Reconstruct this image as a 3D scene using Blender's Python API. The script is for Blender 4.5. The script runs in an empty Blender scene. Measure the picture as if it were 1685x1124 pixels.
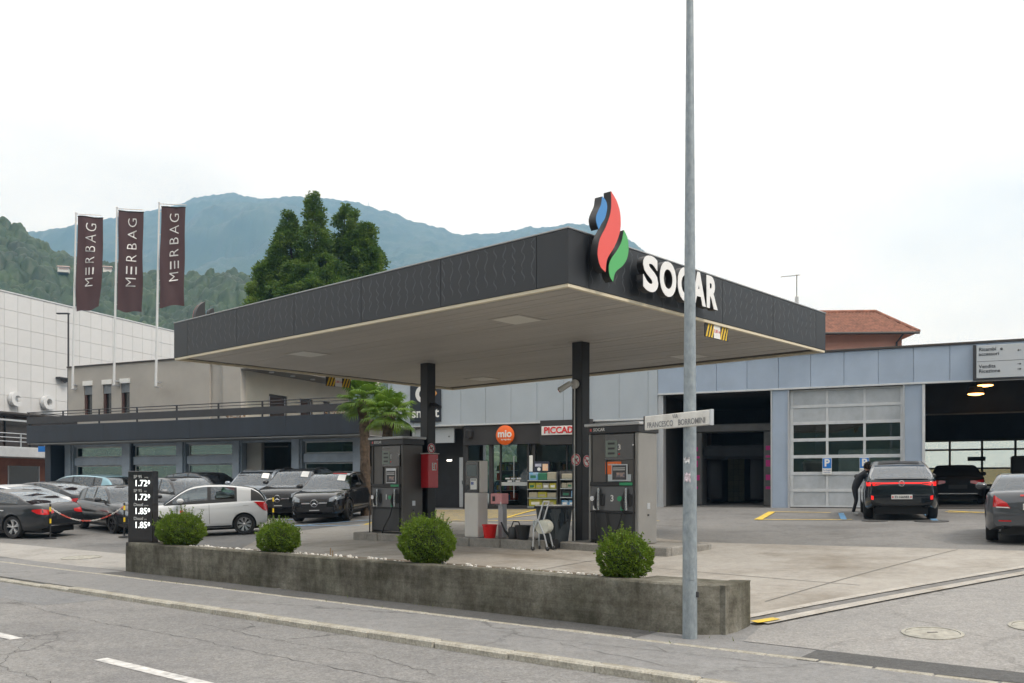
import bpy, bmesh, math, random
import numpy as np
from mathutils import Vector, Matrix
from mathutils.bvhtree import BVHTree

random.seed(7)
RNG = np.random.default_rng(11)
R = math.radians
scene = bpy.context.scene
COL = scene.collection

# ------------------------------------------------------------ camera, sky, sun, exposure
cam_data = bpy.data.cameras.new('camera')
cam_data.sensor_width = 36.0
cam_data.lens = 36.0 * 1506.0 / 1685.0
cam_data.shift_y = 238.0 / 1685.0
cam_data.clip_start = 0.1
cam_data.clip_end = 20000.0
cam = bpy.data.objects.new('camera', cam_data)
COL.objects.link(cam)
cam.location = (0, 0, 0)
cam.rotation_euler = (R(90), 0, 0)
scene.camera = cam

SUN_AZ = math.atan2(0.78, -0.62)      # compass style: x east, y north
SUN_EL = R(50)
world = bpy.data.worlds.new('World')
scene.world = world
world.use_nodes = True
wn = world.node_tree.nodes
wl = world.node_tree.links
wn.clear()
wout = wn.new('ShaderNodeOutputWorld')
wbg = wn.new('ShaderNodeBackground')
wbg.inputs['Strength'].default_value = 0.1
sky = wn.new('ShaderNodeTexSky')
sky.sky_type = 'NISHITA'
sky.sun_disc = False
sky.sun_elevation = SUN_EL
sky.sun_rotation = SUN_AZ
sky.dust_density = 3.0
wco = wn.new('ShaderNodeTexCoord')
wmap = wn.new('ShaderNodeMapping')
wmap.inputs['Scale'].default_value = (1.0, 1.0, 2.6)
wl.new(wco.outputs['Generated'], wmap.inputs['Vector'])
wnoise = wn.new('ShaderNodeTexNoise')
wnoise.inputs['Scale'].default_value = 2.2
wnoise.inputs['Detail'].default_value = 5.0
wnoise.inputs['Roughness'].default_value = 0.5
wl.new(wmap.outputs['Vector'], wnoise.inputs['Vector'])
wramp = wn.new('ShaderNodeValToRGB')
wramp.color_ramp.elements[0].position = 0.26
wramp.color_ramp.elements[0].color = (7.7, 7.5, 7.2, 1)
wramp.color_ramp.elements[1].position = 0.56
wramp.color_ramp.elements[1].color = (10.9, 10.45, 9.85, 1)
wl.new(wnoise.outputs['Fac'], wramp.inputs['Fac'])
wmix = wn.new('ShaderNodeMixRGB')
wmix.inputs['Fac'].default_value = 0.93          # thick even cloud cover over the clear sky
wl.new(sky.outputs['Color'], wmix.inputs['Color1'])
wl.new(wramp.outputs['Color'], wmix.inputs['Color2'])
wl.new(wmix.outputs['Color'], wbg.inputs['Color'])
wl.new(wbg.outputs['Background'], wout.inputs['Surface'])

sun_data = bpy.data.lights.new('sun', 'SUN')
sun_data.energy = 1.5
sun_data.angle = R(14)
sun_data.color = (1.0, 0.96, 0.91)
sun = bpy.data.objects.new('sun', sun_data)
COL.objects.link(sun)
sd = Vector((math.sin(SUN_AZ) * math.cos(SUN_EL), math.cos(SUN_AZ) * math.cos(SUN_EL), math.sin(SUN_EL)))
sun.rotation_euler = sd.to_track_quat('Z', 'Y').to_euler()

vs = scene.view_settings
vs.view_transform = 'Standard'
vs.look = 'None'
vs.gamma = 1.0
vs.use_curve_mapping = False
vs.exposure = 1.0

# ------------------------------------------------------------ helpers: objects
def setp(o, label=None, cat=None, group=None, kind=None):
    if label: o['label'] = label
    if cat: o['category'] = cat
    if group: o['group'] = group
    if kind: o['kind'] = kind
    return o

def thing(name, label, cat, loc=(0, 0, 0), rotz=0.0, group=None, kind=None):
    o = bpy.data.objects.new(name, None)
    o.empty_display_size = 0.2
    COL.objects.link(o)
    o.location = loc
    o.rotation_euler = (0, 0, rotz)
    return setp(o, label, cat, group, kind)

def mobj(name, me, mat=None, parent=None, loc=None, rot=None, scale=None):
    o = bpy.data.objects.new(name, me)
    COL.objects.link(o)
    if mat is not None and len(me.materials) == 0:
        me.materials.append(mat)
    if parent is not None: o.parent = parent
    if loc is not None: o.location = loc
    if rot is not None: o.rotation_euler = rot
    if scale is not None: o.scale = scale
    return o

def copy_tree(o, parent=None):
    c = o.copy()
    COL.objects.link(c)
    c.parent = parent
    for ch in list(o.children):
        copy_tree(ch, c)
    return c

def np_mesh(name, V, F, smooth=False):
    V = np.asarray(V, np.float32); F = np.asarray(F, np.int32)
    me = bpy.data.meshes.new(name)
    n, k = F.shape
    me.vertices.add(len(V)); me.vertices.foreach_set('co', V.ravel())
    me.loops.add(n * k); me.loops.foreach_set('vertex_index', F.ravel())
    me.polygons.add(n); me.polygons.foreach_set('loop_start', np.arange(0, n * k, k, dtype=np.int32))
    me.update(calc_edges=True)
    if smooth: me.shade_smooth()
    return me

class MB:
    def __init__(s, M=None):
        s.v = []; s.f = []; s.M = M
    def add(s, vs_, fs_):
        b = len(s.v)
        if s.M is not None: vs_ = [tuple(s.M @ Vector(p)) for p in vs_]
        s.v += [tuple(p) for p in vs_]
        s.f += [tuple(b + i for i in f) for f in fs_]
        return s
    def box(s, x0, x1, y0, y1, z0, z1, b=0.0):
        if x1 < x0: x0, x1 = x1, x0
        if y1 < y0: y0, y1 = y1, y0
        if z1 < z0: z0, z1 = z1, z0
        if b <= 0:
            vs_ = [(x0, y0, z0), (x1, y0, z0), (x1, y1, z0), (x0, y1, z0), (x0, y0, z1), (x1, y0, z1), (x1, y1, z1), (x0, y1, z1)]
            return s.add(vs_, [(3, 2, 1, 0), (4, 5, 6, 7), (0, 1, 5, 4), (1, 2, 6, 5), (2, 3, 7, 6), (3, 0, 4, 7)])
        b = min(b, (x1 - x0) * .45, (y1 - y0) * .45, (z1 - z0) * .45)
        X = (x0, x1); Y = (y0, y1); Z = (z0, z1); vs_ = []; idx = {}
        for i in (0, 1):
            for j in (0, 1):
                for k in (0, 1):
                    sx = b if i == 0 else -b; sy = b if j == 0 else -b; sz = b if k == 0 else -b
                    for ax, p in enumerate(((X[i], Y[j] + sy, Z[k] + sz), (X[i] + sx, Y[j], Z[k] + sz), (X[i] + sx, Y[j] + sy, Z[k]))):
                        idx[(i, j, k, ax)] = len(vs_); vs_.append(p)
        fs_ = []
        for ax in range(3):
            for side in (0, 1):
                q = []
                for (p1, p2) in ((0, 0), (1, 0), (1, 1), (0, 1)):
                    key = [0, 0, 0]; o = [a for a in range(3) if a != ax]
                    key[ax] = side; key[o[0]] = p1; key[o[1]] = p2
                    q.append(idx[(key[0], key[1], key[2], ax)])
                flip = (side == 0) != (ax == 1)
                fs_.append(tuple(q[::-1] if flip else q))
        for ax in range(3):          # edges running along ax
            o = [a for a in range(3) if a != ax]
            for p1 in (0, 1):
                for p2 in (0, 1):
                    def K(e, fax):
                        key = [0, 0, 0]; key[ax] = e; key[o[0]] = p1; key[o[1]] = p2
                        return idx[(key[0], key[1], key[2], fax)]
                    fs_.append((K(0, o[0]), K(1, o[0]), K(1, o[1]), K(0, o[1])))
        for i in (0, 1):
            for j in (0, 1):
                for k in (0, 1):
                    fs_.append((idx[(i, j, k, 0)], idx[(i, j, k, 1)], idx[(i, j, k, 2)]))
        return s.add(vs_, fs_)
    def tube(s, pts, r, n=8, caps=True, closed=False):
        pts = [Vector(p) for p in pts]; m = len(pts)
        rs = r if isinstance(r, (list, tuple)) else [r] * m
        vs_ = []; up = None
        for i, p in enumerate(pts):
            if closed: t = pts[(i + 1) % m] - pts[i - 1]
            else: t = pts[min(i + 1, m - 1)] - pts[max(i - 1, 0)]
            if t.length < 1e-9: t = Vector((0, 0, 1))
            t.normalize()
            if up is None: up = Vector((0, 0, 1)) if abs(t.z) < .9 else Vector((1, 0, 0))
            a = t.cross(up)
            if a.length < 1e-6: a = t.orthogonal()
            a.normalize(); bb = a.cross(t).normalized(); up = bb
            for k in range(n):
                q = 2 * math.pi * k / n
                vs_.append(p + (a * math.cos(q) + bb * math.sin(q)) * rs[i])
        fs_ = []
        for i in range(m if closed else m - 1):
            j = (i + 1) % m
            for k in range(n):
                fs_.append((i * n + k, i * n + (k + 1) % n, j * n + (k + 1) % n, j * n + k))
        if caps and not closed:
            fs_.append(tuple(range(n - 1, -1, -1))); fs_.append(tuple((m - 1) * n + k for k in range(n)))
        return s.add(vs_, fs_)
    def prism(s, poly, h0, h1, plane='xy'):
        """2D outline extruded from h0 to h1 along the third axis"""
        n = len(poly)
        def P(a, b, h):
            return (a, b, h) if plane == 'xy' else ((a, h, b) if plane == 'xz' else (h, a, b))
        vs_ = [P(a, b, h0) for a, b in poly] + [P(a, b, h1) for a, b in poly]
        fs_ = [tuple(range(n - 1, -1, -1)), tuple(range(n, 2 * n))]
        for i in range(n):
            j = (i + 1) % n
            fs_.append((i, j, n + j, n + i))
        return s.add(vs_, fs_)
    def lathe(s, prof, n=24, c=(0, 0, 0), axis='z', cap=True):
        vs_ = []
        for r_, h in prof:
            for k in range(n):
                q = 2 * math.pi * k / n
                a, b = r_ * math.cos(q), r_ * math.sin(q)
                vs_.append((c[0] + a, c[1] + b, c[2] + h) if axis == 'z' else ((c[0] + a, c[1] + h, c[2] + b) if axis == 'y' else (c[0] + h, c[1] + a, c[2] + b)))
        fs_ = []
        for i in range(len(prof) - 1):
            for k in range(n):
                fs_.append((i * n + k, i * n + (k + 1) % n, (i + 1) * n + (k + 1) % n, (i + 1) * n + k))
        if cap:
            fs_.append(tuple(range(n - 1, -1, -1))); fs_.append(tuple((len(prof) - 1) * n + k for k in range(n)))
        return s.add(vs_, fs_)
    def quad(s, a, b, c, d):
        return s.add([a, b, c, d], [(0, 1, 2, 3)])
    def mesh(s, name, smooth=False, angle=None):
        me = bpy.data.meshes.new(name)
        me.from_pydata(s.v, [], s.f)
        bm = bmesh.new(); bm.from_mesh(me)
        bmesh.ops.recalc_face_normals(bm, faces=bm.faces)
        bm.to_mesh(me); bm.free()
        if smooth:
            me.shade_smooth()
            me.set_sharp_from_angle(angle=R(angle if angle else 38))
        return me
    def build(s, name, mat=None, parent=None, smooth=False, loc=None, rot=None, angle=None):
        return mobj(name, s.mesh(name, smooth, angle), mat, parent, loc, rot)

def text_mesh(body, size=1.0, extrude=0.0, offset=0.0, align='CENTER', space=1.0, res=3):
    cu = bpy.data.curves.new('lettering', 'FONT')
    cu.body = body; cu.size = size; cu.extrude = extrude; cu.offset = offset
    cu.align_x = align; cu.align_y = 'CENTER'; cu.space_character = space
    cu.resolution_u = res
    o = bpy.data.objects.new('lettering', cu)
    me = bpy.data.meshes.new_from_object(o)
    bpy.data.objects.remove(o); bpy.data.curves.remove(cu)
    return me

FRONT = Matrix(((1, 0, 0, 0), (0, 0, -1, 0), (0, 1, 0, 0), (0, 0, 0, 1)))   # text plane -> xz plane facing -y
def lettering(body, size, mat, parent, loc, extrude=0.004, offset=0.0, align='CENTER', M=FRONT, space=1.0, name='lettering', wide=1.0):
    me = text_mesh(body, size, extrude, offset, align, space)
    me.transform(M @ Matrix.Diagonal((wide, 1, 1, 1)))
    return mobj(name, me, mat, parent, loc)

# ------------------------------------------------------------ helpers: materials
MATS = {}
def mat(name, col, rough=.6, metal=0.0, var=0.0, scale=3.0, var2=None, bump=0.0, bscale=40.0, coat=0.0, spec=.5,
        detail=5.0, coords='Object', stretch=None, emit=None, estr=0.0, sss=0.0, alpha=1.0, trans=0.0, objvar=0.0):
    if name in MATS: return MATS[name]
    m = bpy.data.materials.new(name); m.use_nodes = True
    nt = m.node_tree; N = nt.nodes; L = nt.links
    b = N['Principled BSDF']
    c4 = (col[0], col[1], col[2], 1)
    b.inputs['Base Color'].default_value = c4
    b.inputs['Roughness'].default_value = rough
    b.inputs['Metallic'].default_value = metal
    b.inputs['Specular IOR Level'].default_value = spec
    if coat: b.inputs['Coat Weight'].default_value = coat; b.inputs['Coat Roughness'].default_value = .03
    if trans: b.inputs['Transmission Weight'].default_value = trans
    if emit is not None:
        b.inputs['Emission Color'].default_value = (emit[0], emit[1], emit[2], 1)
        b.inputs['Emission Strength'].default_value = estr
    if var > 0 or bump > 0:
        tc = N.new('ShaderNodeTexCoord'); vec = tc.outputs[coords]
        if coords == 'World':
            pass
        if stretch:
            mp = N.new('ShaderNodeMapping'); mp.inputs['Scale'].default_value = stretch
            L.new(vec, mp.inputs['Vector']); vec = mp.outputs['Vector']
    if var > 0:
        nz = N.new('ShaderNodeTexNoise'); nz.inputs['Scale'].default_value = scale
        nz.inputs['Detail'].default_value = detail; nz.inputs['Roughness'].default_value = .62
        L.new(vec, nz.inputs['Vector'])
        rp = N.new('ShaderNodeValToRGB')
        lo = var2 if var2 else tuple(c * (1 - var) for c in col)
        hi = tuple(min(1, c * (1 + var)) for c in col)
        rp.color_ramp.elements[0].position = .32; rp.color_ramp.elements[0].color = (*lo, 1)
        rp.color_ramp.elements[1].position = .68; rp.color_ramp.elements[1].color = (*hi, 1)
        L.new(nz.outputs['Fac'], rp.inputs['Fac'])
        out = rp.outputs['Color']
        if objvar > 0:
            oi = N.new('ShaderNodeObjectInfo')
            hs = N.new('ShaderNodeHueSaturation')
            mr = N.new('ShaderNodeMapRange'); mr.inputs['To Min'].default_value = 1 - objvar; mr.inputs['To Max'].default_value = 1 + objvar
            L.new(oi.outputs['Random'], mr.inputs['Value']); L.new(mr.outputs['Result'], hs.inputs['Value'])
            L.new(out, hs.inputs['Color']); out = hs.outputs['Color']
        L.new(out, b.inputs['Base Color'])
    if bump > 0:
        nb = N.new('ShaderNodeTexNoise'); nb.inputs['Scale'].default_value = bscale; nb.inputs['Detail'].default_value = 4
        L.new(vec, nb.inputs['Vector'])
        bp = N.new('ShaderNodeBump'); bp.inputs['Strength'].default_value = bump; bp.inputs['Distance'].default_value = .02
        L.new(nb.outputs['Fac'], bp.inputs['Height']); L.new(bp.outputs['Normal'], b.inputs['Normal'])
    MATS[name] = m
    return m

def window_glass(name, tint=(.75, .85, .82), refl=1.0):
    """thin architectural pane: sees through, mirrors more at a glance"""
    if name in MATS: return MATS[name]
    m = bpy.data.materials.new(name); m.use_nodes = True
    nt = m.node_tree; N = nt.nodes; L = nt.links
    N.remove(N['Principled BSDF']); out = N['Material Output']
    tr = N.new('ShaderNodeBsdfTransparent'); tr.inputs['Color'].default_value = (*tint, 1)
    gl = N.new('ShaderNodeBsdfGlossy'); gl.inputs['Roughness'].default_value = .02; gl.inputs['Color'].default_value = (.9, .95, 1, 1)
    fr = N.new('ShaderNodeFresnel'); fr.inputs['IOR'].default_value = 1.55
    mu = N.new('ShaderNodeMath'); mu.operation = 'MULTIPLY_ADD'; mu.inputs[1].default_value = 1.3 * refl; mu.inputs[2].default_value = .04 * refl
    mu.use_clamp = True
    mx = N.new('ShaderNodeMixShader')
    L.new(fr.outputs[0], mu.inputs[0]); L.new(mu.outputs[0], mx.inputs['Fac'])
    L.new(tr.outputs[0], mx.inputs[1]); L.new(gl.outputs[0], mx.inputs[2]); L.new(mx.outputs[0], out.inputs['Surface'])
    MATS[name] = m
    return m

def leaf_mat(name, c1, c2, c3, scale=1.2, transl=.35):
    if name in MATS: return MATS[name]
    m = bpy.data.materials.new(name); m.use_nodes = True
    nt = m.node_tree; N = nt.nodes; L = nt.links
    b = N['Principled BSDF']; out = N['Material Output']
    b.inputs['Roughness'].default_value = .55
    tc = N.new('ShaderNodeTexCoord')
    n1 = N.new('ShaderNodeTexNoise'); n1.inputs['Scale'].default_value = scale; n1.inputs['Detail'].default_value = 6; n1.inputs['Roughness'].default_value = .75
    L.new(tc.outputs['Object'], n1.inputs['Vector'])
    rp = N.new('ShaderNodeValToRGB'); e = rp.color_ramp.elements
    e[0].position = .33; e[0].color = (*c1, 1); e[1].position = .66; e[1].color = (*c3, 1)
    k = e.new(.5); k.color = (*c2, 1)
    L.new(n1.outputs['Fac'], rp.inputs['Fac']); L.new(rp.outputs['Color'], b.inputs['Base Color'])
    tl = N.new('ShaderNodeBsdfTranslucent'); L.new(rp.outputs['Color'], tl.inputs['Color'])
    mx = N.new('ShaderNodeMixShader'); mx.inputs['Fac'].default_value = transl
    L.new(b.outputs[0], mx.inputs[1]); L.new(tl.outputs[0], mx.inputs[2]); L.new(mx.outputs[0], out.inputs['Surface'])
    MATS[name] = m
    return m

# ------------------------------------------------------------ the lie of the land
def frame_xy(o, ang):
    c, s = math.cos(ang), math.sin(ang)
    return (lambda a, b: (o[0] + c * a - s * b, o[1] + s * a + c * b))
ROAD_O = (2.0, 9.79); ROAD_A = math.atan2(-.628, .778)
RD = frame_xy(ROAD_O, ROAD_A)              # x along the street to the right, y away from the street
CAN_O = (-.5, 20.9); CAN_A = math.atan2(.740, .672)
CN = frame_xy(CAN_O, CAN_A)                # canopy axes: x away to the right, y away to the left
FAC_O = (11.27, 31.0); FAC_A = math.atan2(-.421, .907)
FC = frame_xy(FAC_O, FAC_A)                # building front: x to the right, y into the building

_A = []
for a in (-60, -40, -25, -18, -12, -8, -4, 0, 3, 6, 10, 20):
    p = RD(a, 0); _A.append((p[0], p[1], -1.62))
_A += [(1.9, 17.2, -1.27), (-2.5, 21.5, -1.29), (-2.4, 14.5, -1.40), (10, 18, -1.06), (10.5, 25, -.92), (11.3, 31, -.75), (5.5, 33.5, -.77),
       (1.1, 35.7, -.88), (-4, 38, -.95), (-5.6, 31, -1.17), (-9, 27, -1.47), (-14, 27, -1.56), (-7.6, 19.5, -1.58), (-22, 36, -1.25), (-25, 45, -1.1),
       (-15, 39, -1.05), (7.4, 13.2, -1.27), (13, 14, -1.1), (22, 14, -.9), (25, 30, -.6), (20, 45, -.6), (0, 55, -.9), (-25, 60, -1.3), (-45, 60, -1.5),
       (40, 40, -.6), (40, 10, -1.0)]
_A = np.array(_A)
def _fit(A):
    n = len(A); P = A[:, :2]; d = np.linalg.norm(P[:, None] - P[None], axis=2)
    K = d * d * np.log(d + 1e-9) + .2 * np.eye(n)
    Q = np.c_[np.ones(n), P]; M = np.block([[K, Q], [Q.T, np.zeros((3, 3))]])
    return P, np.linalg.solve(M, np.r_[A[:, 2], 0, 0, 0])
_P, _W = _fit(_A)
def gza(x, y):
    x = np.asarray(x, float); y = np.asarray(y, float)
    d = np.hypot(x[..., None] - _P[:, 0], y[..., None] - _P[:, 1])
    z = (d * d * np.log(d + 1e-9)) @ _W[:-3] + _W[-3] + _W[-2] * x + _W[-1] * y
    q = np.clip((np.hypot(x, y - 25) - 45) / 30, 0, 1); q = q * q * (3 - 2 * q)
    return z * (1 - q) + (-1.5) * q
def gz(x, y): return float(gza(np.array([x]), np.array([y]))[0])

def sheet(name, poly, off, material, parent=None, step=.5, kind='structure'):
    """a thin sheet lying on the ground inside an outline (world xy)"""
    bm = bmesh.new()
    vs_ = [bm.verts.new((p[0], p[1], 0)) for p in poly]
    bm.faces.new(vs_)
    xs = [p[0] for p in poly]; ys = [p[1] for p in poly]
    for ax, lo, hi in ((0, min(xs), max(xs)), (1, min(ys), max(ys))):
        q = math.ceil(lo / step) * step
        while q < hi:
            co = (q, 0, 0) if ax == 0 else (0, q, 0); no = (1, 0, 0) if ax == 0 else (0, 1, 0)
            bmesh.ops.bisect_plane(bm, geom=bm.verts[:] + bm.edges[:] + bm.faces[:], plane_co=co, plane_no=no, dist=1e-5)
            q += step
    bmesh.ops.triangulate(bm, faces=[f for f in bm.faces if len(f.verts) > 4])
    co = np.array([v.co[:] for v in bm.verts]); z = gza(co[:, 0], co[:, 1]) + off
    for v, zz in zip(bm.verts, z): v.co.z = zz
    bmesh.ops.recalc_face_normals(bm, faces=bm.faces)
    if sum(f.normal.z for f in bm.faces) < 0: bmesh.ops.reverse_faces(bm, faces=bm.faces)
    me = bpy.data.meshes.new(name); bm.to_mesh(me); bm.free()
    me.shade_smooth()
    o = mobj(name, me, material, parent)
    if parent is None: o['kind'] = kind
    return o
# ------------------------------------------------------------ ground materials
def ground_mat(name, col, col2, big=.25, fine=90.0, speck=.22, crack=0.0, stain=None, bump=.25, rough=.85, cscale=.55, stretch=None):
    if name in MATS: return MATS[name]
    m = bpy.data.materials.new(name); m.use_nodes = True
    nt = m.node_tree; N = nt.nodes; L = nt.links; b = N['Principled BSDF']
    b.inputs['Roughness'].default_value = rough; b.inputs['Specular IOR Level'].default_value = .35
    tc = N.new('ShaderNodeTexCoord'); vec = tc.outputs['Object']
    if stretch:
        mp = N.new('ShaderNodeMapping'); mp.inputs['Scale'].default_value = stretch[0]; mp.inputs['Rotation'].default_value = (0, 0, stretch[1])
        L.new(vec, mp.inputs['Vector']); vecb = mp.outputs['Vector']
    else: vecb = vec
    def noise(sc, det=5, ro=.6, v=None):
        n = N.new('ShaderNodeTexNoise'); n.inputs['Scale'].default_value = sc; n.inputs['Detail'].default_value = det; n.inputs['Roughness'].default_value = ro
        L.new(v if v else vec, n.inputs['Vector']); return n.outputs['Fac']
    def ramp(f, p0, c0, p1, c1):
        r = N.new('ShaderNodeValToRGB'); e = r.color_ramp.elements
        e[0].position = p0; e[0].color = (*c0, 1); e[1].position = p1; e[1].color = (*c1, 1); L.new(f, r.inputs['Fac']); return r.outputs['Color']
    def mul(a, bb, fac=1.0):
        x = N.new('ShaderNodeMixRGB'); x.blend_type = 'MULTIPLY'; x.inputs['Fac'].default_value = fac
        L.new(a, x.inputs['Color1']); L.new(bb, x.inputs['Color2']); return x.outputs['Color']
    c = ramp(noise(big, 6, .65, vecb), .33, col2, .66, col)
    g = 1 - speck
    fn = noise(fine, 3, .7)
    c = mul(c, ramp(fn, .35, (g, g, g), .65, (1 + speck * .6,) * 3))
    c = mul(c, ramp(noise(7.0, 4, .7), .3, (.86, .86, .86), .6, (1.04, 1.04, 1.03)))
    c = mul(c, ramp(noise(24.0, 3, .8), .34, (1 - speck * .7,) * 3, .64, (1 + speck * .5,) * 3))
    h = fn
    if crack > 0:
        w = N.new('ShaderNodeVectorMath'); w.operation = 'MULTIPLY_ADD'
        nn = N.new('ShaderNodeTexNoise'); nn.inputs['Scale'].default_value = 1.6; nn.inputs['Detail'].default_value = 6; nn.inputs['Roughness'].default_value = .7
        L.new(vec, nn.inputs['Vector']); L.new(nn.outputs['Color'], w.inputs[0]); w.inputs[1].default_value = (.9, .9, .9); L.new(vec, w.inputs[2])
        vo = N.new('ShaderNodeTexVoronoi'); vo.feature = 'DISTANCE_TO_EDGE'; vo.inputs['Scale'].default_value = cscale
        L.new(w.outputs[0], vo.inputs['Vector'])
        cm = ramp(vo.outputs['Distance'], .0, (0, 0, 0), .013, (1, 1, 1))
        mask = ramp(noise(.33, 2, .5), .46, (1, 1, 1), .56, (0, 0, 0))
        mx = N.new('ShaderNodeMixRGB'); mx.blend_type = 'LIGHTEN'; mx.inputs['Fac'].default_value = 1
        L.new(cm, mx.inputs['Color1']); L.new(mask, mx.inputs['Color2'])
        dk = 1 - crack
        sc = N.new('ShaderNodeMixRGB'); sc.inputs['Color1'].default_value = (dk, dk, dk, 1); sc.inputs['Color2'].default_value = (1, 1, 1, 1)
        L.new(mx.outputs['Color'], sc.inputs['Fac'])
        c = mul(c, sc.outputs['Color'])
    if stain:
        c = mul(c, ramp(noise(stain[0], 5, .7), stain[1], stain[2], stain[3], (1, 1, 1)))
        c = mul(c, ramp(noise(stain[0] * 4.3, 4, .7), .28, tuple(.5 + .5 * q for q in stain[2]), .42, (1, 1, 1)))
    L.new(c, b.inputs['Base Color'])
    bp = N.new('ShaderNodeBump'); bp.inputs['Strength'].default_value = bump; bp.inputs['Distance'].default_value = .01
    L.new(h, bp.inputs['Height']); L.new(bp.outputs['Normal'], b.inputs['Normal'])
    MATS[name] = m
    return m

ASPH = ground_mat('asphalt_lot', (.222, .217, .211), (.165, .162, .159), .22, 70, .2, .35, (.5, .30, (.7, .69, .68), .48))
ROADM = ground_mat('asphalt_street', (.252, .246, .240), (.200, .197, .195), .30, 55, .30, .6, (.35, .32, (.82, .82, .84), .5), cscale=.42, stretch=((.35, 1.6, 1), -ROAD_A))
WALKM = ground_mat('asphalt_pavement', (.236, .234, .234), (.205, .204, .205), .4, 85, .22, .45, (.6, .28, (.85, .84, .82), .45), cscale=.33)
DARKA = ground_mat('asphalt_patch', (.105, .104, .104), (.085, .085, .086), .7, 75, .3, .0)
SIDEM = ground_mat('asphalt_side_street', (.30, .29, .28), (.25, .245, .24), .35, 45, .24, .25, cscale=.3)
CONC = ground_mat('concrete_slab', (.385, .362, .330), (.305, .284, .255), .42, 60, .08, .0, (.33, .30, (.62, .58, .53), .52), bump=.08, rough=.8)
APRON = ground_mat('concrete_apron', (.36, .345, .325), (.31, .30, .283), .5, 60, .12, .25, (.5, .3, (.8, .78, .75), .5), bump=.1)
STONE = ground_mat('kerb_granite', (.42, .40, .35), (.30, .28, .235), 1.6, 40, .25, .0, (2.0, .32, (.62, .58, .48), .5), bump=.3)
YPAINT = mat('yellow_road_paint', (.68, .46, .03), .75, var=.35, scale=6, var2=(.40, .31, .10), bump=.2, bscale=60)
BPAINT = mat('blue_road_paint', (.10, .30, .55), .75, var=.3, scale=6, var2=(.16, .24, .32), bump=.2, bscale=60)
WPAINT = mat('white_road_paint', (.54, .53, .51), .75, var=.25, scale=9, var2=(.32, .315, .31), bump=.3, bscale=70)

# ------------------------------------------------------------ ground sheet out to the horizon
def axis_steps(lo, hi, step, far):
    a = list(np.arange(lo, hi + 1e-6, step)); g = step; q = hi
    while q < far: g *= 1.35; q += g; a.append(q)
    g = step; q = lo
    while q > -far: g *= 1.35; q -= g; a.insert(0, q)
    return np.array(a)
gx = np.clip(axis_steps(-48, 48, 1.0, 2500), -2600, 2600); gy = np.clip(axis_steps(-14, 72, 1.0, 2500), -2600, 2600)
GX, GY = np.meshgrid(gx, gy)
GZ = gza(GX, GY)
bb = -((GX - ROAD_O[0]) * -math.sin(ROAD_A) + (GY - ROAD_O[1]) * math.cos(ROAD_A))
GZ = np.where((bb > -.85) & (np.hypot(GX, GY) < 150), np.minimum(GZ, -1.68), GZ)
GZ = np.where((bb > .7) & (np.hypot(GX, GY) < 150), -1.95, GZ)
nx, ny = len(gx), len(gy)
ii = np.arange(nx * ny).reshape(ny, nx)
gf = np.stack([ii[:-1, :-1], ii[:-1, 1:], ii[1:, 1:], ii[1:, :-1]], -1).reshape(-1, 4)
o = mobj('ground', np_mesh('ground', np.stack([GX, GY, GZ], -1).reshape(-1, 3), gf, True), ASPH)
o['kind'] = 'structure'

def strip(name, a0, a1, b0, b1, z, material, parent=None, kind='structure', step=1.0):
    n = max(1, int((a1 - a0) / step)); V = []; F = []
    for i in range(n + 1):
        a = a0 + (a1 - a0) * i / n
        for b in (b0, b1):
            p = RD(a, -b); V.append((p[0], p[1], z))
    for i in range(n): F.append((2 * i, 2 * i + 1, 2 * i + 3, 2 * i + 2))
    me = np_mesh(name, V, F)
    if me.polygons[0].normal.z < 0: me.flip_normals()
    o = mobj(name, me, material, parent)
    if parent is None and kind: o['kind'] = kind
    return o

ZW, ZR = -1.612, -1.680
road = strip('road', -70, 70, 1.95, 13.5, ZR, ROADM)
pave = strip('pavement', -70, 70, -.02, 1.87, ZW, WALKM)
far_pave = strip('pavement', -70, 70, 10.6, 14.0, ZW - .01, WALKM)
# a darker asphalt fill between the edging stones and the planter wall
strip('pavement_fill', -12.0, -.5, .0, .50, ZW + .004, DARKA)
# the patched triangle of new asphalt at the corner of the side street
pp = [(2.64, 8.50), (3.23, 9.31), (3.74, 8.84), (4.61, 8.10), (4.23, 7.43), (3.38, 7.99)]
V = [(p[0], p[1], ZW + .0045) for p in pp]
me = bpy.data.meshes.new('pavement_patch'); me.from_pydata(V, [], [tuple(range(len(V)))]); me.update()
if me.polygons[0].normal.z < 0: me.flip_normals()
o = mobj('pavement_patch', me, DARKA); o['kind'] = 'structure'

for a0_, a1_ in ((-70, 70),):
    V = []
    for a in np.arange(a0_, a1_ + 1, 5.0):
        p = RD(a, -1.868); V += [(p[0], p[1], ZW), (p[0], p[1], -1.9)]
    F = [(2 * i, 2 * i + 2, 2 * i + 3, 2 * i + 1) for i in range(len(V) // 2 - 1)]
    mobj('pavement_edge', np_mesh('pavement_edge', V, F), WALKM, pave)
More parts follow.
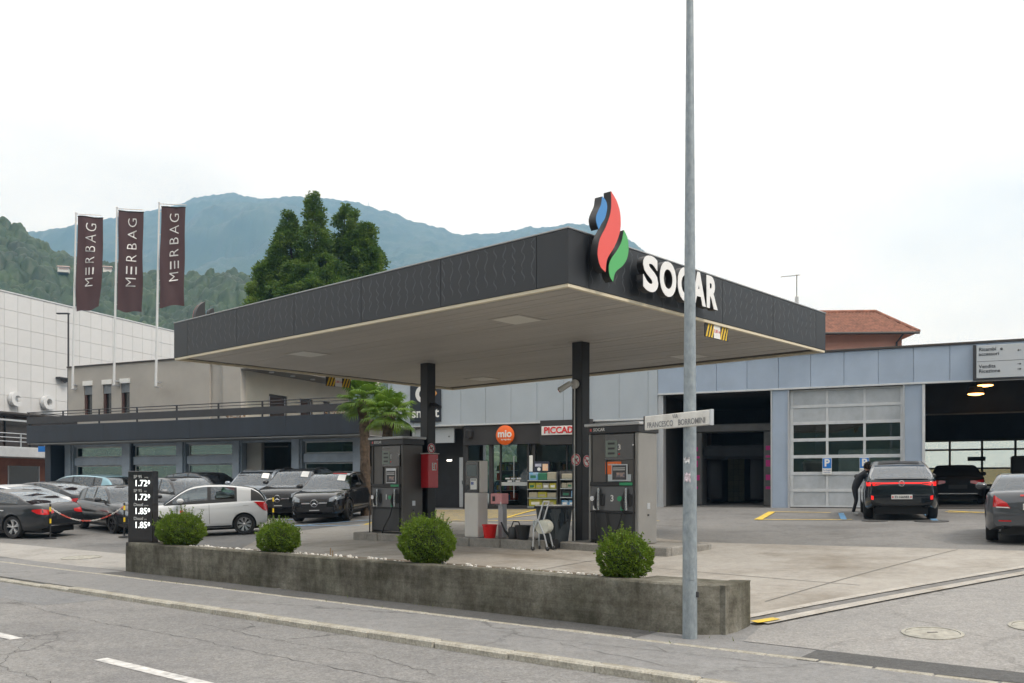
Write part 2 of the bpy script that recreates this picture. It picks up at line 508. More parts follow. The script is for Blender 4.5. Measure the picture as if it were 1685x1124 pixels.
# kerb stones and edging stones, one by one where they can be told apart
kerb_me = [MB().box(0, .992, -.075, .075, -.36, 0, b=.014 + .004 * k).mesh('kerb_stone') for k in range(3)]
edge_me = [MB().box(0, .49, -.05, .05, -.1, 0, b=.012).mesh('edging_stone') for k in range(1)]
for k in range(-9, 38):
    a = -k * 1.0
    drop = 0.0
    if -a > 10.3: drop = min(.035, (-a - 10.3) * .03)
    p = RD(a, -1.93)
    st = mobj('kerb_stone', kerb_me[k % 3], STONE, pave, (p[0], p[1], ZW + .006 - drop + random.uniform(-.004, .004)), (random.uniform(-.01, .01), drop * .05, ROAD_A + random.uniform(-.004, .004)))
for k in range(-12, 44):
    a = -k * .5
    p = RD(a, -.55 + random.uniform(-.008, .008))
    mobj('edging_stone', edge_me[0], STONE, pave, (p[0], p[1], ZW + .008 + random.uniform(-.005, .003)), (0, 0, ROAD_A + random.uniform(-.012, .012)))
# lane dashes
for a0, a1 in ((-4.10, -1.05), (-9.0, -5.95), (-14.2, -11.0), (-19.3, -16.1), (.8, 3.8)):
    o = strip('lane_dash', a0, a1, 4.40, 4.54, ZR + .004, WPAINT, road, kind=None)

# long cracks and a newer strip of asphalt in the carriageway
CRK = mat('crack_dark', (.045, .044, .043), .95)
def crack(name, pts, w, z, parent, seed=1):
    rg = random.Random(seed); V = []; F = []
    P = []
    for (a0, b0), (a1, b1) in zip(pts[:-1], pts[1:]):
        n = max(2, int(math.hypot(a1 - a0, b1 - b0) / .12))
        for i in range(n): P.append((a0 + (a1 - a0) * i / n + rg.gauss(0, .012), b0 + (b1 - b0) * i / n + rg.gauss(0, .022)))
    for i, (a, b) in enumerate(P):
        ww = w * rg.uniform(.25, 1.0)
        for s_ in (-.5, .5):
            q = RD(a, -(b + ww * s_)); V.append((q[0], q[1], z))
    for i in range(len(P) - 1): F.append((2 * i, 2 * i + 1, 2 * i + 3, 2 * i + 2))
    me = np_mesh(name, V, F)
    if me.polygons[0].normal.z < 0: me.flip_normals()
    mobj(name, me, CRK, parent)
zc_ = ZR + .0035
crack('crack', [(-9.5, 3.1), (-7.0, 3.3), (-4.2, 3.25), (-1.5, 3.35), (1.0, 3.2)], .011, zc_, road, 2)
crack('crack', [(-5.4, 2.55), (-3.9, 2.75), (-2.3, 2.7), (-.9, 3.0)], .009, zc_, road, 3)
crack('crack', [(-8.2, 4.9), (-6.6, 4.7), (-5.7, 4.45), (-4.6, 5.2), (-3.2, 5.3)], .008, zc_, road, 5)
crack('crack', [(.2, 1.0), (-1.1, 1.15), (-2.0, 1.05), (-2.6, 1.5)], .010, ZW + .003, pave, 7)
crack('crack', [(.5, 1.6), (-.6, 1.35), (-1.1, 1.15)], .010, ZW + .003, pave, 8)
crack('crack', [(1.6, .9), (.2, 1.0), (-.3, .7)], .010, ZW + .003, pave, 9)
strip('road_patch', -30, -8.6, 2.06, 3.0, ZR + .0022, ground_mat('asphalt_street_new', (.215, .217, .222), (.18, .182, .188), .5, 60, .25, .3), road, kind=None)
# ------------------------------------------------------------ forecourt: slab pieces, drain, markings
slab_poly = [RD(-9.9, .15), RD(-.2, .15), (2.72, 10.36), (7.62, 13.60), (9.6, 15.1), (8.9, 16.0), (3.85, 19.14), (-.78, 27.53), (-3.6, 29.6), (-4.91, 29.1), (-7.06, 26.4)]
slab = sheet('forecourt_slab', slab_poly, .012, CONC)
# joints between the poured fields of the slab
JOINT = mat('joint_filler', (.13, .125, .12), .9)
def ground_line(name, p, q, w, off, material, parent, n=None):
    p = Vector(p[:2]); q = Vector(q[:2]); L_ = (q - p).length; n = n or max(2, int(L_ / .5))
    t = (q - p).normalized(); nn = Vector((-t.y, t.x)) * w * .5; V = []; F = []
    for i in range(n + 1):
        c = p.lerp(q, i / n)
        for s_ in (-1, 1):
            e = c + nn * s_; V.append((e.x, e.y, gz(e.x, e.y) + off))
    for i in range(n): F.append((2 * i, 2 * i + 1, 2 * i + 3, 2 * i + 2))
    me = np_mesh(name, V, F)
    if me.polygons[0].normal.z < 0: me.flip_normals()
    o = mobj(name, me, material, parent)
    if parent is None: o['kind'] = 'structure'
    return o
ground_line('slab_joint', CN(-4.4, -9.0), CN(2.4, -9.3), .018, .017, JOINT, slab)
ground_line('slab_joint', CN(-4.2, -4.9), CN(1.6, -4.5), .018, .017, JOINT, slab)
ground_line('slab_joint', CN(-5.9, .3), CN(4.6, .3), .018, .017, JOINT, slab)
ground_line('slab_joint', CN(-5.0, 5.2), CN(4.0, 5.2), .018, .017, JOINT, slab)
ground_line('slab_joint', CN(-2.6, -9.5), CN(-2.6, 8.0), .018, .017, JOINT, slab)

side = sheet('side_street', [RD(.50, .02), (2.80, 10.23), (7.90, 13.47), (24, 23.76), (30, 14), (12, -1.5), RD(3.2, .02)], .010, SIDEM, step=1.0)
# drainage channel: two concrete edges with a sunken gutter
d0 = Vector((2.72, 10.42)); d1 = Vector((7.78, 13.62)); d2 = Vector((22.5, 23.2))
dn = Vector((-(d1 - d0).normalized().y, (d1 - d0).normalized().x))
drain = thing('drainage_channel', None, None); drain['kind'] = 'structure'
GUT = mat('gutter_dark', (.16, .155, .15), .9, var=.3, scale=4)
EDGEC = ground_mat('channel_concrete', (.47, .44, .40), (.36, .34, .31), 1.1, 50, .15, .0, (1.2, .3, (.7, .66, .6), .5), bump=.15)
for nm, off_, w, oz, mm in (('channel_edge', -.17, .17, .030, EDGEC), ('channel_edge', .19, .13, .026, EDGEC), ('gutter', .03, .22, .014, GUT)):
    L_ = (d1 - d0).length + 13
    nseg = 1 if nm == 'gutter' else int(L_ / 1.0)
    tdir = (d1 - d0).normalized()
    for k in range(nseg):
        a = d0 + tdir * (L_ * k / nseg) + dn * off_; b_ = d0 + tdir * (L_ * (k + 1) / nseg - (.008 if nseg > 1 else 0)) + dn * off_
        ground_line(nm, a, b_, w, oz, mm, drain)
# rounded nose of yellow paint and grit at the channel's end
ground_line('paint_mark', (2.72, 10.28), (3.02, 10.43), .13, .04, YPAINT, drain)

sheet('corner_fill', [RD(-.1, -.02), RD(.75, -.02), (2.95, 10.24), (2.74, 10.42), (2.2, 10.75), RD(-.3, .7)], .004, WALKM, step=.5)
# left driveway apron and its manhole rim
sheet('driveway_apron', [RD(-9.9, .06), RD(-9.6, 2.3), (-8.92, 21.1), (-14.4, 25.75), (-24, 34.0), (-27, 31), RD(-36, .06)], .009, APRON, step=1.0)

def disc_on_ground(name, x, y, r, off, material, parent=None, n=28, h=.012, ring=None):
    mb = MB(); mb.lathe([(r, -.02), (r, h), (r - .012, h + .004), (0.01, h + .004)], n, cap=False)
    z = gz(x, y) + off; e = .3
    sx = (gz(x + e, y) - gz(x - e, y)) / (2 * e); sy = (gz(x, y + e) - gz(x, y - e)) / (2 * e)
    return mb.build(name, material, parent, True, (x, y, z), (math.atan(sy), -math.atan(sx), 0))
IRON = mat('cast_cover', (.36, .345, .30), .65, .3, var=.25, scale=12, bump=.5, bscale=55)
for (x, y, r, lab) in ((4.36, 9.49, .30, 'round pale manhole cover set in the side street asphalt beside the channel'),
                       (5.55, 9.62, .30, 'round manhole cover cut off by the right edge of the photo'),
                       (-9.6, 20.4, .42, 'round manhole cover in the pale driveway left of the planter wall'),
                       (9.75, 24.6, .33, 'small dark round manhole cover behind left rear wheel of the black crossover'),
                       (11.0, 24.0, .42, 'wide dark round manhole cover behind the middle of the black crossover')):
    t = thing('manhole_cover', lab, 'manhole cover', (x, y, gz(x, y)), group='round manhole covers')
    mm = IRON if x < 9 else mat('iron_dark', (.10, .10, .10), .6, .5, var=.3, scale=10, bump=.4, bscale=50)
    e = .3; sx = (gz(x + e, y) - gz(x - e, y)) / (2 * e); sy = (gz(x, y + e) - gz(x, y - e)) / (2 * e)
    t.rotation_euler = (math.atan(sy), -math.atan(sx), 0)
    MB().lathe([(r, -.02), (r, .021), (r - .035, .023), (r - .035, .0)], 32, cap=False).build('frame', mm, t, True)
    MB().lathe([(r - .042, .0), (r - .042, .019), (.02, .022)], 32, cap=True).build('lid', mm, t, True)
    MB().box(-.05, .05, -.015, .015, .019, .026).build('lifting_slot', JOINT, t)

# painted parking marks
marks = thing('parking_marks', None, None); marks['kind'] = 'structure'
def mark(p, q, w, m_): return ground_line('paint_line', p, q, w, .02, m_, marks)
mark((-2.15, 28.83), (4.18, 25.94), .10, YPAINT)
mark((6.91, 25.71), (8.3, 29.22), .22, YPAINT)
mark((6.91, 25.71), (9.35, 25.15), .13, YPAINT)
mark((8.3, 29.22), (9.9, 28.4), .11, YPAINT)
mark((9.14, 25.2), (10.1, 28.1), .16, BPAINT)
mark((11.15, 24.1), (12.6, 28.0), .16, BPAINT)
mark((13.2, 27.9), (14.2, 27.1), .12, YPAINT); mark((13.5, 28.3), (13.9, 27.2), .16, YPAINT); mark((13.1, 27.5), (14.4, 26.9), .08, YPAINT)
mark((-7.9, 29.9), (-4.7, 28.3), .11, BPAINT); mark((-7.0, 29.4), (-3.2, 31.6), .11, BPAINT); mark((-8.3, 31.6), (-5.9, 35.0), .10, BPAINT)
# yellow hatching between the pumps and the building
h0, h1, h2, h3 = Vector((-4.6, 28.6)), Vector((-.2, 29.4)), Vector((.9, 34.4)), Vector((-3.8, 36.6))
for k in range(10):
    f0 = k / 10.0
    a = h0.lerp(h3, f0); b_ = h1.lerp(h2, f0 + .06)
    mark(a, b_, .12, YPAINT)
mark(h0, h3, .12, YPAINT); mark(h1, h2, .12, YPAINT); mark(h3, h2, .12, YPAINT)
mark((-.2, 29.4), (3.4, 33.6), .12, YPAINT)
# ------------------------------------------------------------ hills with their woods, far ridge and haze
def worley(P, cell, seed):
    """distance to the nearest jittered point of a square grid, and that point's random value"""
    rng = np.random.default_rng(seed); n = 256
    jit = rng.random((n, n, 3)); c = np.floor(P / cell).astype(int); best = np.full(len(P), 9e9); val = np.zeros(len(P))
    for dx in (-1, 0, 1):
        for dy in (-1, 0, 1):
            i = c[:, 0] + dx; j = c[:, 1] + dy; q = jit[i % n, j % n]
            d = np.hypot((i + q[:, 0]) * cell - P[:, 0], (j + q[:, 1]) * cell - P[:, 1])
            m = d < best; best[m] = d[m]; val[m] = q[m, 2]
    return best / cell, val
def vnoise(P, cell, seed):
    rng = np.random.default_rng(seed); t = rng.random((128, 128)); g = P / cell; c = np.floor(g).astype(int); f = g - c; f = f * f * (3 - 2 * f)
    a = t[c[:, 0] % 128, c[:, 1] % 128]; b = t[(c[:, 0] + 1) % 128, c[:, 1] % 128]; d = t[c[:, 0] % 128, (c[:, 1] + 1) % 128]; e = t[(c[:, 0] + 1) % 128, (c[:, 1] + 1) % 128]
    return (a * (1 - f[:, 0]) + b * f[:, 0]) * (1 - f[:, 1]) + (d * (1 - f[:, 0]) + e * f[:, 0]) * f[:, 1]

def wooded_hill(name, dist, depth, ridge, px0, px1, nu, nv, crown, hcrown, seed, material, base=0.0):
    """slope rising away from the camera side to a ridge line; tree crowns stand up from it as bumps"""
    rx = np.array([r[0] for r in ridge]); ry = np.array([r[1] for r in ridge])
    u = np.linspace(px0, px1, nu); v = np.linspace(0, 1.25, nv)
    U, Vv = np.meshgrid(u, v)
    D = dist - depth + depth * Vv
    X = (U - 842.5) / 1506.0 * dist * (1 + (Vv - 1) * .25)
    top = np.interp(U, rx, ry) * dist / 1506.0
    s = np.clip(Vv, 0, 1)
    Z = base + (top - base) * (s ** .85) - np.where(Vv > 1, (Vv - 1) * depth * .9, 0)
    P = np.stack([X.ravel() + 5000, D.ravel() + 5000], 1)
    Z = Z.ravel() + (vnoise(P, crown * 7, seed) - .5) * top.ravel() * .16 * np.clip(np.sin(np.pi * np.clip(Vv.ravel(), 0, 1)), 0, 1) + (vnoise(P, crown * 2.6, seed + 5) - .5) * hcrown * 1.6
    d, val = worley(P, crown, seed)
    d2, val2 = worley(P, crown * .38, seed + 3)
    dome = np.sqrt(np.clip(1 - (d / .72) ** 2, 0, 1)) * (.55 + .8 * val) + .32 * np.sqrt(np.clip(1 - (d2 / .75) ** 2, 0, 1)) * (.4 + val2)
    Zt = Z + dome * hcrown
    ii = np.arange(nu * nv).reshape(nv, nu)
    f = np.stack([ii[:-1, :-1], ii[:-1, 1:], ii[1:, 1:], ii[1:, :-1]], -1).reshape(-1, 4)
    me = np_mesh(name, np.stack([X.ravel(), D.ravel(), Zt], 1), f, True)
    return mobj(name, me, material)

HILLG = leaf_mat('hill_wood', (.006, .021, .004), (.014, .040, .007), (.040, .076, .014), .045, .1)
HILLF = leaf_mat('ridge_wood', (.012, .034, .010), (.020, .050, .014), (.036, .070, .020), .012, .1)
far_hill = wooded_hill('far_hill', 2200, 1300, [(-900, 330), (-400, 300), (-100, 330), (40, 400), (60, 412), (150, 428), (250, 448), (320, 470), (380, 478), (430, 470), (480, 473), (540, 470), (590, 460), (640, 446), (700, 428), (760, 411), (800, 412), (870, 420), (940, 428), (990, 424), (1030, 405), (1070, 372), (1110, 300), (1180, 180), (1270, 40), (1400, -8), (2600, -8)],
                       -700, 2300, 900, 150, 15.0, 6.5, 3, HILLF, -20)
far_hill['kind'] = 'structure'
near_hill = wooded_hill('near_hill', 340, 150, [(-1600, 560), (-900, 560), (-300, 500), (-100, 465), (0, 428), (30, 412), (60, 392), (95, 372), (130, 360), (165, 352), (230, 345), (300, 338), (350, 338), (400, 330), (470, 300), (560, 240), (650, 170), (800, 80), (1000, -2), (1400, -8)],
                        -800, 1350, 1000, 190, 4.4, 3.6, 9, HILLG, -4)
near_hill['kind'] = 'structure'
# unseen wooded hill added behind the camera, raised to darken reflections in panes and paint
back_hill = wooded_hill('unseen_reflection_hill', 330, 150, [(-2600, 560), (-1500, 640), (-500, 600), (300, 480), (1000, 540), (1800, 640), (3500, 600)], -2600, 3600, 200, 36, 12.0, 6.0, 21, HILLG, -3)
back_hill['kind'] = 'structure'
back_hill.rotation_euler = (0, 0, math.pi)
# two white houses among the trees of the near slope
bvh_h = BVHTree.FromObject(near_hill, bpy.context.evaluated_depsgraph_get()) if False else BVHTree.FromPolygons([v.co[:] for v in near_hill.data.vertices], [tuple(p.vertices) for p in near_hill.data.polygons])
HW_ = mat('hill_house_white', (.62, .60, .56), .8); HRf = mat('hill_house_roof', (.34, .25, .22), .85)
for (px_h, py_h, w_h, lab_h) in ((108, 447, 3.4, 'long low white house among trees on the near slope, left of banners'), (180, 447, 2.6, 'white house on the wooded slope between the left and middle banners')):
    hit = bvh_h.ray_cast(Vector((0, 0, 0)), Vector(((px_h - 842.5) / 1506, 1, (800 - py_h) / 1506)).normalized())
    if hit[0] is None: continue
    t = thing('hillside_house', lab_h, 'house', (hit[0].x, hit[0].y - 2.0, hit[0].z + .1), .25, 'white houses on the slope')
    MB().box(-w_h / 2, w_h / 2, 0, 3, -.7, 1.1).build('wall', HW_, t)
    MB().add([(-w_h / 2 - .3, -.3, 1.1), (w_h / 2 + .3, -.3, 1.1), (w_h / 2 + .3, 3.3, 1.1), (-w_h / 2 - .3, 3.3, 1.1), (-w_h / 2 - .3, 1.5, 1.8), (w_h / 2 + .3, 1.5, 1.8)], [(0, 1, 5, 4), (2, 3, 4, 5), (0, 4, 3), (1, 2, 5), (0, 3, 2, 1)]).build('roof', HRf, t)
    for q in range(3): MB().box(-w_h * .35 + q * w_h * .28, -w_h * .35 + q * w_h * .28 + 1, -.05, .02, .2, .8).build('window', DTRIM if 'DTRIM' in globals() else HRf, t)
# radio mast on the far ridge
ROCK = mat('cliff_rock', (.20, .185, .165), .9, var=.35, scale=.2, bump=.4, bscale=.5)
mast = thing('radio_mast', 'thin radio mast on the ridge of the far blue mountain', 'mast', ((606 - 842.5) / 1506 * 2190, 2190, 449 / 1506 * 2190))
MB().tube([(0, 0, -16), (0, 0, 30)], [1.3, .6], 6).build('mast_pole', mat('mast_grey', (.3, .3, .3), .6), mast)
MB().tube([(-1.6, 0, 14), (1.6, 0, 14)], .35, 6).build('mast_arm', mat('mast_grey', (.3, .3, .3), .6), mast)

HAZE = bpy.data.materials.new('haze_air'); HAZE.use_nodes = True
hn = HAZE.node_tree.nodes; hn.remove(hn['Principled BSDF'])
hv = hn.new('ShaderNodeVolumePrincipled')
hv.inputs['Color'].default_value = (.28, .57, 1.0, 1)
hv.inputs['Absorption Color'].default_value = (.18, .18, .18, 1)
hv.inputs['Density'].default_value = 0.00046
hv.inputs['Anisotropy'].default_value = .2
HAZE.node_tree.links.new(hv.outputs['Volume'], hn['Material Output'].inputs['Volume'])
haze = MB().box(-2700, 2700, -2700, 2700, -30, 800).build('haze', HAZE)
setp(haze, 'pale blue haze filling the valley air', 'haze', None, 'stuff')
# ------------------------------------------------------------ materials of the buildings
BLUEP = mat('blue_grey_panel', (.345, .415, .520), .42, .15, var=.10, scale=.6, objvar=.05)
PALEP = mat('pale_grey_panel', (.40, .445, .49), .45, .15, var=.07, scale=.5, objvar=.03)
ALU = mat('brushed_aluminium', (.55, .57, .60), .38, .6, var=.12, scale=5, stretch=(1, 1, .1))
STEELB = mat('blue_grey_steel', (.300, .350, .415), .5, .1, var=.12, scale=2)
WHITEF = mat('white_frame', (.52, .54, .56), .45, var=.08, scale=3)
FROST = mat('frosted_panel', (.42, .45, .48), .35, var=.08, scale=2.0, var2=(.35, .37, .39))
DTRIM = mat('dark_trim', (.05, .043, .04), .6)
NAVY = mat('navy_metal', (.013, .019, .030), .5, .0, var=.25, scale=1.3, stretch=(1, 1, .25))
CHAR = mat('charcoal_metal', (.032, .032, .036), .55, .0, var=.15, scale=2)
SHOPG = mat('shop_charcoal', (.036, .033, .034), .6, var=.12, scale=2)
BEIGE = mat('beige_render', (.385, .362, .330), .85, var=.07, scale=.8, bump=.1, bscale=60)
CREAM = mat('beige_render_lit', (.46, .43, .36), .85, var=.07, scale=.8, bump=.1, bscale=60)  # beige render made lighter and warmer to imitate sun on the side wall
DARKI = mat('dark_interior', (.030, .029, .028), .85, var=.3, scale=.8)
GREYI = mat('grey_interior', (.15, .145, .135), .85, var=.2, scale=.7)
TILEY = mat('yellowed_tile', (.46, .42, .27), .4, var=.15, scale=1.5, objvar=.08)
MAGEN = mat('magenta_print', (.48, .02, .20), .5)
PAPER = mat('white_paper', (.72, .72, .70), .6)
BLACKM = mat('black_matt', (.018, .018, .020), .55)
BLACKG = mat('black_gloss', (.010, .010, .012), .12, coat=.6)
RUST = mat('window_wood', (.085, .040, .034), .6)
GLASS = window_glass('showroom_glass', (.55, .66, .60), .26)
GLASSD = window_glass('shop_glass', (.80, .84, .84), .5)
GLASSC = window_glass('clear_glass', (.86, .9, .88), 1.1)
LAMPO = mat('lit_lamp', (1, .6, .2), .4, emit=(1.0, .50, .14), estr=4.0)
LAMPW = mat('lit_tube', (1, .95, .85), .4, emit=(1.0, .92, .8), estr=2.0)

def bld(name, label, cat, kind=None):
    return thing(name, label, cat, (FAC_O[0], FAC_O[1], 0), FAC_A, kind=kind)

# ------------------------------------------------------------ garage with three bays
gar = bld('garage_building', 'long low garage with blue-grey metal fascia and open service bays', 'building')
ZT, ZF, ZG = 4.56, 3.38, -1.3
GR = 17.6           # right end beyond the frame
k = 0; x = -6.49
while x < GR - .1:
    MB().box(x + .006, x + 1.072, -.03, .03, ZF + .03, ZT, b=.004).build('fascia_panel', BLUEP, gar)
    x += 1.078
MB().box(-6.49, GR, .035, .5, ZF + .02, ZT - .01).build('fascia_core', STEELB, gar)
MB().box(-6.55, GR, -.09, .6, ZT, ZT + .075, b=.01).build('roof_edge', DTRIM, gar)
MB().box(-6.49, GR, -.07, .02, ZF - .035, ZF + .025, b=.006).build('fascia_trim', WHITEF, gar)
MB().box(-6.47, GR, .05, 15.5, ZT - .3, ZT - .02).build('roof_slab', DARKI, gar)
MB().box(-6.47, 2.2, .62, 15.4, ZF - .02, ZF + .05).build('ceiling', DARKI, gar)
# piers between the bays, with aluminium edge profiles
for (a, b_) in ((-2.39, -1.87), (1.87, 2.39)):
    MB().box(a, b_, .0, .45, ZG, ZF - .036, b=.005).build('pier', BLUEP, gar)
    MB().box(a - .055, a - .002, -.03, .4, ZG, ZF - .036, b=.008).build('pier_edge', ALU, gar)
    MB().box(b_ + .002, b_ + .055 if b_ < 0 else b_ + .09, -.03, .4, ZG, ZF - .036, b=.008).build('pier_edge', ALU if b_ < 0 else WHITEF, gar)
MB().box(-6.49, -6.30, .0, .4, ZG, ZF - .036, b=.008).build('pier_edge', ALU, gar)
MB().box(-6.62, -6.50, .02, .3, ZG, 2.42, b=.006).build('downpipe_cover', ALU, gar)
# dark corner guard low on the right pier
MB().box(1.84, 2.46, -.05, -.031, -.9, .62, b=.006).build('corner_guard', CHAR, gar)
# walls and floors inside
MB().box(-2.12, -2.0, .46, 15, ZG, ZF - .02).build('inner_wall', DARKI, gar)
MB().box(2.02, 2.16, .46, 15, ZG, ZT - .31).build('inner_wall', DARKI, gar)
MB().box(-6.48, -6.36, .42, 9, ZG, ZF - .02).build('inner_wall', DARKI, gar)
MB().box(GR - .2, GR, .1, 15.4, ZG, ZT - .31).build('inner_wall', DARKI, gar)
floor = MB()
for (a, b_, y1) in ((-6.35, -2.13, 9), (-1.99, 2.01, 15), (2.17, GR - .21, 15)):
    V = []; 
    for yy in (.1, y1):
        for xx in (a, b_):
            w = FC(xx, yy); V.append((xx, yy, gz(*FC(xx, .1)) + .02))
    floor.add(V, [(0, 1, 3, 2)])
floor.build('bay_floor', GREYI, gar)

# bay one: car wash with portal, tiled back wall and a dark doorway
zf = gz(*FC(-4.3, .1)) + .02
wash = MB().box(-6.30, -2.13, 7.9, 8.05, zf, ZF - .03).build('wash_back_wall', DARKI, gar)
tile_me = MB().box(0, .235, -.012, 0, 0, .235, b=.006).mesh('tile')
for (xa, xb) in ((-5.55, -4.60), (-3.62, -2.45)):
    nx_ = int((xb - xa) / .24)
    for i in range(nx_):
        for j in range(10):
            mobj('tile', tile_me, TILEY, wash, (xa + i * .24, 7.895, zf + .02 + j * .24))
MB().box(-4.52, -3.70, 7.86, 7.897, zf, zf + 2.35, b=.01).build('back_door', BLACKM, wash)
MB().box(-4.18, -4.02, 7.83, 7.858, zf + 1.2, zf + 2.2).build('door_window', GREYI, wash)
por = thing('wash_portal', 'car wash portal with magenta signs standing inside the left open bay', 'car wash', (*FC(-4.08, 1.95), zf), FAC_A)
PORG = mat('portal_grey', (.10, .10, .10), .5, var=.2, scale=2)
for sx in (-1, 1):
    c = 1.34 * sx
    up = MB().box(c - .2, c + .2, -.45, .45, 0, 2.75, b=.03).build('upright', PORG, por)
    for j, (zz, hh) in enumerate(((2.05, .16), (1.78, .08), (1.45, .24), (.95, .2), (.62, .1))):
        MB().box(c - .12, c + .12 if j % 2 else c + .05, -.456, -.452, zz, zz + hh).build('printed_sign', MAGEN, up)
    MB().lathe([(.05, .25), (.28, .27), (.30, 1.2), (.27, 2.3), (.05, 2.32)], 14, (c - .52 * sx, .3, 0)).build('brush', mat('brush_dark', (.012, .014, .017), .95, bump=.8, bscale=60), por, True)
MB().box(-1.55, 1.55, -.45, .45, 2.76, 3.05, b=.03).build('crossbeam', PORG, por)
MB().box(-1.2, 1.2, -.3, .3, 1.75, 2.25, b=.12).build('roof_brush', mat('brush_dark', (.012, .014, .017), .95, bump=.8, bscale=60), por)

# bay two: sectional door
zd0, zd1 = gz(*FC(0, 0)) + .03, 3.33
door = thing('sectional_door', 'closed white sectional garage door with a band of three glazed rows', 'garage door', (*FC(0, .12), 0), FAC_A)
xs = [-1.80, -.575, .62, 1.84]
rows = 7; hrow = (zd1 - zd0) / rows
fr = MB()
for j in range(rows + 1):
    z = zd0 + j * hrow
    fr.box(xs[0], xs[3], -.03, .03, max(zd0, z - .055), min(zd1, z + .055), b=.004)
fr.build('door_rail', WHITEF, door)
for i in range(4):
    w = .055 if i in (0, 3) else .04
    a = xs[i] if i == 0 else (xs[i] - 2 * w if i == 3 else xs[i] - w)
    for j in range(rows):
        MB().box(a, a + 2 * w, -.026, .026, zd0 + j * hrow + .056, zd0 + (j + 1) * hrow - .056).build('door_stile', WHITEF, door)
for j in range(rows):
    for i in range(3):
        g_ = 2 <= j <= 4
        a = xs[i] + (.112 if i == 0 else .042); b_ = xs[i + 1] - (.112 if i == 2 else .042)
        z0 = zd0 + j * hrow + .058; z1 = zd0 + (j + 1) * hrow - .058
        if g_:
            p = MB().box(a, b_, -.004, .004, z0, z1).build('pane', GLASSC, door)
        else:
            p = MB().box(a, b_, -.012, .004, z0, z1, b=.004).build('infill_panel', FROST, door)
MB().box(-1.86, -1.81, -.06, .06, ZG, ZF - .036, b=.006).build('guide_rail', ALU, door)
MB().box(1.845, 1.865, -.06, .06, ZG, ZF - .036, b=.006).build('guide_rail', ALU, door)
MB().box(xs[0], xs[3], -.035, .035, zd0 - .06, zd0 - .002).build('bottom_seal', BLACKM, door)
MB().box(-1.98, 2.0, 9.0, 9.15, ZG, ZF - .03).build('workshop_wall', GREYI, gar)
MB().box(-.35, 1.75, 1.5, 2.1, -.9, 1.30, b=.05).build('pale_cabinet', WHITEF, gar)
MB().box(-1.6, -.7, 1.9, 2.5, -.9, .95, b=.05).build('pale_cabinet', BEIGE, gar)
# parking plates fixed to the door frame
PBLUE = mat('sign_blue', (.012, .17, .55), .45)
def psign(x, lab):
    t = thing('parking_sign', lab, 'sign', (*FC(x, .02), .0), FAC_A, 'blue parking plates on the sectional door')
    MB().box(-.15, .15, 0, .012, .40, .96, b=.004).build('plate', PAPER, t)
    MB().box(-.14, .14, -.004, -.001, .61, .95, b=.004).build('blue_field', PBLUE, t)
    lettering('P', .34, PAPER, t, (0, -.007, .785), .002, .012)
    for j, s_ in enumerate(('Parcheggio', 'riservato')):
        lettering(s_, .062, mat('ink_blue', (.05, .12, .3), .6), t, (0, -.004, .545 - .075 * j), .001)
psign(-.575, 'blue parking plate left of the other one on the white sectional door')
psign(.62, 'blue parking plate on the white door just above the black crossover roof')

# bay three: deep dark workshop, daylight from panes at the back
zb3 = gz(*FC(5, .1)) + .02
yb = 12.0
bw = MB()
wx0, wx1, wz0, wz1 = 1.0, 8.65, .05, 2.0
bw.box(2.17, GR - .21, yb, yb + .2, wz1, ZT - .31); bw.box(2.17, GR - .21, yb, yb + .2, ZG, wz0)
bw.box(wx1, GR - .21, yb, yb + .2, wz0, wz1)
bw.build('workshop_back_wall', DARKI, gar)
cols = [2.17, 3.35, 4.62, 5.90, 7.05, 7.75, 8.2, wx1]; rws = [wz0, .78, 1.60, wz1]
fr = MB()
for x in cols: fr.box(x - .045, x + .045, yb - .03, yb + .05, wz0, wz1)
for z in rws: fr.box(cols[0], cols[-1], yb - .025, yb + .045, z - .04, z + .04)
fr.build('window_frame', mat('window_frame_brown', (.09, .075, .055), .6), gar)
for i in range(len(cols) - 1):
    for j in range(3):
        MB().box(cols[i] + .046, cols[i + 1] - .046, yb + .006, yb + .012, rws[j] + .042, rws[j + 1] - .042).build('pane', GLASSC if j else window_glass('darker_pane', (.50, .47, .36), .4), gar)  # lowest row of panes has a darker olive tint
MB().box(4.05, 4.75, yb - .2, yb - .1, 1.1, 1.28, b=.01).build('notice', CHAR, gar)
# roof beam, pipe and lamps
MB().box(2.17, GR - .21, 5.4, 5.8, 2.75, ZT - .31).build('beam', DARKI, gar)
MB().tube([(2.2, 5.2, 2.7), (12, 5.2, 2.7)], .03, 6).build('pipe', GREYI, gar)
MB().box(5.4, 9.3, 6.6, 7.2, zb3, 1.15, b=.05).build('workbench', BLACKM, gar)
MB().box(7.2, 7.5, 4.6, 4.9, zb3, 3.0, b=.02).build('lift_column', CHAR, gar)
MB().box(6.1, 8.1, 4.4, 5.0, 1.25, 1.65, b=.2).build('lift_arm', BLACKM, gar)
def ceiling_lamp(x, y, z, lab):
    t = thing('ceiling_lamp', lab, 'lamp', (*FC(x, y), z), FAC_A, 'lit orange workshop lamps')
    MB().lathe([(.02, .32), (.20, .30), (.26, .12), (.26, .06)], 20, cap=True).build('shade', mat('lamp_copper', (.45, .25, .10), .35, .6), t, True)
    MB().lathe([(.25, .055), (.25, .03), (.1, .0)], 20, cap=True).build('bulb_glass', LAMPO, t, True)
    MB().tube([(0, 0, .32), (0, 0, ZT - .3 - z)], .015, 6).build('stem', CHAR, t)
ceiling_lamp(4.05, 2.5, 3.13, 'lit orange workshop lamp, lower of the two under the ceiling')
ceiling_lamp(4.40, 3.9, 3.55, 'lit orange workshop lamp, upper of the two under the ceiling')

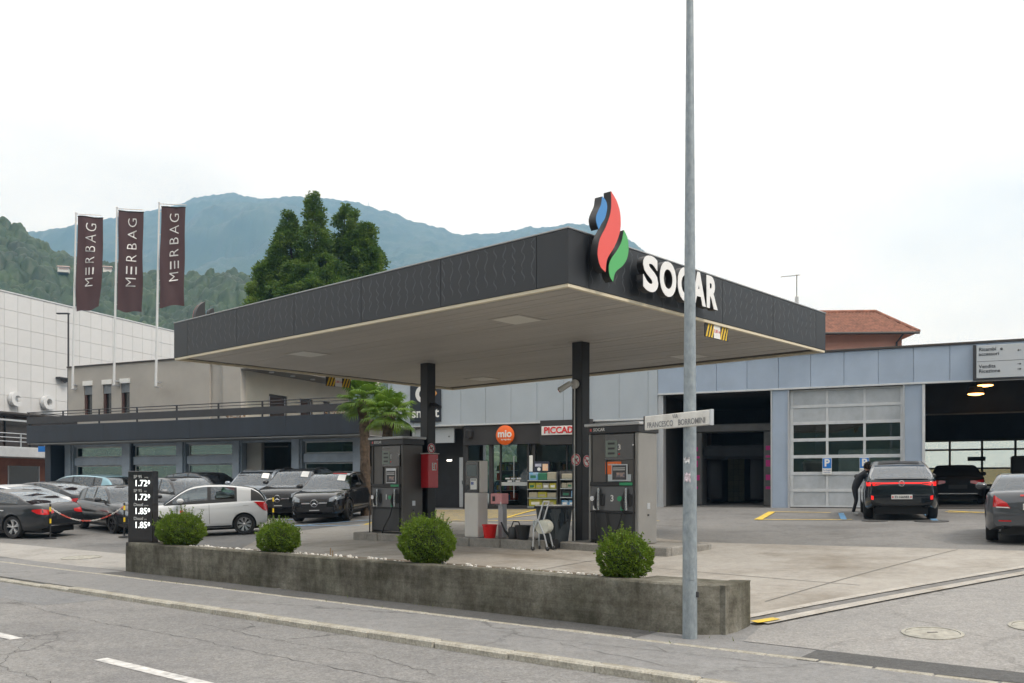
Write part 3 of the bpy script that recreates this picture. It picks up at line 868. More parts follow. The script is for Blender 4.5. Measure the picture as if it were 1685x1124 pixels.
# direction board on the fascia
board = thing('direction_board', 'light grey direction board with arrows on the garage fascia', 'sign', (*FC(3.9, -.12), 0), FAC_A)
BGREY = mat('board_grey', (.47, .50, .53), .4)
MB().box(-.02, .07, -.08, .08, 3.40, 4.50, b=.006).build('side_edge', CHAR, board)
MB().box(.072, 1.42, -.075, .07, 3.43, 4.47, b=.006).build('face_panel', BGREY, board)
MB().box(-.02, 1.44, -.08, .08, 3.375, 3.40).build('bottom_edge', CHAR, board)
INK = mat('ink_dark', (.03, .03, .035), .5)
MB().box(.09, 1.40, -.079, -.076, 3.955, 3.965).build('divider', INK, board)
for s_, z in (('Ricambi', 4.34), ('accessori', 4.19), ('Vendita', 3.80), ('Ricezione', 3.65)):
    lettering(s_, .155, INK, board, (.14, -.08, z), .002, .002, 'LEFT')
lettering('e', .155, INK, board, (.74, -.08, 4.34), .002, .002, 'LEFT')
def arrow(par, x, y, z, d, m_, s_=1.0):
    mb = MB(); mb.box(x - .05 * s_, x + .05 * s_, y - .002, y, z - .008 * s_, z + .008 * s_)
    e = x + .06 * s_ * d
    mb.prism([(e, z), (e - .05 * s_ * d, z + .035 * s_), (e - .05 * s_ * d, z - .035 * s_)], y - .003, y, 'xz')
    return mb.build('arrow', m_, par)
arrow(board, 1.27, -.079, 4.26, -1, INK); arrow(board, 1.27, -.079, 3.83, 1, INK); arrow(board, 1.27, -.079, 3.67, 1, INK)

# ------------------------------------------------------------ shop wing
shop = bld('shop_building', 'shop wing with pale grey panel fascia and charcoal glazed shopfront', 'building')
SZ = 2.48
x = -18.06
while x < -6.6:
    e = min(x + 1.115, -6.5)
    MB().box(x + .005, e, -.03, .03, SZ + .04, ZT - .05, b=.004).build('fascia_panel', PALEP, shop)
    x += 1.12
MB().box(-18.06, -6.5, .035, 9, SZ + .06, ZT - .08).build('fascia_core', PALEP, shop)
MB().box(-18.10, -6.5, -.06, 1.9, SZ - .03, SZ + .035, b=.006).build('soffit', WHITEF, shop)
MB().box(-18.12, -6.5, -.08, .5, ZT - .045, ZT + .03, b=.01).build('roof_edge', DTRIM, shop)
MB().box(-18.20, -18.08, .0, 9, ZG, ZT - .05).build('end_wall', PALEP, shop)
zs = gz(*FC(-12, .3)) + .02
# back of the recess and shop interior shell
MB().box(-18.06, -14.75, 1.55, 1.7, ZG, SZ - .04).build('recess_wall', CHAR, shop)
MB().box(-14.75, -14.56, .25, 1.7, ZG, SZ - .04).build('recess_side', SHOPG, shop)
MB().box(-14.5, -6.6, 5.0, 5.15, ZG, SZ - .04).build('shop_back_wall', mat('shop_wall_inside', (.48, .46, .42), .8, var=.3, scale=.9), shop)
MB().box(-14.5, -6.6, .3, 5.0, zs - .05, zs).build('shop_floor', GREYI, shop)
MB().box(-9.0, -6.62, .1, .25, ZG, SZ - .04).build('blank_wall', PALEP, shop)
# sign band over the shopfront
MB().box(-14.60, -11.12, .02, .3, 1.66, SZ - .035, b=.006).build('sign_band', SHOPG, shop)
MB().box(-11.11, -9.0, -.25, .3, 1.60, SZ - .02 + .08, b=.006).build('sign_band', SHOPG, shop)
MB().box(-11.11, -9.0, .26, .4, 1.58, 1.62).build('lintel', SHOPG, shop)
MB().lathe([(.13, 0), (.15, .3), (.12, .32)], 12, (-14.3, -.1, 1.95), 'z').build('speaker_box', BLACKM, shop, True)
# frames, panes and door leaves
for x, w in ((-14.5, .1), (-13.42, .16), (-13.0, .05), (-11.78, .08), (-11.55, .14), (-10.15, .06), (-9.02, .08)):
    MB().box(x - w / 2, x + w / 2, .12, .24, zs, 1.655 if x < -11.2 else 1.575, b=.004).build('shopfront_post', SHOPG, shop)
MB().box(-14.5, -9.0, .13, .23, zs - .02, zs + .10).build('bottom_rail', SHOPG, shop)
for a, b_ in ((-14.44, -13.51), (-12.97, -11.83), (-11.47, -10.19), (-10.11, -9.07)):
    MB().box(a, b_, .17, .182, zs + .11, 1.655 if a < -11.2 else 1.575).build('pane', GLASSD, shop)
MB().box(-12.43, -12.40, .15, .168, zs + .4, 1.2).build('door_pull', ALU, shop)
STK = mat('sticker_white', (.6, .6, .6), .5)
for (x, z) in ((-12.7, .3), (-12.45, .3), (-12.2, .3), (-12.6, .2), (-12.25, .2)):
    MB().box(x - .1, x + .1, .164, .168, z - .03, z + .03).build('door_lettering', STK, shop)
MB().box(-12.97, -11.83, .163, .166, .02, .16).build('door_sticker_band', mat('sticker_grey', (.45, .47, .47), .5), shop)
# goods on shelves inside
sh_cols = [(.50, .10, .06), (.60, .45, .08), (.12, .28, .12), (.55, .52, .45), (.08, .15, .35), (.45, .22, .08)]
for i, (a, b_) in enumerate(((-14.2, -13.3), (-12.9, -11.9), (-11.4, -10.2), (-10.1, -9.1))):
    sh = thing('shop_shelf', ('tall shelf of goods behind the left shopfront pane', 'low shelf of goods behind the glazed shop door', 'shelf of bright packets behind the pane over the yellow rack', 'shelf of pale jars behind the shop pane next to the canopy column')[i], 'shelf',
               (*FC((a + b_) / 2, 2.2 + .5 * (i % 2)), zs), FAC_A, 'shelves inside the shop')
    w = (b_ - a) / 2
    MB().box(-w, w, .32, .36, 0, 1.9).build('shelf_back', GREYI, sh)
    for j in range(4):
        MB().box(-w, w, 0, .32, .25 + j * .42, .28 + j * .42).build('shelf_board', WHITEF, sh)
        x = -w + .02
        while x < w - .12:
            ww = random.uniform(.07, .16); hh = random.uniform(.16, .34)
            c = random.choice(sh_cols)
            MB().box(x, x + ww, .03, .28, .281 + j * .42, .281 + j * .42 + hh, b=.01).build('packet', mat('goods_%d' % sh_cols.index(c), c, .5), sh)
            x += ww + .01
# round orange sign
mio = thing('round_shop_sign', 'round orange sign with white lettering over the shop door', 'sign', (*FC(-12.70, -.02), 2.02), FAC_A)
MB().lathe([(.39, .0), (.39, -.07), (.375, -.08), (.01, -.08)], 40, axis='y').build('disc', mat('sign_orange', (.80, .13, .012), .4), mio, True)
lettering('mio', .40, PAPER, mio, (0, -.084, .05), .003, .012)
lettering('by migrolino', .085, PAPER, mio, (.06, -.084, -.17), .002, .002)
pic = thing('newsagent_sign', 'white sign board with red capital letters over the shop window', 'sign', (*FC(-10.0, -.27), 2.14), FAC_A)
MB().box(-1.03, .95, -.03, 0, -.17, .17, b=.004).build('board', PAPER, pic)
lettering('PICCADILLY', .34, mat('sign_red', (.62, .012, .015), .45), pic, (-.93, -.036, 0), .010, .008, 'LEFT')
# navy sign square high on the fascia
sm = thing('navy_brand_sign', 'navy square sign with white ring, orange arrow and white lettering on pale fascia', 'sign', (*FC(-16.33, -.06), 3.35), FAC_A)
MB().box(-.73, .73, -.04, .02, -.70, .92, b=.01).build('board', NAVY, sm)
ring = MB(); n = 26
pts = [(.36 * math.cos(R(40 + 280 * i / n)), .36 * math.sin(R(40 + 280 * i / n))) for i in range(n + 1)]
inn = [(.19 * math.cos(R(40 + 280 * i / n)), .19 * math.sin(R(40 + 280 * i / n))) for i in range(n + 1)]
for i in range(n): ring.prism([pts[i], pts[i + 1], inn[i + 1], inn[i]], -.055, -.041, 'xz')
ring.build('ring_emblem', PAPER, sm, loc=(-.10, 0, .46))
MB().prism([(.16, .78), (.34, .78), (.56, .46), (.34, .14), (.16, .14), (.38, .46)], -.06, -.041, 'xz').build('arrow_emblem', mat('sign_amber', (.75, .38, .12), .45), sm)
lettering('smart', .56, PAPER, sm, (0, -.045, -.34), .003, .01)
# hanging direction plate in front of the recess
hp = thing('hanging_plate', 'light grey hanging plate with a small arrow under the pale fascia', 'sign', (*FC(-16.1, .2), 0), FAC_A)
MB().box(-.85, .98, -.04, .04, 1.78, 2.40, b=.006).build('plate', BGREY, hp)
MB().box(-1.0, -.86, -.06, .06, 1.55, 2.44, b=.006).build('hanger', WHITEF, hp)
MB().box(.70, .80, -.045, -.041, 2.03, 2.05).build('arrow_bar', INK, hp); MB().box(.74, .76, -.045, -.041, 1.99, 2.09).build('arrow_head', INK, hp)
wt = thing('white_door_panel', 'narrow white door leaf standing open beside the shop recess', 'door', (*FC(-14.98, .55), zs), FAC_A)
MB().box(-.09, .09, -.03, .03, 0, 2.05, b=.01).build('leaf', WHITEF, wt)
MB().box(.05, .07, -.05, -.032, .95, 1.1).build('handle', CHAR, wt)
for i, (x, z) in enumerate(((-16.05, 1.1), (-15.35, 1.12))):
    t = thing('recess_lamp', ('small lit lamp in the dark recess, nearer the red box', 'small lit lamp in the dark recess, beside the white door leaf')[i], 'lamp', (*FC(x, 1.45), z), FAC_A, 'small lit recess lamps')
    MB().box(-.11, .11, -.03, .03, -.03, .03, b=.01).build('lamp_glass', LAMPW, t)
    MB().box(-.13, .13, .031, .05, -.05, .05, b=.005).build('lamp_base', WHITEF, t)
# display racks standing outside the window
RACKC = mat('rack_grey', (.10, .10, .10), .5, .3)
YEL = mat('goods_yellow', (.40, .33, .03), .45, var=.25, scale=9, var2=(.25, .30, .05)); BLU = mat('goods_blue', (.05, .24, .45), .4, var=.3, scale=8, var2=(.3, .4, .5))
GRN = mat('goods_green', (.03, .16, .09), .45); CRM = mat('goods_cream', (.36, .33, .25), .5)
def rack(x, lab, rows_, topad):
    t = thing('display_rack', lab, 'display rack', (*FC(x, -.75), gz(*FC(x, -.75)) + .01), FAC_A, 'display racks outside the shop window')
    w = .62
    MB().box(-w, w, .25, .29, .08, 1.42, b=.005).build('rack_back', RACKC, t)
    for s_ in (-w, w - .03): MB().box(s_, s_ + .03, -.22, .25, .06, 1.42, b=.004).build('rack_side', RACKC, t)
    for j in range(4):
        z = .10 + j * .335
        MB().box(-w + .031, w - .031, -.25, .24, z - .03, z, b=.004).build('rack_shelf', mat('rack_shelf_blue', (.35, .45, .52), .4), t)
        MB().box(-w + .031, w - .031, -.262, -.252, z - .035, z + .0).build('price_strip', mat('price_strip', (.34, .38, .40), .5), t)
        if rows_[j] is None: continue
        m_, n_, hh = rows_[j]
        for i in range(n_):
            cw = (2 * w - .1) / n_
            mm = m_[(i + j) % len(m_)]
            x0 = -w + .05 + i * cw
            c = MB().box(x0 + .006, x0 + cw - .006, -.20, .2, z + .002, z + hh * random.uniform(.9, 1.0), b=.02).build('canister', mm, t)
            MB().box(x0 + cw * .2, x0 + cw * .8, -.204, -.201, z + hh * .25, z + hh * .6).build('canister_label', random.choice((PAPER, CRM, GRN)), c)
    if topad:
        MB().box(-.40, .22, -.05, -.02, 1.43, 1.81, b=.006).build('advert_board', mat('advert_navy', (.03, .035, .06), .4), t)
        MB().box(-.05, .17, -.056, -.052, 1.46, 1.72).build('advert_picture', mat('advert_food', (.55, .28, .14), .5, var=.6, scale=14, var2=(.7, .6, .5)), t)
        MB().box(-.36, -.10, -.056, -.052, 1.62, 1.73).build('advert_words', mat('advert_words', (.45, .45, .55), .5, var=.5, scale=30), t)
        MB().lathe([(.07, -.056), (.07, -.051)], 16, (-.2, 0, 1.52), 'y').build('advert_badge', PAPER, t)
        MB().box(-.62, -.48, -.03, 0, 1.43, 2.05, b=.01).build('advert_flag', PAPER, t)
rack(-10.72, 'display rack of yellow canisters standing outside the shop window', [((YEL,), 2, .30), ((YEL, CRM), 3, .22), ((YEL, CRM, YEL), 4, .24), ((BLU, GRN, CRM), 3, .3)], True)
rack(-9.38, 'display rack of blue bottles standing between yellow rack and canopy column', [((BLU,), 4, .24), ((BLU, BLACKM), 3, .26), ((CRM, BLU, CRM), 5, .22), ((CRM,), 2, .22)], False)

# ------------------------------------------------------------ showroom with balcony, on the left
srm = bld('showroom_building', 'two-storey beige showroom with dark balcony band and blue-grey columns', 'building')
B0, B1 = -37.9, -18.25
zg = -1.7
for (a, b_) in ((B0, -32.6), (-32.594, -27.3), (-27.294, -22.0), (-21.994, B1)):
    MB().box(a, b_, -2.0, -1.88, 2.13, 2.96, b=.005).build('balcony_panel', NAVY, srm)
MB().box(B0, B0 + .12, -1.875, 1.0, 2.13, 2.96).build('balcony_panel', NAVY, srm)
MB().box(B0 + .13, B1, -1.87, 6.5, 2.10, 2.30).build('balcony_slab', GREYI, srm)
MB().box(B0 + .02, B1, -1.96, .2, 2.06, 2.095, b=.004).build('balcony_soffit', mat('soffit_grey', (.30, .30, .30), .8), srm)
MB().box(B0, B1 + .5, -1.99, -1.93, 3.06, 3.38, b=.005).build('rail_board', CHAR, srm)
MB().box(B0, B0 + .06, -1.925, .9, 3.06, 3.38).build('rail_board', CHAR, srm)
MB().tube([(B0, -1.96, 3.62), (B1 + .4, -1.96, 3.62)], .024, 6).build('hand_rail', CHAR, srm)
MB().tube([(B0, -1.96, 3.49), (B1 + .4, -1.96, 3.49)], .018, 6).build('hand_rail', CHAR, srm)
MB().tube([(B0, -1.96, 3.62), (B0, .9, 3.62)], .024, 6).build('hand_rail', CHAR, srm)
x = B0 + .03
while x < B1 + .4:
    MB().box(x - .035, x + .035, -1.925, -1.88, 2.97, 3.62).build('rail_post', CHAR, srm)
    x += 2.43
# columns and glazed bays
colx = [-36.75, -32.72, -29.30, -25.92, -22.58, -19.35]
for i, x in enumerate(colx):
    w = .26 if i != 1 else .34
    MB().box(x - w, x + w * .55, -.55, -.15, zg, 2.09, b=.01).build('column', STEELB, srm)
    MB().box(x + w * .55 + .002, x + w * .55 + .09, -.45, -.16, zg, 2.09).build('column_side', NAVY if i == 1 else STEELB, srm)
MB().box(-37.4, -19.0, -.40, -.1, 1.96, 2.055).build('lintel', STEELB, srm)
for i in range(5):
    a, b_ = colx[i] + .30, colx[i + 1] - .28
    if i == 3:       # open carport bay
        MB().box(a - .2, b_ + .2, 3.0, 3.2, zg, 2.05).build('carport_wall', mat('carport_grey', (.12, .115, .115), .8), srm)
        MB().box(a - .1, a + .75, -.1, .1, zg, 2.05).build('carport_pier', BEIGE, srm)
        continue
    MB().box(a, b_, -.42, -.18, 1.03, 1.42, b=.006).build('transom', STEELB, srm)
    for (z0, z1) in ((1.43, 1.95), (zg + .2, 1.02)):
        fr = MB()
        fr.box(a, b_, -.3, -.22, z1 - .05, z1); fr.box(a, b_, -.3, -.22, z0, z0 + .05)
        fr.box(a, a + .05, -.3, -.22, z0 + .05, z1 - .05); fr.box(b_ - .05, b_, -.3, -.22, z0 + .05, z1 - .05)
        fr.build('window_frame', WHITEF, srm)
        MB().box(a + .051, b_ - .051, -.27, -.26, z0 + .051, z1 - .051).build('pane', GLASS, srm)
MB().box(-37.6, -18.3, 5.5, 5.7, zg, 2.05).build('showroom_back_wall', mat('showroom_wall', (.20, .17, .14), .8, var=.4, scale=.25, var2=(.08, .09, .07)), srm)
MB().box(-37.6, -18.3, -.2, 5.5, zg, zg + .1).build('showroom_floor', GREYI, srm)
MB().box(-37.6, -37.2, -1.2, 5.5, zg, 2.05).build('end_wall', NAVY, srm)
MB().box(-18.6, -18.3, -.1, 5.5, zg, 2.05).build('end_wall', STEELB, srm)
for x, zz in ((-35.0, 1.0), (-31.5, 1.7), (-28, .6), (-21.5, .9)):
    MB().box(x, x + 1.6, 2.5, 2.7, zg + .1, zz, b=.02).build('showroom_screen', mat('screen_pale', (.45, .42, .38), .7), srm)
# upper storey
UR = -27.0
UZ = 6.22
up = MB()
wins = [(-37.48, -36.88), (-36.10, -35.50), (-34.83, -34.22)]
xc = -38.66
for (a, b_) in wins:
    up.box(xc, a, 1.0, 1.3, 2.31, UZ); up.box(a, b_, 1.0, 1.3, 5.45, UZ); up.box(a, b_, 1.0, 1.3, 2.31, 3.72); xc = b_
up.box(xc, -28.95, 1.0, 1.3, 2.31, UZ)
up.build('upper_wall', BEIGE, srm)
MB().box(-28.94, -28.1, 1.12, 1.3, 2.31, UZ).build('wall_recess', BEIGE, srm)
MB().box(-28.09, UR, .96, 1.3, 2.31, UZ - .01).build('corner_pier', BEIGE, srm)
MB().box(UR - .3, UR, 1.301, 1.95, 2.31, UZ - .02).build('side_wall', CREAM, srm)
sw = MB(); yy = 1.951
doors = [(3.0, 4.4), (5.4, 6.5), (7.4, 8.0)]
for (a, b_) in doors:
    sw.box(UR - .28, UR - .02, yy, a, 2.31, UZ - .02); sw.box(UR - .28, UR - .02, a, b_, 4.55, UZ - .02); yy = b_
sw.box(UR - .28, UR - .02, yy, 10, 2.31, UZ - .02)
sw.build('side_wall', CREAM, srm)
for (a, b_) in doors:
    d_ = MB().box(UR - .2, UR - .1, a, b_, 2.31, 4.54).build('terrace_door', BLACKM, srm)
    MB().box(UR - .095, UR - .085, a + .12, b_ - .12, 2.5, 4.40).build('pane', mat('dark_pane', (.02, .024, .024), .06), d_)
    for q in (a + .09, b_ - .13): MB().box(UR - .084, UR - .07, q, q + .03, 2.45, 4.44).build('door_frame', ALU, d_)
MB().box(-38.7, UR + .02, .93, 10.2, UZ, UZ + .07, b=.01).build('roof_edge', DTRIM, srm)
MB().box(UR + .021, UR + 1.7, .95, 10.2, 5.56, 5.95, b=.01).build('roof_overhang', mat('overhang_white', (.62, .60, .54), .8), srm)
MB().box(UR - .0, UR + 1.68, .99, 10.1, 5.50, 5.555).build('overhang_soffit', GREYI, srm)
for y in (2.2, 3.8, 5.4, 7.0):
    MB().lathe([(.11, 0), (.13, -.05), (.01, -.06)], 12, (UR + .8, y, 5.5)).build('downlight', WHITEF, srm, True)
MB().box(-38.66, UR - .3, 1.31, 10, 2.31, UZ - .02).build('upper_core', DARKI, srm)
MB().box(-26.7, -18.3, 6.4, 6.55, 2.3, 3.4).build('terrace_parapet', mat('terrace_brown', (.16, .11, .085), .8, var=.3, scale=1.5), srm)
BLIND = mat('roller_blind', (.22, .24, .26), .5)
for (a, b_) in wins:
    w = MB().box(a, b_, 1.16, 1.2, 3.721, 5.449).build('window', mat('dark_pane', (.02, .024, .024), .06), srm)
    MB().box(a - .04, b_ + .04, .94, 1.0, 5.22, 5.46, b=.004).build('lintel_box', PAPER, w)
    MB().box(a + .002, a + .12, 1.06, 1.16, 3.722, 5.2).build('frame', RUST, w)
    MB().box(b_ - .05, b_ - .002, 1.06, 1.16, 3.722, 5.2).build('frame', CHAR, w)
    for j in range(8):
        MB().box(a + .02, b_ - .02, 1.04, 1.058, 4.76 + j * .058, 4.76 + j * .058 + .05, b=.006).build('blind_slat', BLIND, w)
# plant pots on the balcony
for i, x in enumerate((-25.4, -19.9)):
    t = thing('planter_pot', ('dry brown shrub in a pot on the balcony above the carport bay', 'low brown trough on the balcony behind the palm crowns')[i], 'planter', (*FC(x, -1.2), 2.31), FAC_A)
    MB().lathe([(.2, 0), (.28, .5), (.25, .5)], 14).build('pot', mat('terracotta', (.30, .13, .07), .8), t, True)
    mb = MB()
    for j in range(90):
        a = random.uniform(0, 6.28); e = random.uniform(.2, 1.4); r_ = random.uniform(.2, .5)
        d_ = Vector((math.cos(a) * math.cos(e), math.sin(a) * math.cos(e), math.sin(e))) * r_
        q = Vector((0, 0, .5)) + d_; s_ = Vector((random.uniform(-1, 1), random.uniform(-1, 1), random.uniform(-1, 1))) * .06
        mb.quad(q, q + s_, q + s_ + d_ * .2, q + d_ * .2)
    mb.build('dry_foliage', mat('dry_leaf', (.20, .12, .06), .8), t)

# ------------------------------------------------------------ white panel-clad building far left
WP = mat('white_cladding', (.60, .605, .61), .45, var=.05, scale=.5, objvar=.025)
wb_o = ((112 - 842.5) / 1506 * 60, 60.0); wb_a = math.atan2(.944, .33)
wb = thing('white_building', 'large white panel-clad hall with raised letters above a brick ground floor', 'building', (wb_o[0], wb_o[1], 0), wb_a)
# local x runs away from the camera, local y to the left (into the block)
pw, ph = .98, 1.04
pm_ = MB().box(.008, pw - .008, 0, .06, .008, ph - .008, b=.006).mesh('cladding_panel')
ztop = 11.75; nrow = 7
for i in range(-9, 16):
    for j in range(nrow):
        mobj('cladding_panel', pm_, WP, wb, (i * pw, 0, ztop - (j + 1) * ph))
MB().box(-9 * pw, 16 * pw, .065, 14, ztop - nrow * ph + .01, ztop - .02).build('hall_core', mat('joint_grey', (.36, .37, .38), .7), wb)
MB().box(-9 * pw, 16 * pw, -.04, .3, ztop, ztop + .09, b=.01).build('roof_edge', WHITEF, wb)
LET = mat('letter_white', (.62, .63, .64), .45)
TURN = Matrix.Rotation(0, 4, 'Z')
# letters face the street: local -y
for ch, x in (('c', -4.35), ('o', -1.85)):
    if ch in 'co':
        me = text_mesh(ch, 1.75, .16, .045); me.transform(FRONT)
        t = mobj('raised_letter', me, LET, None)
        t.location = wb.matrix_basis @ Vector((x, -.32, 5.35)) if False else Matrix.Translation((wb_o[0], wb_o[1], 0)) @ Matrix.Rotation(wb_a, 4, 'Z') @ Vector((x, -.22, 5.45))
        t.rotation_euler = (0, 0, wb_a)
        setp(t, {'c': 'raised white letter c on the white panel hall', 'o': 'raised white letter o on the white panel hall'}[ch], 'letter', 'raised letters on the white hall')
zb0 = ztop - nrow * ph
MB().box(-12, 16, 1.2, 1.4, 1.9, zb0).build('upper_glazing', mat('glazing_brown', (.05, .032, .025), .15, var=.5, scale=.5), wb)
for i in range(-6, 8): MB().box(i * 1.9 - .03, i * 1.9 + .03, 1.12, 1.198, 1.9, zb0).build('glazing_bar', CHAR, wb)
MB().box(-12, 16, -.6, 1.19, zb0 - .10, zb0 - .0).build('canopy_edge', DTRIM, wb)
MB().box(-12, 16, -1.9, 1.19, 1.72, 2.32, b=.02).build('terrace_band', WHITEF, wb)
for z in (2.62, 2.86, 3.1):
    MB().tube([(-12, -1.85, z), (16, -1.85, z)], .03, 6).build('terrace_rail', ALU, wb)
for i in range(-6, 9): MB().box(i * 1.8 - .03, i * 1.8 + .03, -1.88, -1.82, 2.321, 3.12).build('terrace_post', ALU, wb)
MB().box(-12, 16, -1.0, -.8, 3.9, 4.0).build('awning_rail', ALU, wb)
BRICK = mat('brick_wall', (.26, .105, .065), .85, var=.25, scale=1.2, bump=.3, bscale=30)
MB().box(-12, 16, .0, .3, -2.2, 1.71).build('brick_wall', BRICK, wb)
for (a, b_) in ((-4.6, -2.4), (-1.2, .2)):
    w = MB().box(a, b_, -.03, .02, -.6, 1.25).build('window', mat('dark_pane', (.02, .024, .024), .06), wb)
    MB().box(a - .06, a, -.05, .02, -.6, 1.25).build('frame', WHITEF, w); MB().box(b_, b_ + .08, -.05, .02, -.6, 1.25).build('frame', WHITEF, w)
MB().lathe([(.02, -.16), (.14, -.08), (.16, 0), (.14, .08), (.02, .16)], 12, (.9, -.5, .72)).build('globe_lamp', LAMPO, wb, True)
for x in (1.7, 5.2): MB().lathe([(.02, .06), (.2, .03), (.2, 0)], 12, (x, -.3, zb0 - .16)).build('soffit_lamp', LAMPO, wb, True)
DOME = mat('dome_dark', (.04, .04, .045), .3)
dc = thing('dome_camera', 'dark dome camera bracket on the white panel wall', 'camera', Matrix.Translation((wb_o[0], wb_o[1], 0)) @ Matrix.Rotation(wb_a, 4, 'Z') @ Vector((-.55, -.3, 6.85)), wb_a)
MB().box(-.5, .5, -.08, .3, .1, .2, b=.03).build('bracket', DOME, dc); MB().lathe([(.3, .1), (.24, -.02), (.05, -.16)], 14).build('dome', DOME, dc, True)

# ------------------------------------------------------------ pink house with tiled hip roof, behind the garage
hs_d = 56.0
def hx(px): return (px - 842.5) / 1506 * hs_d
def hz(py): return (800 - py) / 1506 * hs_d
house = thing('pink_house', 'pink house with red tiled hip roof behind the garage', 'house', (hx(1484), hs_d, -.8), -.06)
PINK = mat('pink_render', (.58, .30, .23), .85, var=.08, scale=.8)
wz = hz(549) + .8
MB().box(-8, 0, 0, 8, 0, wz).build('wall', PINK, house)
TILE = mat('roof_tile_red', (.285, .125, .080), .85, var=.35, scale=2.4, var2=(.175, .080, .054))
ez = (800 - 547) / 1506 * 55.25 + .8; rz = (800 - 514) / 1506 * 60 + .8; ov = .75; rx = -.22
roof = MB().add([(-9, -ov, ez), (ov, -ov, ez), (ov, 8 + ov, ez), (-9, 8 + ov, ez), (-9, 4, rz), (rx, 4, rz)], [(0, 1, 5, 4), (1, 2, 5), (2, 3, 4, 5), (0, 3, 2, 1), (0, 4, 3)]).build('roof', TILE, house)
tl = MB(); sl = Vector((0, 4 + ov, rz - ez)); ln = sl.length; nr = 15
for j in range(nr):
    f0, f1 = j / nr, (j + 1.12) / nr
    xe = ov + (rx - ov) * f0
    x = -9.0
    while x < xe - .05:
        y0 = -ov + sl.y * f0; y1 = -ov + sl.y * min(1, f1); z0 = ez + sl.z * f0; z1 = ez + sl.z * min(1, f1); w = .22
        tl.add([(x, y0, z0 + .03), (x + w * .5, y0 - .01, z0 + .10), (x + w, y0, z0 + .03), (x, y1, z1 + .02), (x + w * .5, y1, z1 + .06), (x + w, y1, z1 + .02)], [(0, 1, 4, 3), (1, 2, 5, 4)])
        x += w
o = tl.build('roof_tiles', TILE, roof); o['kind'] = 'stuff'
MB().tube([(-9, 4, rz + .06), (rx, 4, rz + .06)], .12, 8).build('ridge_tiles', TILE, roof)
MB().tube([(rx, 4, rz + .06), (ov, -ov, ez + .08)], .10, 8).build('hip_tiles', TILE, roof)
MB().tube([(-9, -ov - .06, ez - .03), (ov, -ov - .06, ez - .03)], .08, 8).build('gutter', DTRIM, house)
MB().tube([(-.15, -ov, ez - .05), (-.35, -.12, ez - .5), (-.35, -.12, 0)], .06, 6).build('downpipe', CHAR, house)
# television aerial on a pole left of it
ae = thing('roof_aerial', 'thin television aerial on a pole above the canopy corner', 'aerial', ((1311 - 842.5) / 1506 * 50, 50, 4.5))
zt = (800 - 452) / 1506 * 50 - 4.5
MB().tube([(0, 0, 0), (0, 0, zt)], .022, 6).build('pole', CHAR, ae)
MB().tube([(-.85, 0, zt - .12), (.2, 0, zt - .02)], .014, 5).build('boom', CHAR, ae)
for i in range(6): MB().tube([(-.8 + i * .17, -.18, zt - .115 + i * .016), (-.8 + i * .17, .18, zt - .115 + i * .016)], .008, 4).build('element', CHAR, ae)
MB().box(-.1, .1, -.02, .02, zt - 1.6, zt - 1.2).build('panel_antenna', WHITEF, ae)
# ------------------------------------------------------------ canopy
FASC = mat('fascia_charcoal', (.018, .021, .026), .5, .0, var=.10, scale=.7)
FASR = mat('fascia_relief', (.058, .064, .072), .45)
SOFF = mat('soffit_beige', (.425, .405, .375), .6, var=.09, scale=.55, var2=(.36, .342, .315), objvar=.012, detail=8, stretch=(1, .25, 1))
SOFJ = mat('soffit_gap', (.10, .09, .08), .9)
CREAMT = mat('cream_trim', (.62, .55, .41), .5)
HU, HV = 4.55, 5.93
ZS, ZTOP = 3.0, 3.82
can = thing('canopy', 'flat fuel station canopy with charcoal wave-pattern fascia and beige slatted soffit', 'canopy', (*CN(0, 0), 0), CAN_A)
PWV = 1.98
wave_cache = {}
def wave_relief(length, seed):
    """rows of raised S-shaped ripples on a fascia panel (local x along the panel, z up, face at y=0)"""
    rng = random.Random(seed); mb = MB()
    ncol = int(length / .19)
    for i in range(ncol):
        x = .07 + i * (length - .14) / max(1, ncol - 1)
        z = .05 + (.06 if i % 2 else 0) + rng.uniform(0, .05)
        while z < .70:
            h = rng.uniform(.15, .30); h = min(h, .80 - z); amp = .030 * (1 if rng.random() < .5 else -1); n = 8; w = .014
            vs_ = []
            for k in range(n + 1):
                t = k / n; xx = x + amp * math.sin(2 * math.pi * t) ; zz = z + h * t; ww = w * math.sin(math.pi * min(max(t, .06), .94)) + .001
                vs_ += [(xx - ww, -.0008, zz), (xx, -.0035, zz), (xx + ww, -.0008, zz)]
            fs_ = []
            for k in range(n):
                b = 3 * k
                fs_ += [(b, b + 1, b + 4, b + 3), (b + 1, b + 2, b + 5, b + 4)]
            mb.add(vs_, fs_); z += h * rng.uniform(.75, 1.05)
    return mb.mesh('wave_relief', True, 80)
def fascia_side(L, n0, place):
    """place(x) -> (loc, rotz); the first and last panel are the plain corner pieces"""
    corner = .62 if L > 10 else .50
    segs = [(0, corner, 0)]; m = n0; w = (L - 2 * corner) / m
    segs += [(corner + i * w, corner + (i + 1) * w, 1) for i in range(m)] + [(L - corner, L, 0)]
    for (a, b_, wav) in segs:
        loc, rz = place(a)
        p = MB().box(.003, b_ - a - .003, 0, .05, 0, .805, b=.004).build('fascia_panel', FASC, can, loc=loc, rot=(0, 0, rz))
        if wav:
            key = round(b_ - a, 3)
            if key not in wave_cache: wave_cache[key] = [wave_relief(b_ - a, sd_) for sd_ in (1, 2, 3)]
            o = mobj('wave_relief', random.choice(wave_cache[key]), FASR, p); o['kind'] = 'stuff'
zl = ZS + .01
fascia_side(2 * HV, 5, lambda a: ((-HU, HV - a, zl), -math.pi / 2))           # street side (left in the photo)
fascia_side(2 * HU, 4, lambda a: ((-HU + a, -HV, zl), 0))                      # right side with the name
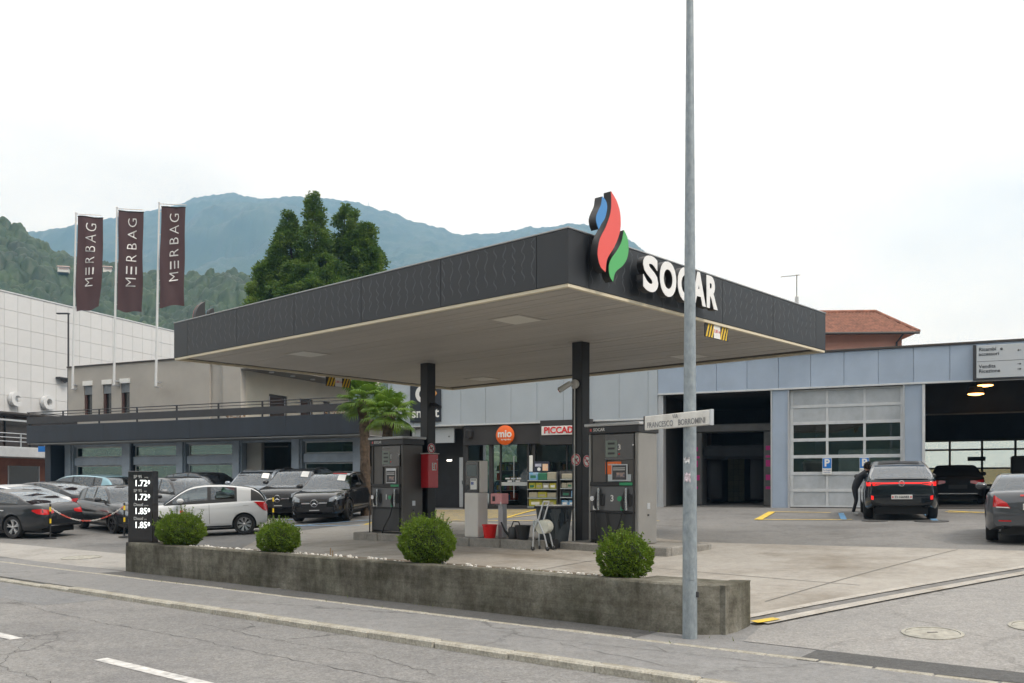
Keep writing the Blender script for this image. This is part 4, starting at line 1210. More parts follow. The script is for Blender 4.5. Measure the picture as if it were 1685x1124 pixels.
fascia_side(2 * HV, 5, lambda a: ((HU, -HV + a, zl), math.pi / 2))
fascia_side(2 * HU, 4, lambda a: ((HU - a, HV, zl), math.pi))
cap = MB()
for (x0, x1, y0, y1) in ((-HU - .01, HU + .01, -HV - .01, -HV + .1), (-HU - .01, HU + .01, HV - .1, HV + .01), (-HU - .01, -HU + .1, -HV + .101, HV - .101), (HU - .1, HU + .01, -HV + .101, HV - .101)):
    cap.box(x0, x1, y0, y1, ZTOP + .0, ZTOP + .025, b=.004)
cap.build('cap_flashing', mat('flashing', (.30, .31, .32), .4, .5), can)
MB().box(-HU + .06, HU - .06, -HV + .06, HV - .06, ZS + .10, ZTOP - .12).build('roof_deck', mat('roof_deck', (.2, .2, .2), .8), can)
# cream edge strip, dark shadow gap, then soffit boards
ed = MB()
for (x0, x1, y0, y1) in ((-HU + .012, HU - .012, -HV + .012, -HV + .075), (-HU + .012, HU - .012, HV - .075, HV - .012), (-HU + .012, -HU + .075, -HV + .076, HV - .076), (HU - .075, HU - .012, -HV + .076, HV - .076)):
    ed.box(x0, x1, y0, y1, ZS - .045, ZS + .008, b=.004)
ed.build('edge_strip', CREAMT, can)
ed = MB()
for (x0, x1, y0, y1) in ((-HU + .08, HU - .08, -HV + .08, -HV + .17), (-HU + .08, HU - .08, HV - .17, HV - .08), (-HU + .08, -HU + .17, -HV + .171, HV - .171), (HU - .17, HU - .08, -HV + .171, HV - .171)):
    ed.box(x0, x1, y0, y1, ZS + .01, ZS + .06)
ed.build('shadow_gap', SOFJ, can)
MB().box(-HU + .17, HU - .17, -HV + .17, HV - .17, ZS + .05, ZS + .09).build('soffit_backing', SOFJ, can)
bw_ = .146
nb = int((2 * HU - .36) / bw_)
for i in range(nb):
    x0 = -HU + .18 + i * bw_
    cuts = [-HV + .18, -HV + .18 + random.choice((3.9, 5.8, 7.7)), HV - .18]
    for a, b_ in zip(cuts[:-1], cuts[1:]):
        dz = random.uniform(-.003, .003)
        MB().box(x0 + .003, x0 + bw_ - .003, a + .002, b_ - .002, ZS + .012 + dz, ZS + .03 + dz).build('soffit_board', SOFF, can)
LPAN = mat('soffit_light', (.62, .61, .56), .35)
for (u, v) in ((-2.84, -3.37), (-2.84, 3.03), (3.3, 3.44), (3.3, -3.2)):
    l_ = MB().box(u - .32, u + .32, v - .32, v + .32, ZS - .004, ZS + .008, b=.006).build('light_panel', LPAN, can)
    MB().box(u - .37, u + .37, v - .37, v + .37, ZS - .001, ZS + .0085).build('light_frame', SOFF, l_)
# columns
COLM = mat('column_black', (.008, .009, .011), .42, .0, var=.15, scale=1.5)
def column(v, u=0.0):
    x, y = CN(u, v); zb_ = gz(x, y)
    c = MB().box(u - .135, u + .135, v - .135, v + .135, zb_ - .05, ZS + .04, b=.012).build('column', COLM, can)
    MB().box(u - .19, u + .19, v - .19, v + .19, ZS + .0, ZS + .010).build('column_collar', SOFF, c)
    MB().box(u - .24, u + .24, v - .24, v + .24, zb_ + .01, zb_ + .045, b=.006).build('base_plate', ALU, c)
CU1, CV1 = .08, 2.18
column(CV1, CU1); column(-2.62)

# flame emblem and name on the right side; a second emblem on the far left edge
SIGNS = mat('sign_side_black', (.018, .018, .02), .45)
def smooth_poly(ctrl, n=8):
    out = []
    m = len(ctrl)
    for i in range(m):
        p0, p1, p2, p3 = [Vector(ctrl[(i + k) % m][:2]) for k in (-1, 0, 1, 2)]
        if len(ctrl[i]) > 2: p0 = p1 - (p2 - p1) * .5
        if len(ctrl[(i + 1) % m]) > 2: p3 = p2 + (p2 - p1) * .5
        for k in range(n):
            t = k / n
            out.append(.5 * ((2 * p1) + (-p0 + p2) * t + (2 * p0 - 5 * p1 + 4 * p2 - p3) * t * t + (-p0 + 3 * p1 - 3 * p2 + p3) * t ** 3))
    return [(p.x, p.y) for p in out]
# outlines in the plane of the fascia (metres; x along the edge, y up), corners carry a third value
RED = [(.091, 1.09, 1), (.239, .97), (.327, .807), (.339, .608), (.286, .441), (.162, .243), (-.006, .04), (-.051, -.166, 1), (-.171, -.107), (-.239, .023), (-.239, .148), (-.18, .32), (-.036, .529), (.07, .732), (.101, .902)]
BLUE = [(-.132, .96, 1), (-.036, .906), (-.012, .804), (-.066, .648), (-.156, .539), (-.221, .445, 1), (-.275, .532), (-.28, .619), (-.23, .719), (-.162, .824)]
GREEN = [(.428, .567, 1), (.523, .461), (.549, .299), (.507, .143), (.396, .012), (.208, -.121), (.14, -.279, 1), (.061, -.21), (.033, -.089), (.085, .047), (.255, .225), (.364, .374)]
def emblem(name, label, loc, rotz, flip=1.0):
    t = thing(name, label, 'emblem', loc, rotz)
    for nm, ctrl, c in (('red_flame', RED, (.72, .085, .070)), ('blue_flame', BLUE, (.045, .22, .52)), ('green_flame', GREEN, (.07, .38, .11))):
        poly = [(x * flip, y) for x, y in smooth_poly(ctrl)]
        b_ = MB().prism(poly, -.235, -.10, 'xz').build(nm, SIGNS, t)
        MB().prism(poly, -.243, -.2355, 'xz').build('coloured_face', mat('face_' + nm, c, .4), b_)
    MB().box(-.05, .02, -.099, .0, .05, .25).build('mount', CHAR, t)
    MB().box(.25, .32, -.099, .0, .0, .2).build('mount', CHAR, t)
    return t
fx, fy = CN(-3.9, -HV)
emblem('flame_emblem', 'blue, red and green flame emblem on the canopy corner', (fx, fy, 3.4), CAN_A)
fx, fy = CN(-3.6, HV)
emblem('flame_emblem', 'flame emblem seen from behind over the far left canopy edge', (fx, fy, 3.4), CAN_A + math.pi)
nm = thing('canopy_name_letters', 'large raised white letters spelling the station name on the canopy', 'lettering', (*CN(-2.97, -HV), 3.36), CAN_A)
LETW = mat('letter_face_white', (.74, .74, .74), .4)
lets = 'SOCAR'; spans = [(0, .43), (.48, .975), (1.02, 1.455), (1.47, 1.93), (1.96, 2.34)]
for ch, (x, xe_) in zip(lets, spans):
    def fitted(ex):
        me_ = text_mesh(ch, .74, ex, .032, 'LEFT', res=5); xs_ = [v.co.x for v in me_.vertices]; k_ = (xe_ - x) / (max(xs_) - min(xs_))
        me_.transform(FRONT @ Matrix.Diagonal((k_, 1, 1, 1)) @ Matrix.Translation((-min(xs_), 0, 0))); return me_
    me = fitted(.06)
    b_ = mobj('letter', me, SIGNS, nm, (x, -.19, .02))
    me2 = fitted(.004)
    mobj('letter_face', me2, LETW, b_, (0, -.0655, 0))
    MB().box(.15, .22, .061, .188, -.05, .05).build('letter_mount', CHAR, b_)

# striped clearance boards under the canopy edge
def clearance(u, v, rz, lab):
    t = thing('clearance_board', lab, 'sign', (*CN(u, v), ZS - .02), CAN_A + rz, 'striped clearance boards')
    YB = mat('stripe_yellow', (.70, .46, .02), .5); w, h = .42, .27
    MB().box(-w, w, 0, .015, -h, 0).build('board', BLACKM, t)
    for sgn in (-1, 1):
        for k in range(3):
            x0 = sgn * (.16 + k * .095)
            pts = [(x0, -h + .005), (x0 + .05, -h + .005), (x0 + .05 + .1, -.005), (x0 + .1, -.005)]
            pts = [(max(-w + .005, min(w - .005, p - .05)), q) for p, q in pts]
            for yy in ((-.004, -.001), (.016, .019)): MB().prism(pts, yy[0], yy[1], 'xz').build('stripe', YB, t)
    MB().box(-.115, .115, -.006, -.0045, -h + .005, -.005).build('height_plate', PAPER, t)
    MB().box(-.115, .115, .0195, .021, -h + .005, -.005).build('height_plate', PAPER, t)
    lettering('3.80 m', .085, mat('sign_red', (.62, .012, .015), .45), t, (0, -.008, -h / 2), .001)
    for s_ in (-.3, .3): MB().box(s_ - .01, s_ + .01, .003, .012, 0, .03).build('hanger', ALU, t)
clearance(-.12, -HV + .05, 0.0, 'yellow and black striped board hanging at the right canopy edge')
clearance(.19, HV - .03, 0.0, 'yellow and black striped board hanging at the far left canopy edge')

# ------------------------------------------------------------ fuel islands
ISL = ground_mat('island_concrete', (.30, .285, .26), (.22, .21, .195), 1.3, 45, .15, .0, (.9, .3, (.66, .63, .6), .5), bump=.2)
def island(u0, u1, v0, v1, ztop, lab):
    t = thing('fuel_island', lab, 'kerb', (*CN(0, 0), 0), CAN_A, 'raised concrete fuel islands')
    n = max(1, int(round((v1 - v0) / 1.0)))
    for i in range(n):
        a = v0 + (v1 - v0) * i / n; b_ = v0 + (v1 - v0) * (i + 1) / n - .006
        MB().box(u0, u0 + .14, a, b_, -1.7, ztop, b=.02).build('island_kerb', ISL, t)
        MB().box(u1 - .14, u1, a, b_, -1.7, ztop, b=.02).build('island_kerb', ISL, t)
    MB().box(u0 + .146, u1 - .146, v0, v0 + .14, -1.7, ztop, b=.02).build('island_kerb', ISL, t)
    MB().box(u0 + .146, u1 - .146, v1 - .146, v1 - .006, -1.7, ztop, b=.02).build('island_kerb', ISL, t)
    MB().box(u0 + .142, u1 - .142, v0 + .142, v1 - .15, -1.7, ztop - .008).build('island_top', ISL, t)
ZI = -1.10
island(-1.10, .45, 1.75, 3.62, ZI - .03, 'raised concrete island under the left fuel pump')
island(-1.62, -.66, -2.70, .85, ZI + .03, 'long raised concrete island under the payment terminal')
island(-1.12, .45, -5.45, -2.95, ZI, 'raised concrete island under the right fuel pump')

# ------------------------------------------------------------ fuel pumps
PUMPG = mat('pump_grey', (.27, .265, .255), .45, .2, var=.08, scale=1.5)
PUMPB = mat('pump_brown', (.105, .098, .092), .5, .0, var=.08, scale=1.5)
PUMPD = mat('pump_dark', (.028, .029, .032), .45, .0, var=.12, scale=2)
LCD = mat('lcd_green', (.17, .21, .18), .3)
GREENP = mat('nozzle_green', (.02, .28, .12), .4)
HOSE = mat('hose_rubber', (.012, .012, .013), .5)
SILV = mat('nozzle_silver', (.62, .63, .65), .25, .8)
def pump(v0, zb_, num, lab, promo, side_m):
    """local frame: x away from the street, y along the island; front at x=0"""
    t = thing('fuel_pump', lab, 'fuel pump', (*CN(-.80, v0), zb_), CAN_A, 'fuel pumps under the canopy')
    W_, D_, H_ = 1.20, .66, 2.12
    # y=0 is the right-hand end in the photo, y=W the left-hand end
    MB().box(.02, D_ - .02, .015, .11, 0, H_, b=.012).build('side_panel', side_m, t)
    MB().box(.02, D_ - .02, W_ - .05, W_ - .0, 0, H_, b=.012).build('side_panel', side_m, t)
    MB().box(.06, D_ - .06, .112, W_ - .052, 0.06, H_ - .02).build('core', PUMPD, t)
    MB().box(-.01, D_ + .01, -.01, W_ + .02, H_ - .0, H_ + .14, b=.01).build('head_box', PUMPD, t)
    MB().box(-.05, D_ + .05, -.05, W_ + .06, H_ + .141, H_ + .20, b=.012).build('roof_plate', WHITEF, t)
    T2 = Matrix.Rotation(math.pi / 2, 4, 'Z').inverted() @ FRONT     # text facing local -x
    lettering('SOCAR', .085, PAPER, t, (-.0145, W_ - .28, H_ + .075), .001, .002, M=T2)
    MB().box(-.0135, -.011, W_ - .10, W_ - .06, H_ + .05, H_ + .10).build('small_emblem', mat('face_red_flame', (.72, .085, .07), .4), t)
    # upper recess with display
    MB().box(.045, .058, .14, W_ - .08, 1.18, H_ - .01).build('recess_panel', PUMPB, t)
    MB().box(.015, .044, .12, .80, 1.60, H_ - .02, b=.006).build('display_box', BLACKG, t)
    MB().box(.008, .0145, .50, .78, 1.66, 1.98, b=.004).build('display', LCD, t)
    for k in range(3): MB().box(.004, .0075, .56, .72, 1.71 + k * .095, 1.75 + k * .095).build('digits', PUMPD, t)
    lettering(num, .15, PAPER, t, (.012, .455, 1.84), .001, .003, M=T2)
    MB().box(.010, .0145, .445, .475, 1.70, 1.73).build('red_dot', MATS['sign_red'], t)
    MB().box(.025, .044, .755, .785, 1.18, 1.6).build('divider_bar', BLACKM, t)
    if promo:
        MB().box(.030, .0435, .43, .80, 1.33, 1.57).build('orange_poster', mat('poster_orange', (.85, .16, .02), .45), t)
        lettering('evergreen', .055, PAPER, t, (.028, .62, 1.52), .001, .001, M=T2)
        MB().box(.030, .0435, .20, .74, 1.19, 1.325).build('pale_panel', mat('pale_blue_panel', (.5, .55, .58), .4), t)
    ad = MB().box(.012, .028, .27, .64, 1.20, 1.52 if promo else 1.56, b=.004).build('advert_frame', ALU, t)
    MB().box(.008, .0115, .29, .62, 1.22, 1.50, b=.002).build('advert_print', mat('advert_dark', (.045, .045, .05), .35, var=.4, scale=9), ad)
    MB().box(.005, .0078, .33, .52, 1.27, 1.36).build('advert_picture', mat('advert_hand', (.30, .20, .15), .5, var=.7, scale=16, var2=(.05, .09, .16)), ad)
    for k in range(2): MB().box(.005, .0078, .32, .60, 1.44 - k * .035, 1.455 - k * .035).build('advert_words', mat('sticker_white', (.6, .6, .6), .5), ad)
    # counter ledge, nozzle panel, lower door
    MB().box(-.02, .06, .10, W_ - .06, 1.10, 1.18, b=.008).build('ledge', BLACKM, t)
    MB().box(.01, .058, .12, W_ - .06, .62, 1.10, b=.006).build('nozzle_panel', mat('nozzle_panel', (.115, .118, .125), .4, .2), t)
    lettering(num, .17, PAPER, t, (.005, .62, .86), .001, .004, M=T2)
    MB().box(-.022, -.019, .13, .43, 1.115, 1.17).build('green_label', GREENP, t)
    MB().box(-.01, .058, .10, W_ - .06, .585, .618, b=.004).build('ledge', BLACKM, t)
    MB().box(.012, .058, .11, W_ - .055, .05, .582, b=.008).build('lower_door', PUMPD, t)
    for sgn_y, body in ((.33, GREENP), (W_ - .22, SILV)):
        nz = MB()
        nz.tube([(-.05, sgn_y + .0, .66), (-.07, sgn_y + .01, .80), (-.05, sgn_y - .03, .92), (-.02, sgn_y - .06, 1.05)], [.022, .03, .034, .026], 8)
        n_ = nz.build('nozzle', BLACKM, t, True)
        MB().tube([(-.055, sgn_y - .08, .64), (-.06, sgn_y - .075, .86), (-.04, sgn_y - .07, 1.06)], .022, 8).build('nozzle_spout', SILV, n_, True)
        MB().lathe([(.05, -.02), (.05, .02)], 14, (-.075, sgn_y + .05, .86), 'x').build('nozzle_grip', body, n_)
        MB().box(-.07, -.03, sgn_y - .01, sgn_y + .05, .63, .72, b=.01).build('nozzle_end', body if body is GREENP else PAPER, n_)
        MB().box(-.02, .009, sgn_y - .18, sgn_y - .09, .72, .95, b=.02).build('nozzle_boot', BLACKM, n_)
    hs = MB()
    y_ = .33
    if promo:
        hs.tube([(-.06, y_, .64), (-.05, y_ + .06, .45), (-.04, y_ + .16, .2), (-.03, y_ + .20, .06), (-.05, y_ + .1, .01)], .014, 6)
        hs.tube([(-.06, W_ - .2, .64), (-.06, W_ - .22, .4), (-.05, W_ - .25, .1), (-.03, W_ - .2, -.06)], .016, 6)
        hs.tube([(-.02, W_ - .45, .58), (-.02, W_ - .5, .3), (-.02, W_ - .52, .02)], .012, 6)
    else:
        hs.tube([(-.06, y_, .64), (-.08, y_ + .06, .42), (-.10, y_ + .26, .14), (-.12, y_ + .30, -.02), (-.14, y_ + .16, -.13), (-.14, y_ - .10, -.14)], .016, 6)
        hs.tube([(-.05, W_ - .03, .66), (-.05, W_ - .02, .3), (-.05, W_ - .02, -.10)], .016, 6)
    hs.tube([(.0, .12, 1.9), (-.02, .10, 1.2), (-.02, .11, .5), (.0, .13, .05)], .014, 6)
    hs.build('hose', HOSE, t, True)
    for zz in (1.88,): MB().lathe([(.014, 0), (.014, -.02)], 8, (.0, .12, zz), 'x').build('hose_clip', PAPER, t)
    # key switch on the end panel
    MB().box(.30, .40, .008, .014, .66, .78, b=.004).build('switch_plate', ALU, t); MB().lathe([(.018, 0), (.018, -.02)], 10, (.33, .014, .55), 'y').build('lock', CHAR, t)
    return t
pump(2.09, ZI - .03, '1', 'left fuel pump marked 1 beside the column with the red box', False, PUMPB)
pump(-4.62, ZI, '3', 'right fuel pump marked 3 with orange poster beside the right column', True, PUMPG)

# ------------------------------------------------------------ payment terminal and bits on the middle island
zi = ZI + .03
tm = thing('payment_terminal', 'white and grey payment terminal with dark screen on the middle island', 'terminal', (*CN(-1.50, -1.08), zi), CAN_A)
TW = mat('terminal_white', (.58, .56, .53), .45, var=.05, scale=2)
MB().box(0, .30, 0, .40, 0, .93, b=.012).build('lower_cabinet', TW, tm)
MB().box(.06, .30, 0, .40, .935, 1.60, b=.012).build('upper_cabinet', TW, tm)
MB().box(.03, .058, .015, .40, .935, 1.59, b=.006).build('screen_panel', BLACKG, tm)
MB().box(.024, .029, .06, .35, 1.28, 1.52, b=.004).build('screen', mat('screen_teal', (.07, .10, .11), .12), tm)
MB().box(.024, .029, .06, .25, 1.00, 1.23, b=.003).build('notice', PAPER, tm)
MB().box(.022, .0235, .08, .23, 1.19, 1.21).build('notice_words', INK, tm); MB().box(.022, .0235, .15, .23, 1.10, 1.16).build('notice_words', mat('notice_blue', (.1, .15, .35), .5), tm)
MB().box(.024, .029, .30, .37, 1.0, 1.1, b=.003).build('card_slot', CHAR, tm)
ap = thing('service_post', 'grey service post with pink box beside the white terminal', 'post', (*CN(-1.28, -1.48), zi), CAN_A)
MB().box(-.04, .09, -.14, .0, 0, .92, b=.01).build('post', mat('post_grey', (.34, .34, .36), .45, .3), ap)
PNK = mat('pink_box', (.60, .26, .27), .5, var=.15, scale=5)
MB().box(-.10, .12, -.16, .16, .70, .92, b=.015).build('box', PNK, ap)
MB().box(-.106, -.101, .02, .10, .76, .86, b=.003).build('box_display', BLACKM, ap)
MB().tube([(-.06, -.12, .88), (-.10, -.14, .7), (-.05, -.13, .62)], .012, 6).build('handle', ALU, ap)

def bucket(name, lab, u, v, m_, s_=1.0):
    t = thing(name, lab, 'bucket', (*CN(u, v), zi), CAN_A)
    MB().lathe([(.115 * s_, 0), (.155 * s_, .26 * s_), (.165 * s_, .265 * s_), (.165 * s_, .285 * s_), (.150 * s_, .285 * s_), (.108 * s_, .02), (.01, .02)], 24, cap=False).build('pail', m_, t, True)
    pts = [(.16 * s_ * math.cos(R(a)), .16 * s_ * math.sin(R(a)) * .4 - .05, .265 * s_ + .0 - .05 * s_ * math.sin(R(a))) for a in range(0, 181, 20)]
    MB().tube(pts, .006, 5).build('bail', CHAR, t)
bucket('bucket', 'red plastic bucket beside the grey service post', -1.46, -1.38, mat('bucket_red', (.62, .012, .012), .4), .98)
BLKP = mat('black_plastic', (.020, .021, .023), .45)
bucket('bucket', 'black plastic bucket right of the watering can', -1.38, -2.22, BLKP, 1.0)
wc = thing('watering_can', 'black watering can with long spout beside the black bucket', 'watering can', (*CN(-1.30, -1.92), zi), CAN_A - .8)
MB().lathe([(.12, 0), (.125, .20), (.10, .24), (.085, .24)], 20).build('can_body', BLKP, wc, True)
MB().tube([(-.09, 0, .05), (-.19, .0, .16), (-.27, 0, .34)], [.03, .022, .016], 8).build('spout', BLKP, wc, True)
MB().tube([(-.06, 0, .24), (-.02, 0, .35), (.09, 0, .34), (.14, 0, .2), (.12, 0, .08)], .014, 6).build('handle', BLKP, wc, True)

# paper-roll trolley and wheeled bin at the right column
g1 = CN(-1.55, -2.86)
tr = thing('paper_roll_trolley', 'white tube trolley with a big paper roll beside the wheeled bin', 'trolley', (*g1, gz(*g1) + .012), CAN_A - math.pi / 2 + .35)
for s_ in (-.16, .16):
    MB().tube([(-.12, s_, .04), (-.10, s_, .42), (.0, s_, .62), (.10, s_, .95)], .016, 8).build('frame_tube', ALU, tr, True)
    MB().tube([(.18, s_, .05), (.12, s_, .30), (-.02, s_, .60)], .016, 8).build('frame_tube', ALU, tr, True)
    for x in (-.12, .18): MB().lathe([(.03, -.015), (.045, 0), (.03, .015)], 12, (x, s_, .045), 'y').build('castor', BLKP, tr, True)
MB().tube([(.10, -.16, .95), (.10, .16, .95)], .014, 8).build('handle', PAPER, tr, True)
MB().lathe([(.03, -.15), (.135, -.145), (.135, .145), (.03, .15)], 22, (.06, 0, .46), 'y').build('paper_roll', mat('paper_roll', (.55, .56, .50), .8, var=.1, scale=6), tr, True)
MB().box(-.14, -.12, -.1, .1, .36, .58).build('notice', mat('notice_pale', (.45, .52, .55), .5, var=.4, scale=18), tr)
g2 = CN(-1.02, -2.74)
bn = thing('wheeled_bin', 'dark wheeled bin lined with a black bag at the foot of right column', 'bin', (*g2, gz(*g2) + .012), CAN_A - math.pi / 2)
bb_ = []
for (z, w, d_) in ((.10, .19, .20), (.80, .25, .27)):
    bb_ += [(-w, -d_, z), (w, -d_, z), (w, d_, z), (-w, d_, z)]
MB().add(bb_, [(3, 2, 1, 0), (4, 5, 6, 7), (0, 1, 5, 4), (1, 2, 6, 5), (2, 3, 7, 6), (3, 0, 4, 7)]).build('bin_body', mat('bin_grey', (.05, .06, .068), .5, var=.2, scale=4), bn)
MB().box(-.28, .28, -.31, .31, .80, .84, b=.015).build('rim', CHAR, bn)
MB().box(-.26, .24, -.29, .29, .842, .862, b=.01).build('lid', PAPER, bn)
mb = MB()
for k in range(14):
    a = k / 14 * 6.28; x0, y0 = .285 * math.cos(a), .315 * math.sin(a)
    mb.add([(x0 * .9, y0 * .9, .80), (.285 * math.cos(a + .3), .315 * math.sin(a + .3), .79), (x0 * 1.04, y0 * 1.04, .5 + .12 * math.sin(k * 2.3)), (.27 * math.cos(a + .45), .30 * math.sin(a + .45), .55)], [(0, 1, 3, 2)])
mb.build('bag', mat('bag_black', (.02, .028, .036), .25), bn, True, angle=70)
for s_ in (-.22, .22): MB().lathe([(.05, -.025), (.10, -.02), (.10, .02), (.05, .025)], 18, (s_, -.22, .10), 'x').build('wheel', BLKP, bn, True)

# ------------------------------------------------------------ things fixed to the columns
REDB = mat('extinguisher_red', (.48, .012, .018), .35, coat=.4)
rb = thing('extinguisher_box', 'red fire extinguisher box on the left canopy column', 'box', (*CN(CU1 - .18, CV1 - .135), .0), CAN_A)
MB().box(-.18, .15, -.27, -.004, -.04, .77, b=.012).build('cabinet', REDB, rb)
MB().box(-.20, .17, -.29, -.004, .772, .795, b=.006).build('cabinet_roof', mat('box_roof', (.6, .55, .52), .5), rb)
MB().box(-.06, .08, -.276, -.272, .38, .56).build('pictogram_plate', PAPER, rb)
for z in (.41, .47, .52): MB().box(-.03, .0, -.279, -.2765, z, z + .03).build('pictogram', MATS['sign_red'], rb)
MB().box(.03, .06, -.279, -.2765, .40, .53).build('pictogram', MATS['sign_red'], rb)
MB().lathe([(.014, 0), (.014, -.015)], 8, (.10, -.272, .64), 'y').build('latch', ALU, rb)
def prohibition(u, v, z, face, lab):
    rz = CAN_A + (0 if face == 'v' else -math.pi / 2)
    t = thing('prohibition_disc', lab, 'sign', (*CN(u, v), z), rz, 'round prohibition discs on the canopy columns')
    MB().lathe([(.125, 0), (.125, -.004)], 28, axis='y').build('disc', PAPER, t)
    rg = MB(); n = 28
    for k in range(n):
        a, b_ = 2 * math.pi * k / n, 2 * math.pi * (k + 1) / n
        rg.prism([(.118 * math.cos(a), .118 * math.sin(a)), (.118 * math.cos(b_), .118 * math.sin(b_)), (.092 * math.cos(b_), .092 * math.sin(b_)), (.092 * math.cos(a), .092 * math.sin(a))], -.007, -.0045, 'xz')
    c, s_ = math.cos(R(-45)), math.sin(R(-45))
    rg.prism([(.1 * c - .012 * s_, .1 * s_ + .012 * c), (.1 * c + .012 * s_, .1 * s_ - .012 * c), (-.1 * c + .012 * s_, -.1 * s_ - .012 * c), (-.1 * c - .012 * s_, -.1 * s_ + .012 * c)], -.0085, -.0072, 'xz')
    rg.build('red_ring', mat('sign_crimson', (.52, .02, .05), .45), t)
    MB().box(-.05, .04, -.0065, -.0047, -.012, .012).build('pictogram', INK, t); MB().box(.02, .06, -.0065, -.0047, .012, .03).build('pictogram', INK, t)
prohibition(CU1 - .02, CV1 - .14, .92, 'v', 'round prohibition disc just above the red box on left column')
prohibition(CU1 - .14, CV1 + .02, .56, 'u', 'round prohibition disc left of the red box on left column')
prohibition(-.14, -2.60, .55, 'u', 'round prohibition disc crossed by the white conduit on right column')
prohibition(.02, -2.62 - .14, .52, 'v', 'round prohibition disc facing right on the right column')
CAMW = mat('camera_grey', (.55, .55, .53), .4)
cc = thing('security_camera', 'pale security camera with white conduit on the right canopy column', 'camera', (*CN(-.14, -2.60), 2.12), CAN_A)
MB().lathe([(.09, 0), (.10, -.05), (.07, -.08)], 18, axis='x').build('mount_disc', CAMW, cc, True)
MB().tube([(-.09, .0, 0), (-.14, .06, -.02)], .02, 8).build('arm', CAMW, cc, True)
MB().tube([(-.10, .06, .02), (-.26, .24, -.13)], [.055, .06], 12).build('camera_body', CAMW, cc, True)
MB().tube([(-.262, .242, -.132), (-.268, .249, -.138)], .045, 12).build('lens', BLACKG, cc)
MB().tube([(-.02, .02, -.08), (-.02, .02, -3.26)], .014, 8).build('conduit', PAPER, cc)
MB().box(-.03, .0, -.0, .04, -1.7, -1.67).build('conduit_clip', ALU, cc)
cc = thing('security_camera', 'dark security camera on the left canopy column facing the shop', 'camera', (*CN(CU1, CV1 - .14), 1.98), CAN_A)
MB().lathe([(.05, 0), (.05, -.05)], 12, axis='y').build('mount_disc', CHAR, cc)
MB().tube([(.0, -.05, 0), (.06, -.10, -.02)], .02, 8).build('arm', CHAR, cc)
MB().tube([(.03, -.08, .0), (.0, -.28, -.08)], [.05, .055], 12).build('camera_body', CHAR, cc, True)

# ------------------------------------------------------------ planter wall along the street
WALLC = None
def wall_mat():
    m = bpy.data.materials.new('weathered_concrete'); m.use_nodes = True
    nt = m.node_tree; N = nt.nodes; L = nt.links; b = N['Principled BSDF']; b.inputs['Roughness'].default_value = .9; b.inputs['Specular IOR Level'].default_value = .25
    tc = N.new('ShaderNodeTexCoord')
    def noise(sc, st=(1, 1, 1), det=7, ro=.68):
        mp = N.new('ShaderNodeMapping'); mp.inputs['Scale'].default_value = st; L.new(tc.outputs['Object'], mp.inputs['Vector'])
        n = N.new('ShaderNodeTexNoise'); n.inputs['Scale'].default_value = sc; n.inputs['Detail'].default_value = det; n.inputs['Roughness'].default_value = ro
        L.new(mp.outputs['Vector'], n.inputs['Vector']); return n.outputs['Fac']
    def ramp(f, p0, c0, p1, c1):
        r = N.new('ShaderNodeValToRGB'); e = r.color_ramp.elements; e[0].position = p0; e[0].color = (*c0, 1); e[1].position = p1; e[1].color = (*c1, 1); L.new(f, r.inputs['Fac']); return r.outputs['Color']
    def mul(a, c):
        x = N.new('ShaderNodeMixRGB'); x.blend_type = 'MULTIPLY'; x.inputs['Fac'].default_value = 1; L.new(a, x.inputs['Color1']); L.new(c, x.inputs['Color2']); return x.outputs['Color']
    c = ramp(noise(1.4, (1, 1, 1)), .34, (.122, .118, .104), .66, (.222, .215, .198))
    c = mul(c, ramp(noise(2.6, (1, 1, .22)), .36, (.66, .64, .60), .58, (1.06, 1.06, 1.04)))
    c = mul(c, ramp(noise(.9, (1, 1, 1.4)), .40, (.72, .71, .67), .58, (1.12, 1.11, 1.08)))
    c = mul(c, ramp(noise(2.0, (.15, .15, 5.0)), .40, (.82, .81, .79), .50, (1, 1, 1)))       # run-off streaks
    c = mul(c, ramp(noise(1.1, (1, 1, .3)), .38, (.68, .69, .64), .55, (1, 1, 1)))
    c = mul(c, ramp(noise(7.5), .36, (.70, .69, .66), .60, (1.10, 1.10, 1.08)))
    fine = noise(38)
    c = mul(c, ramp(fine, .3, (.72, .72, .70), .65, (1.1, 1.1, 1.1)))
    L.new(c, b.inputs['Base Color'])
    bp = N.new('ShaderNodeBump'); bp.inputs['Strength'].default_value = .5; bp.inputs['Distance'].default_value = .012
    L.new(fine, bp.inputs['Height']); L.new(bp.outputs['Normal'], b.inputs['Normal'])
    return m
WALLC = wall_mat()
ZWALL = -1.06
wall = thing('planter_wall', 'long low weathered concrete planter wall along the pavement', 'wall', (*RD(0, 0), 0), ROAD_A)
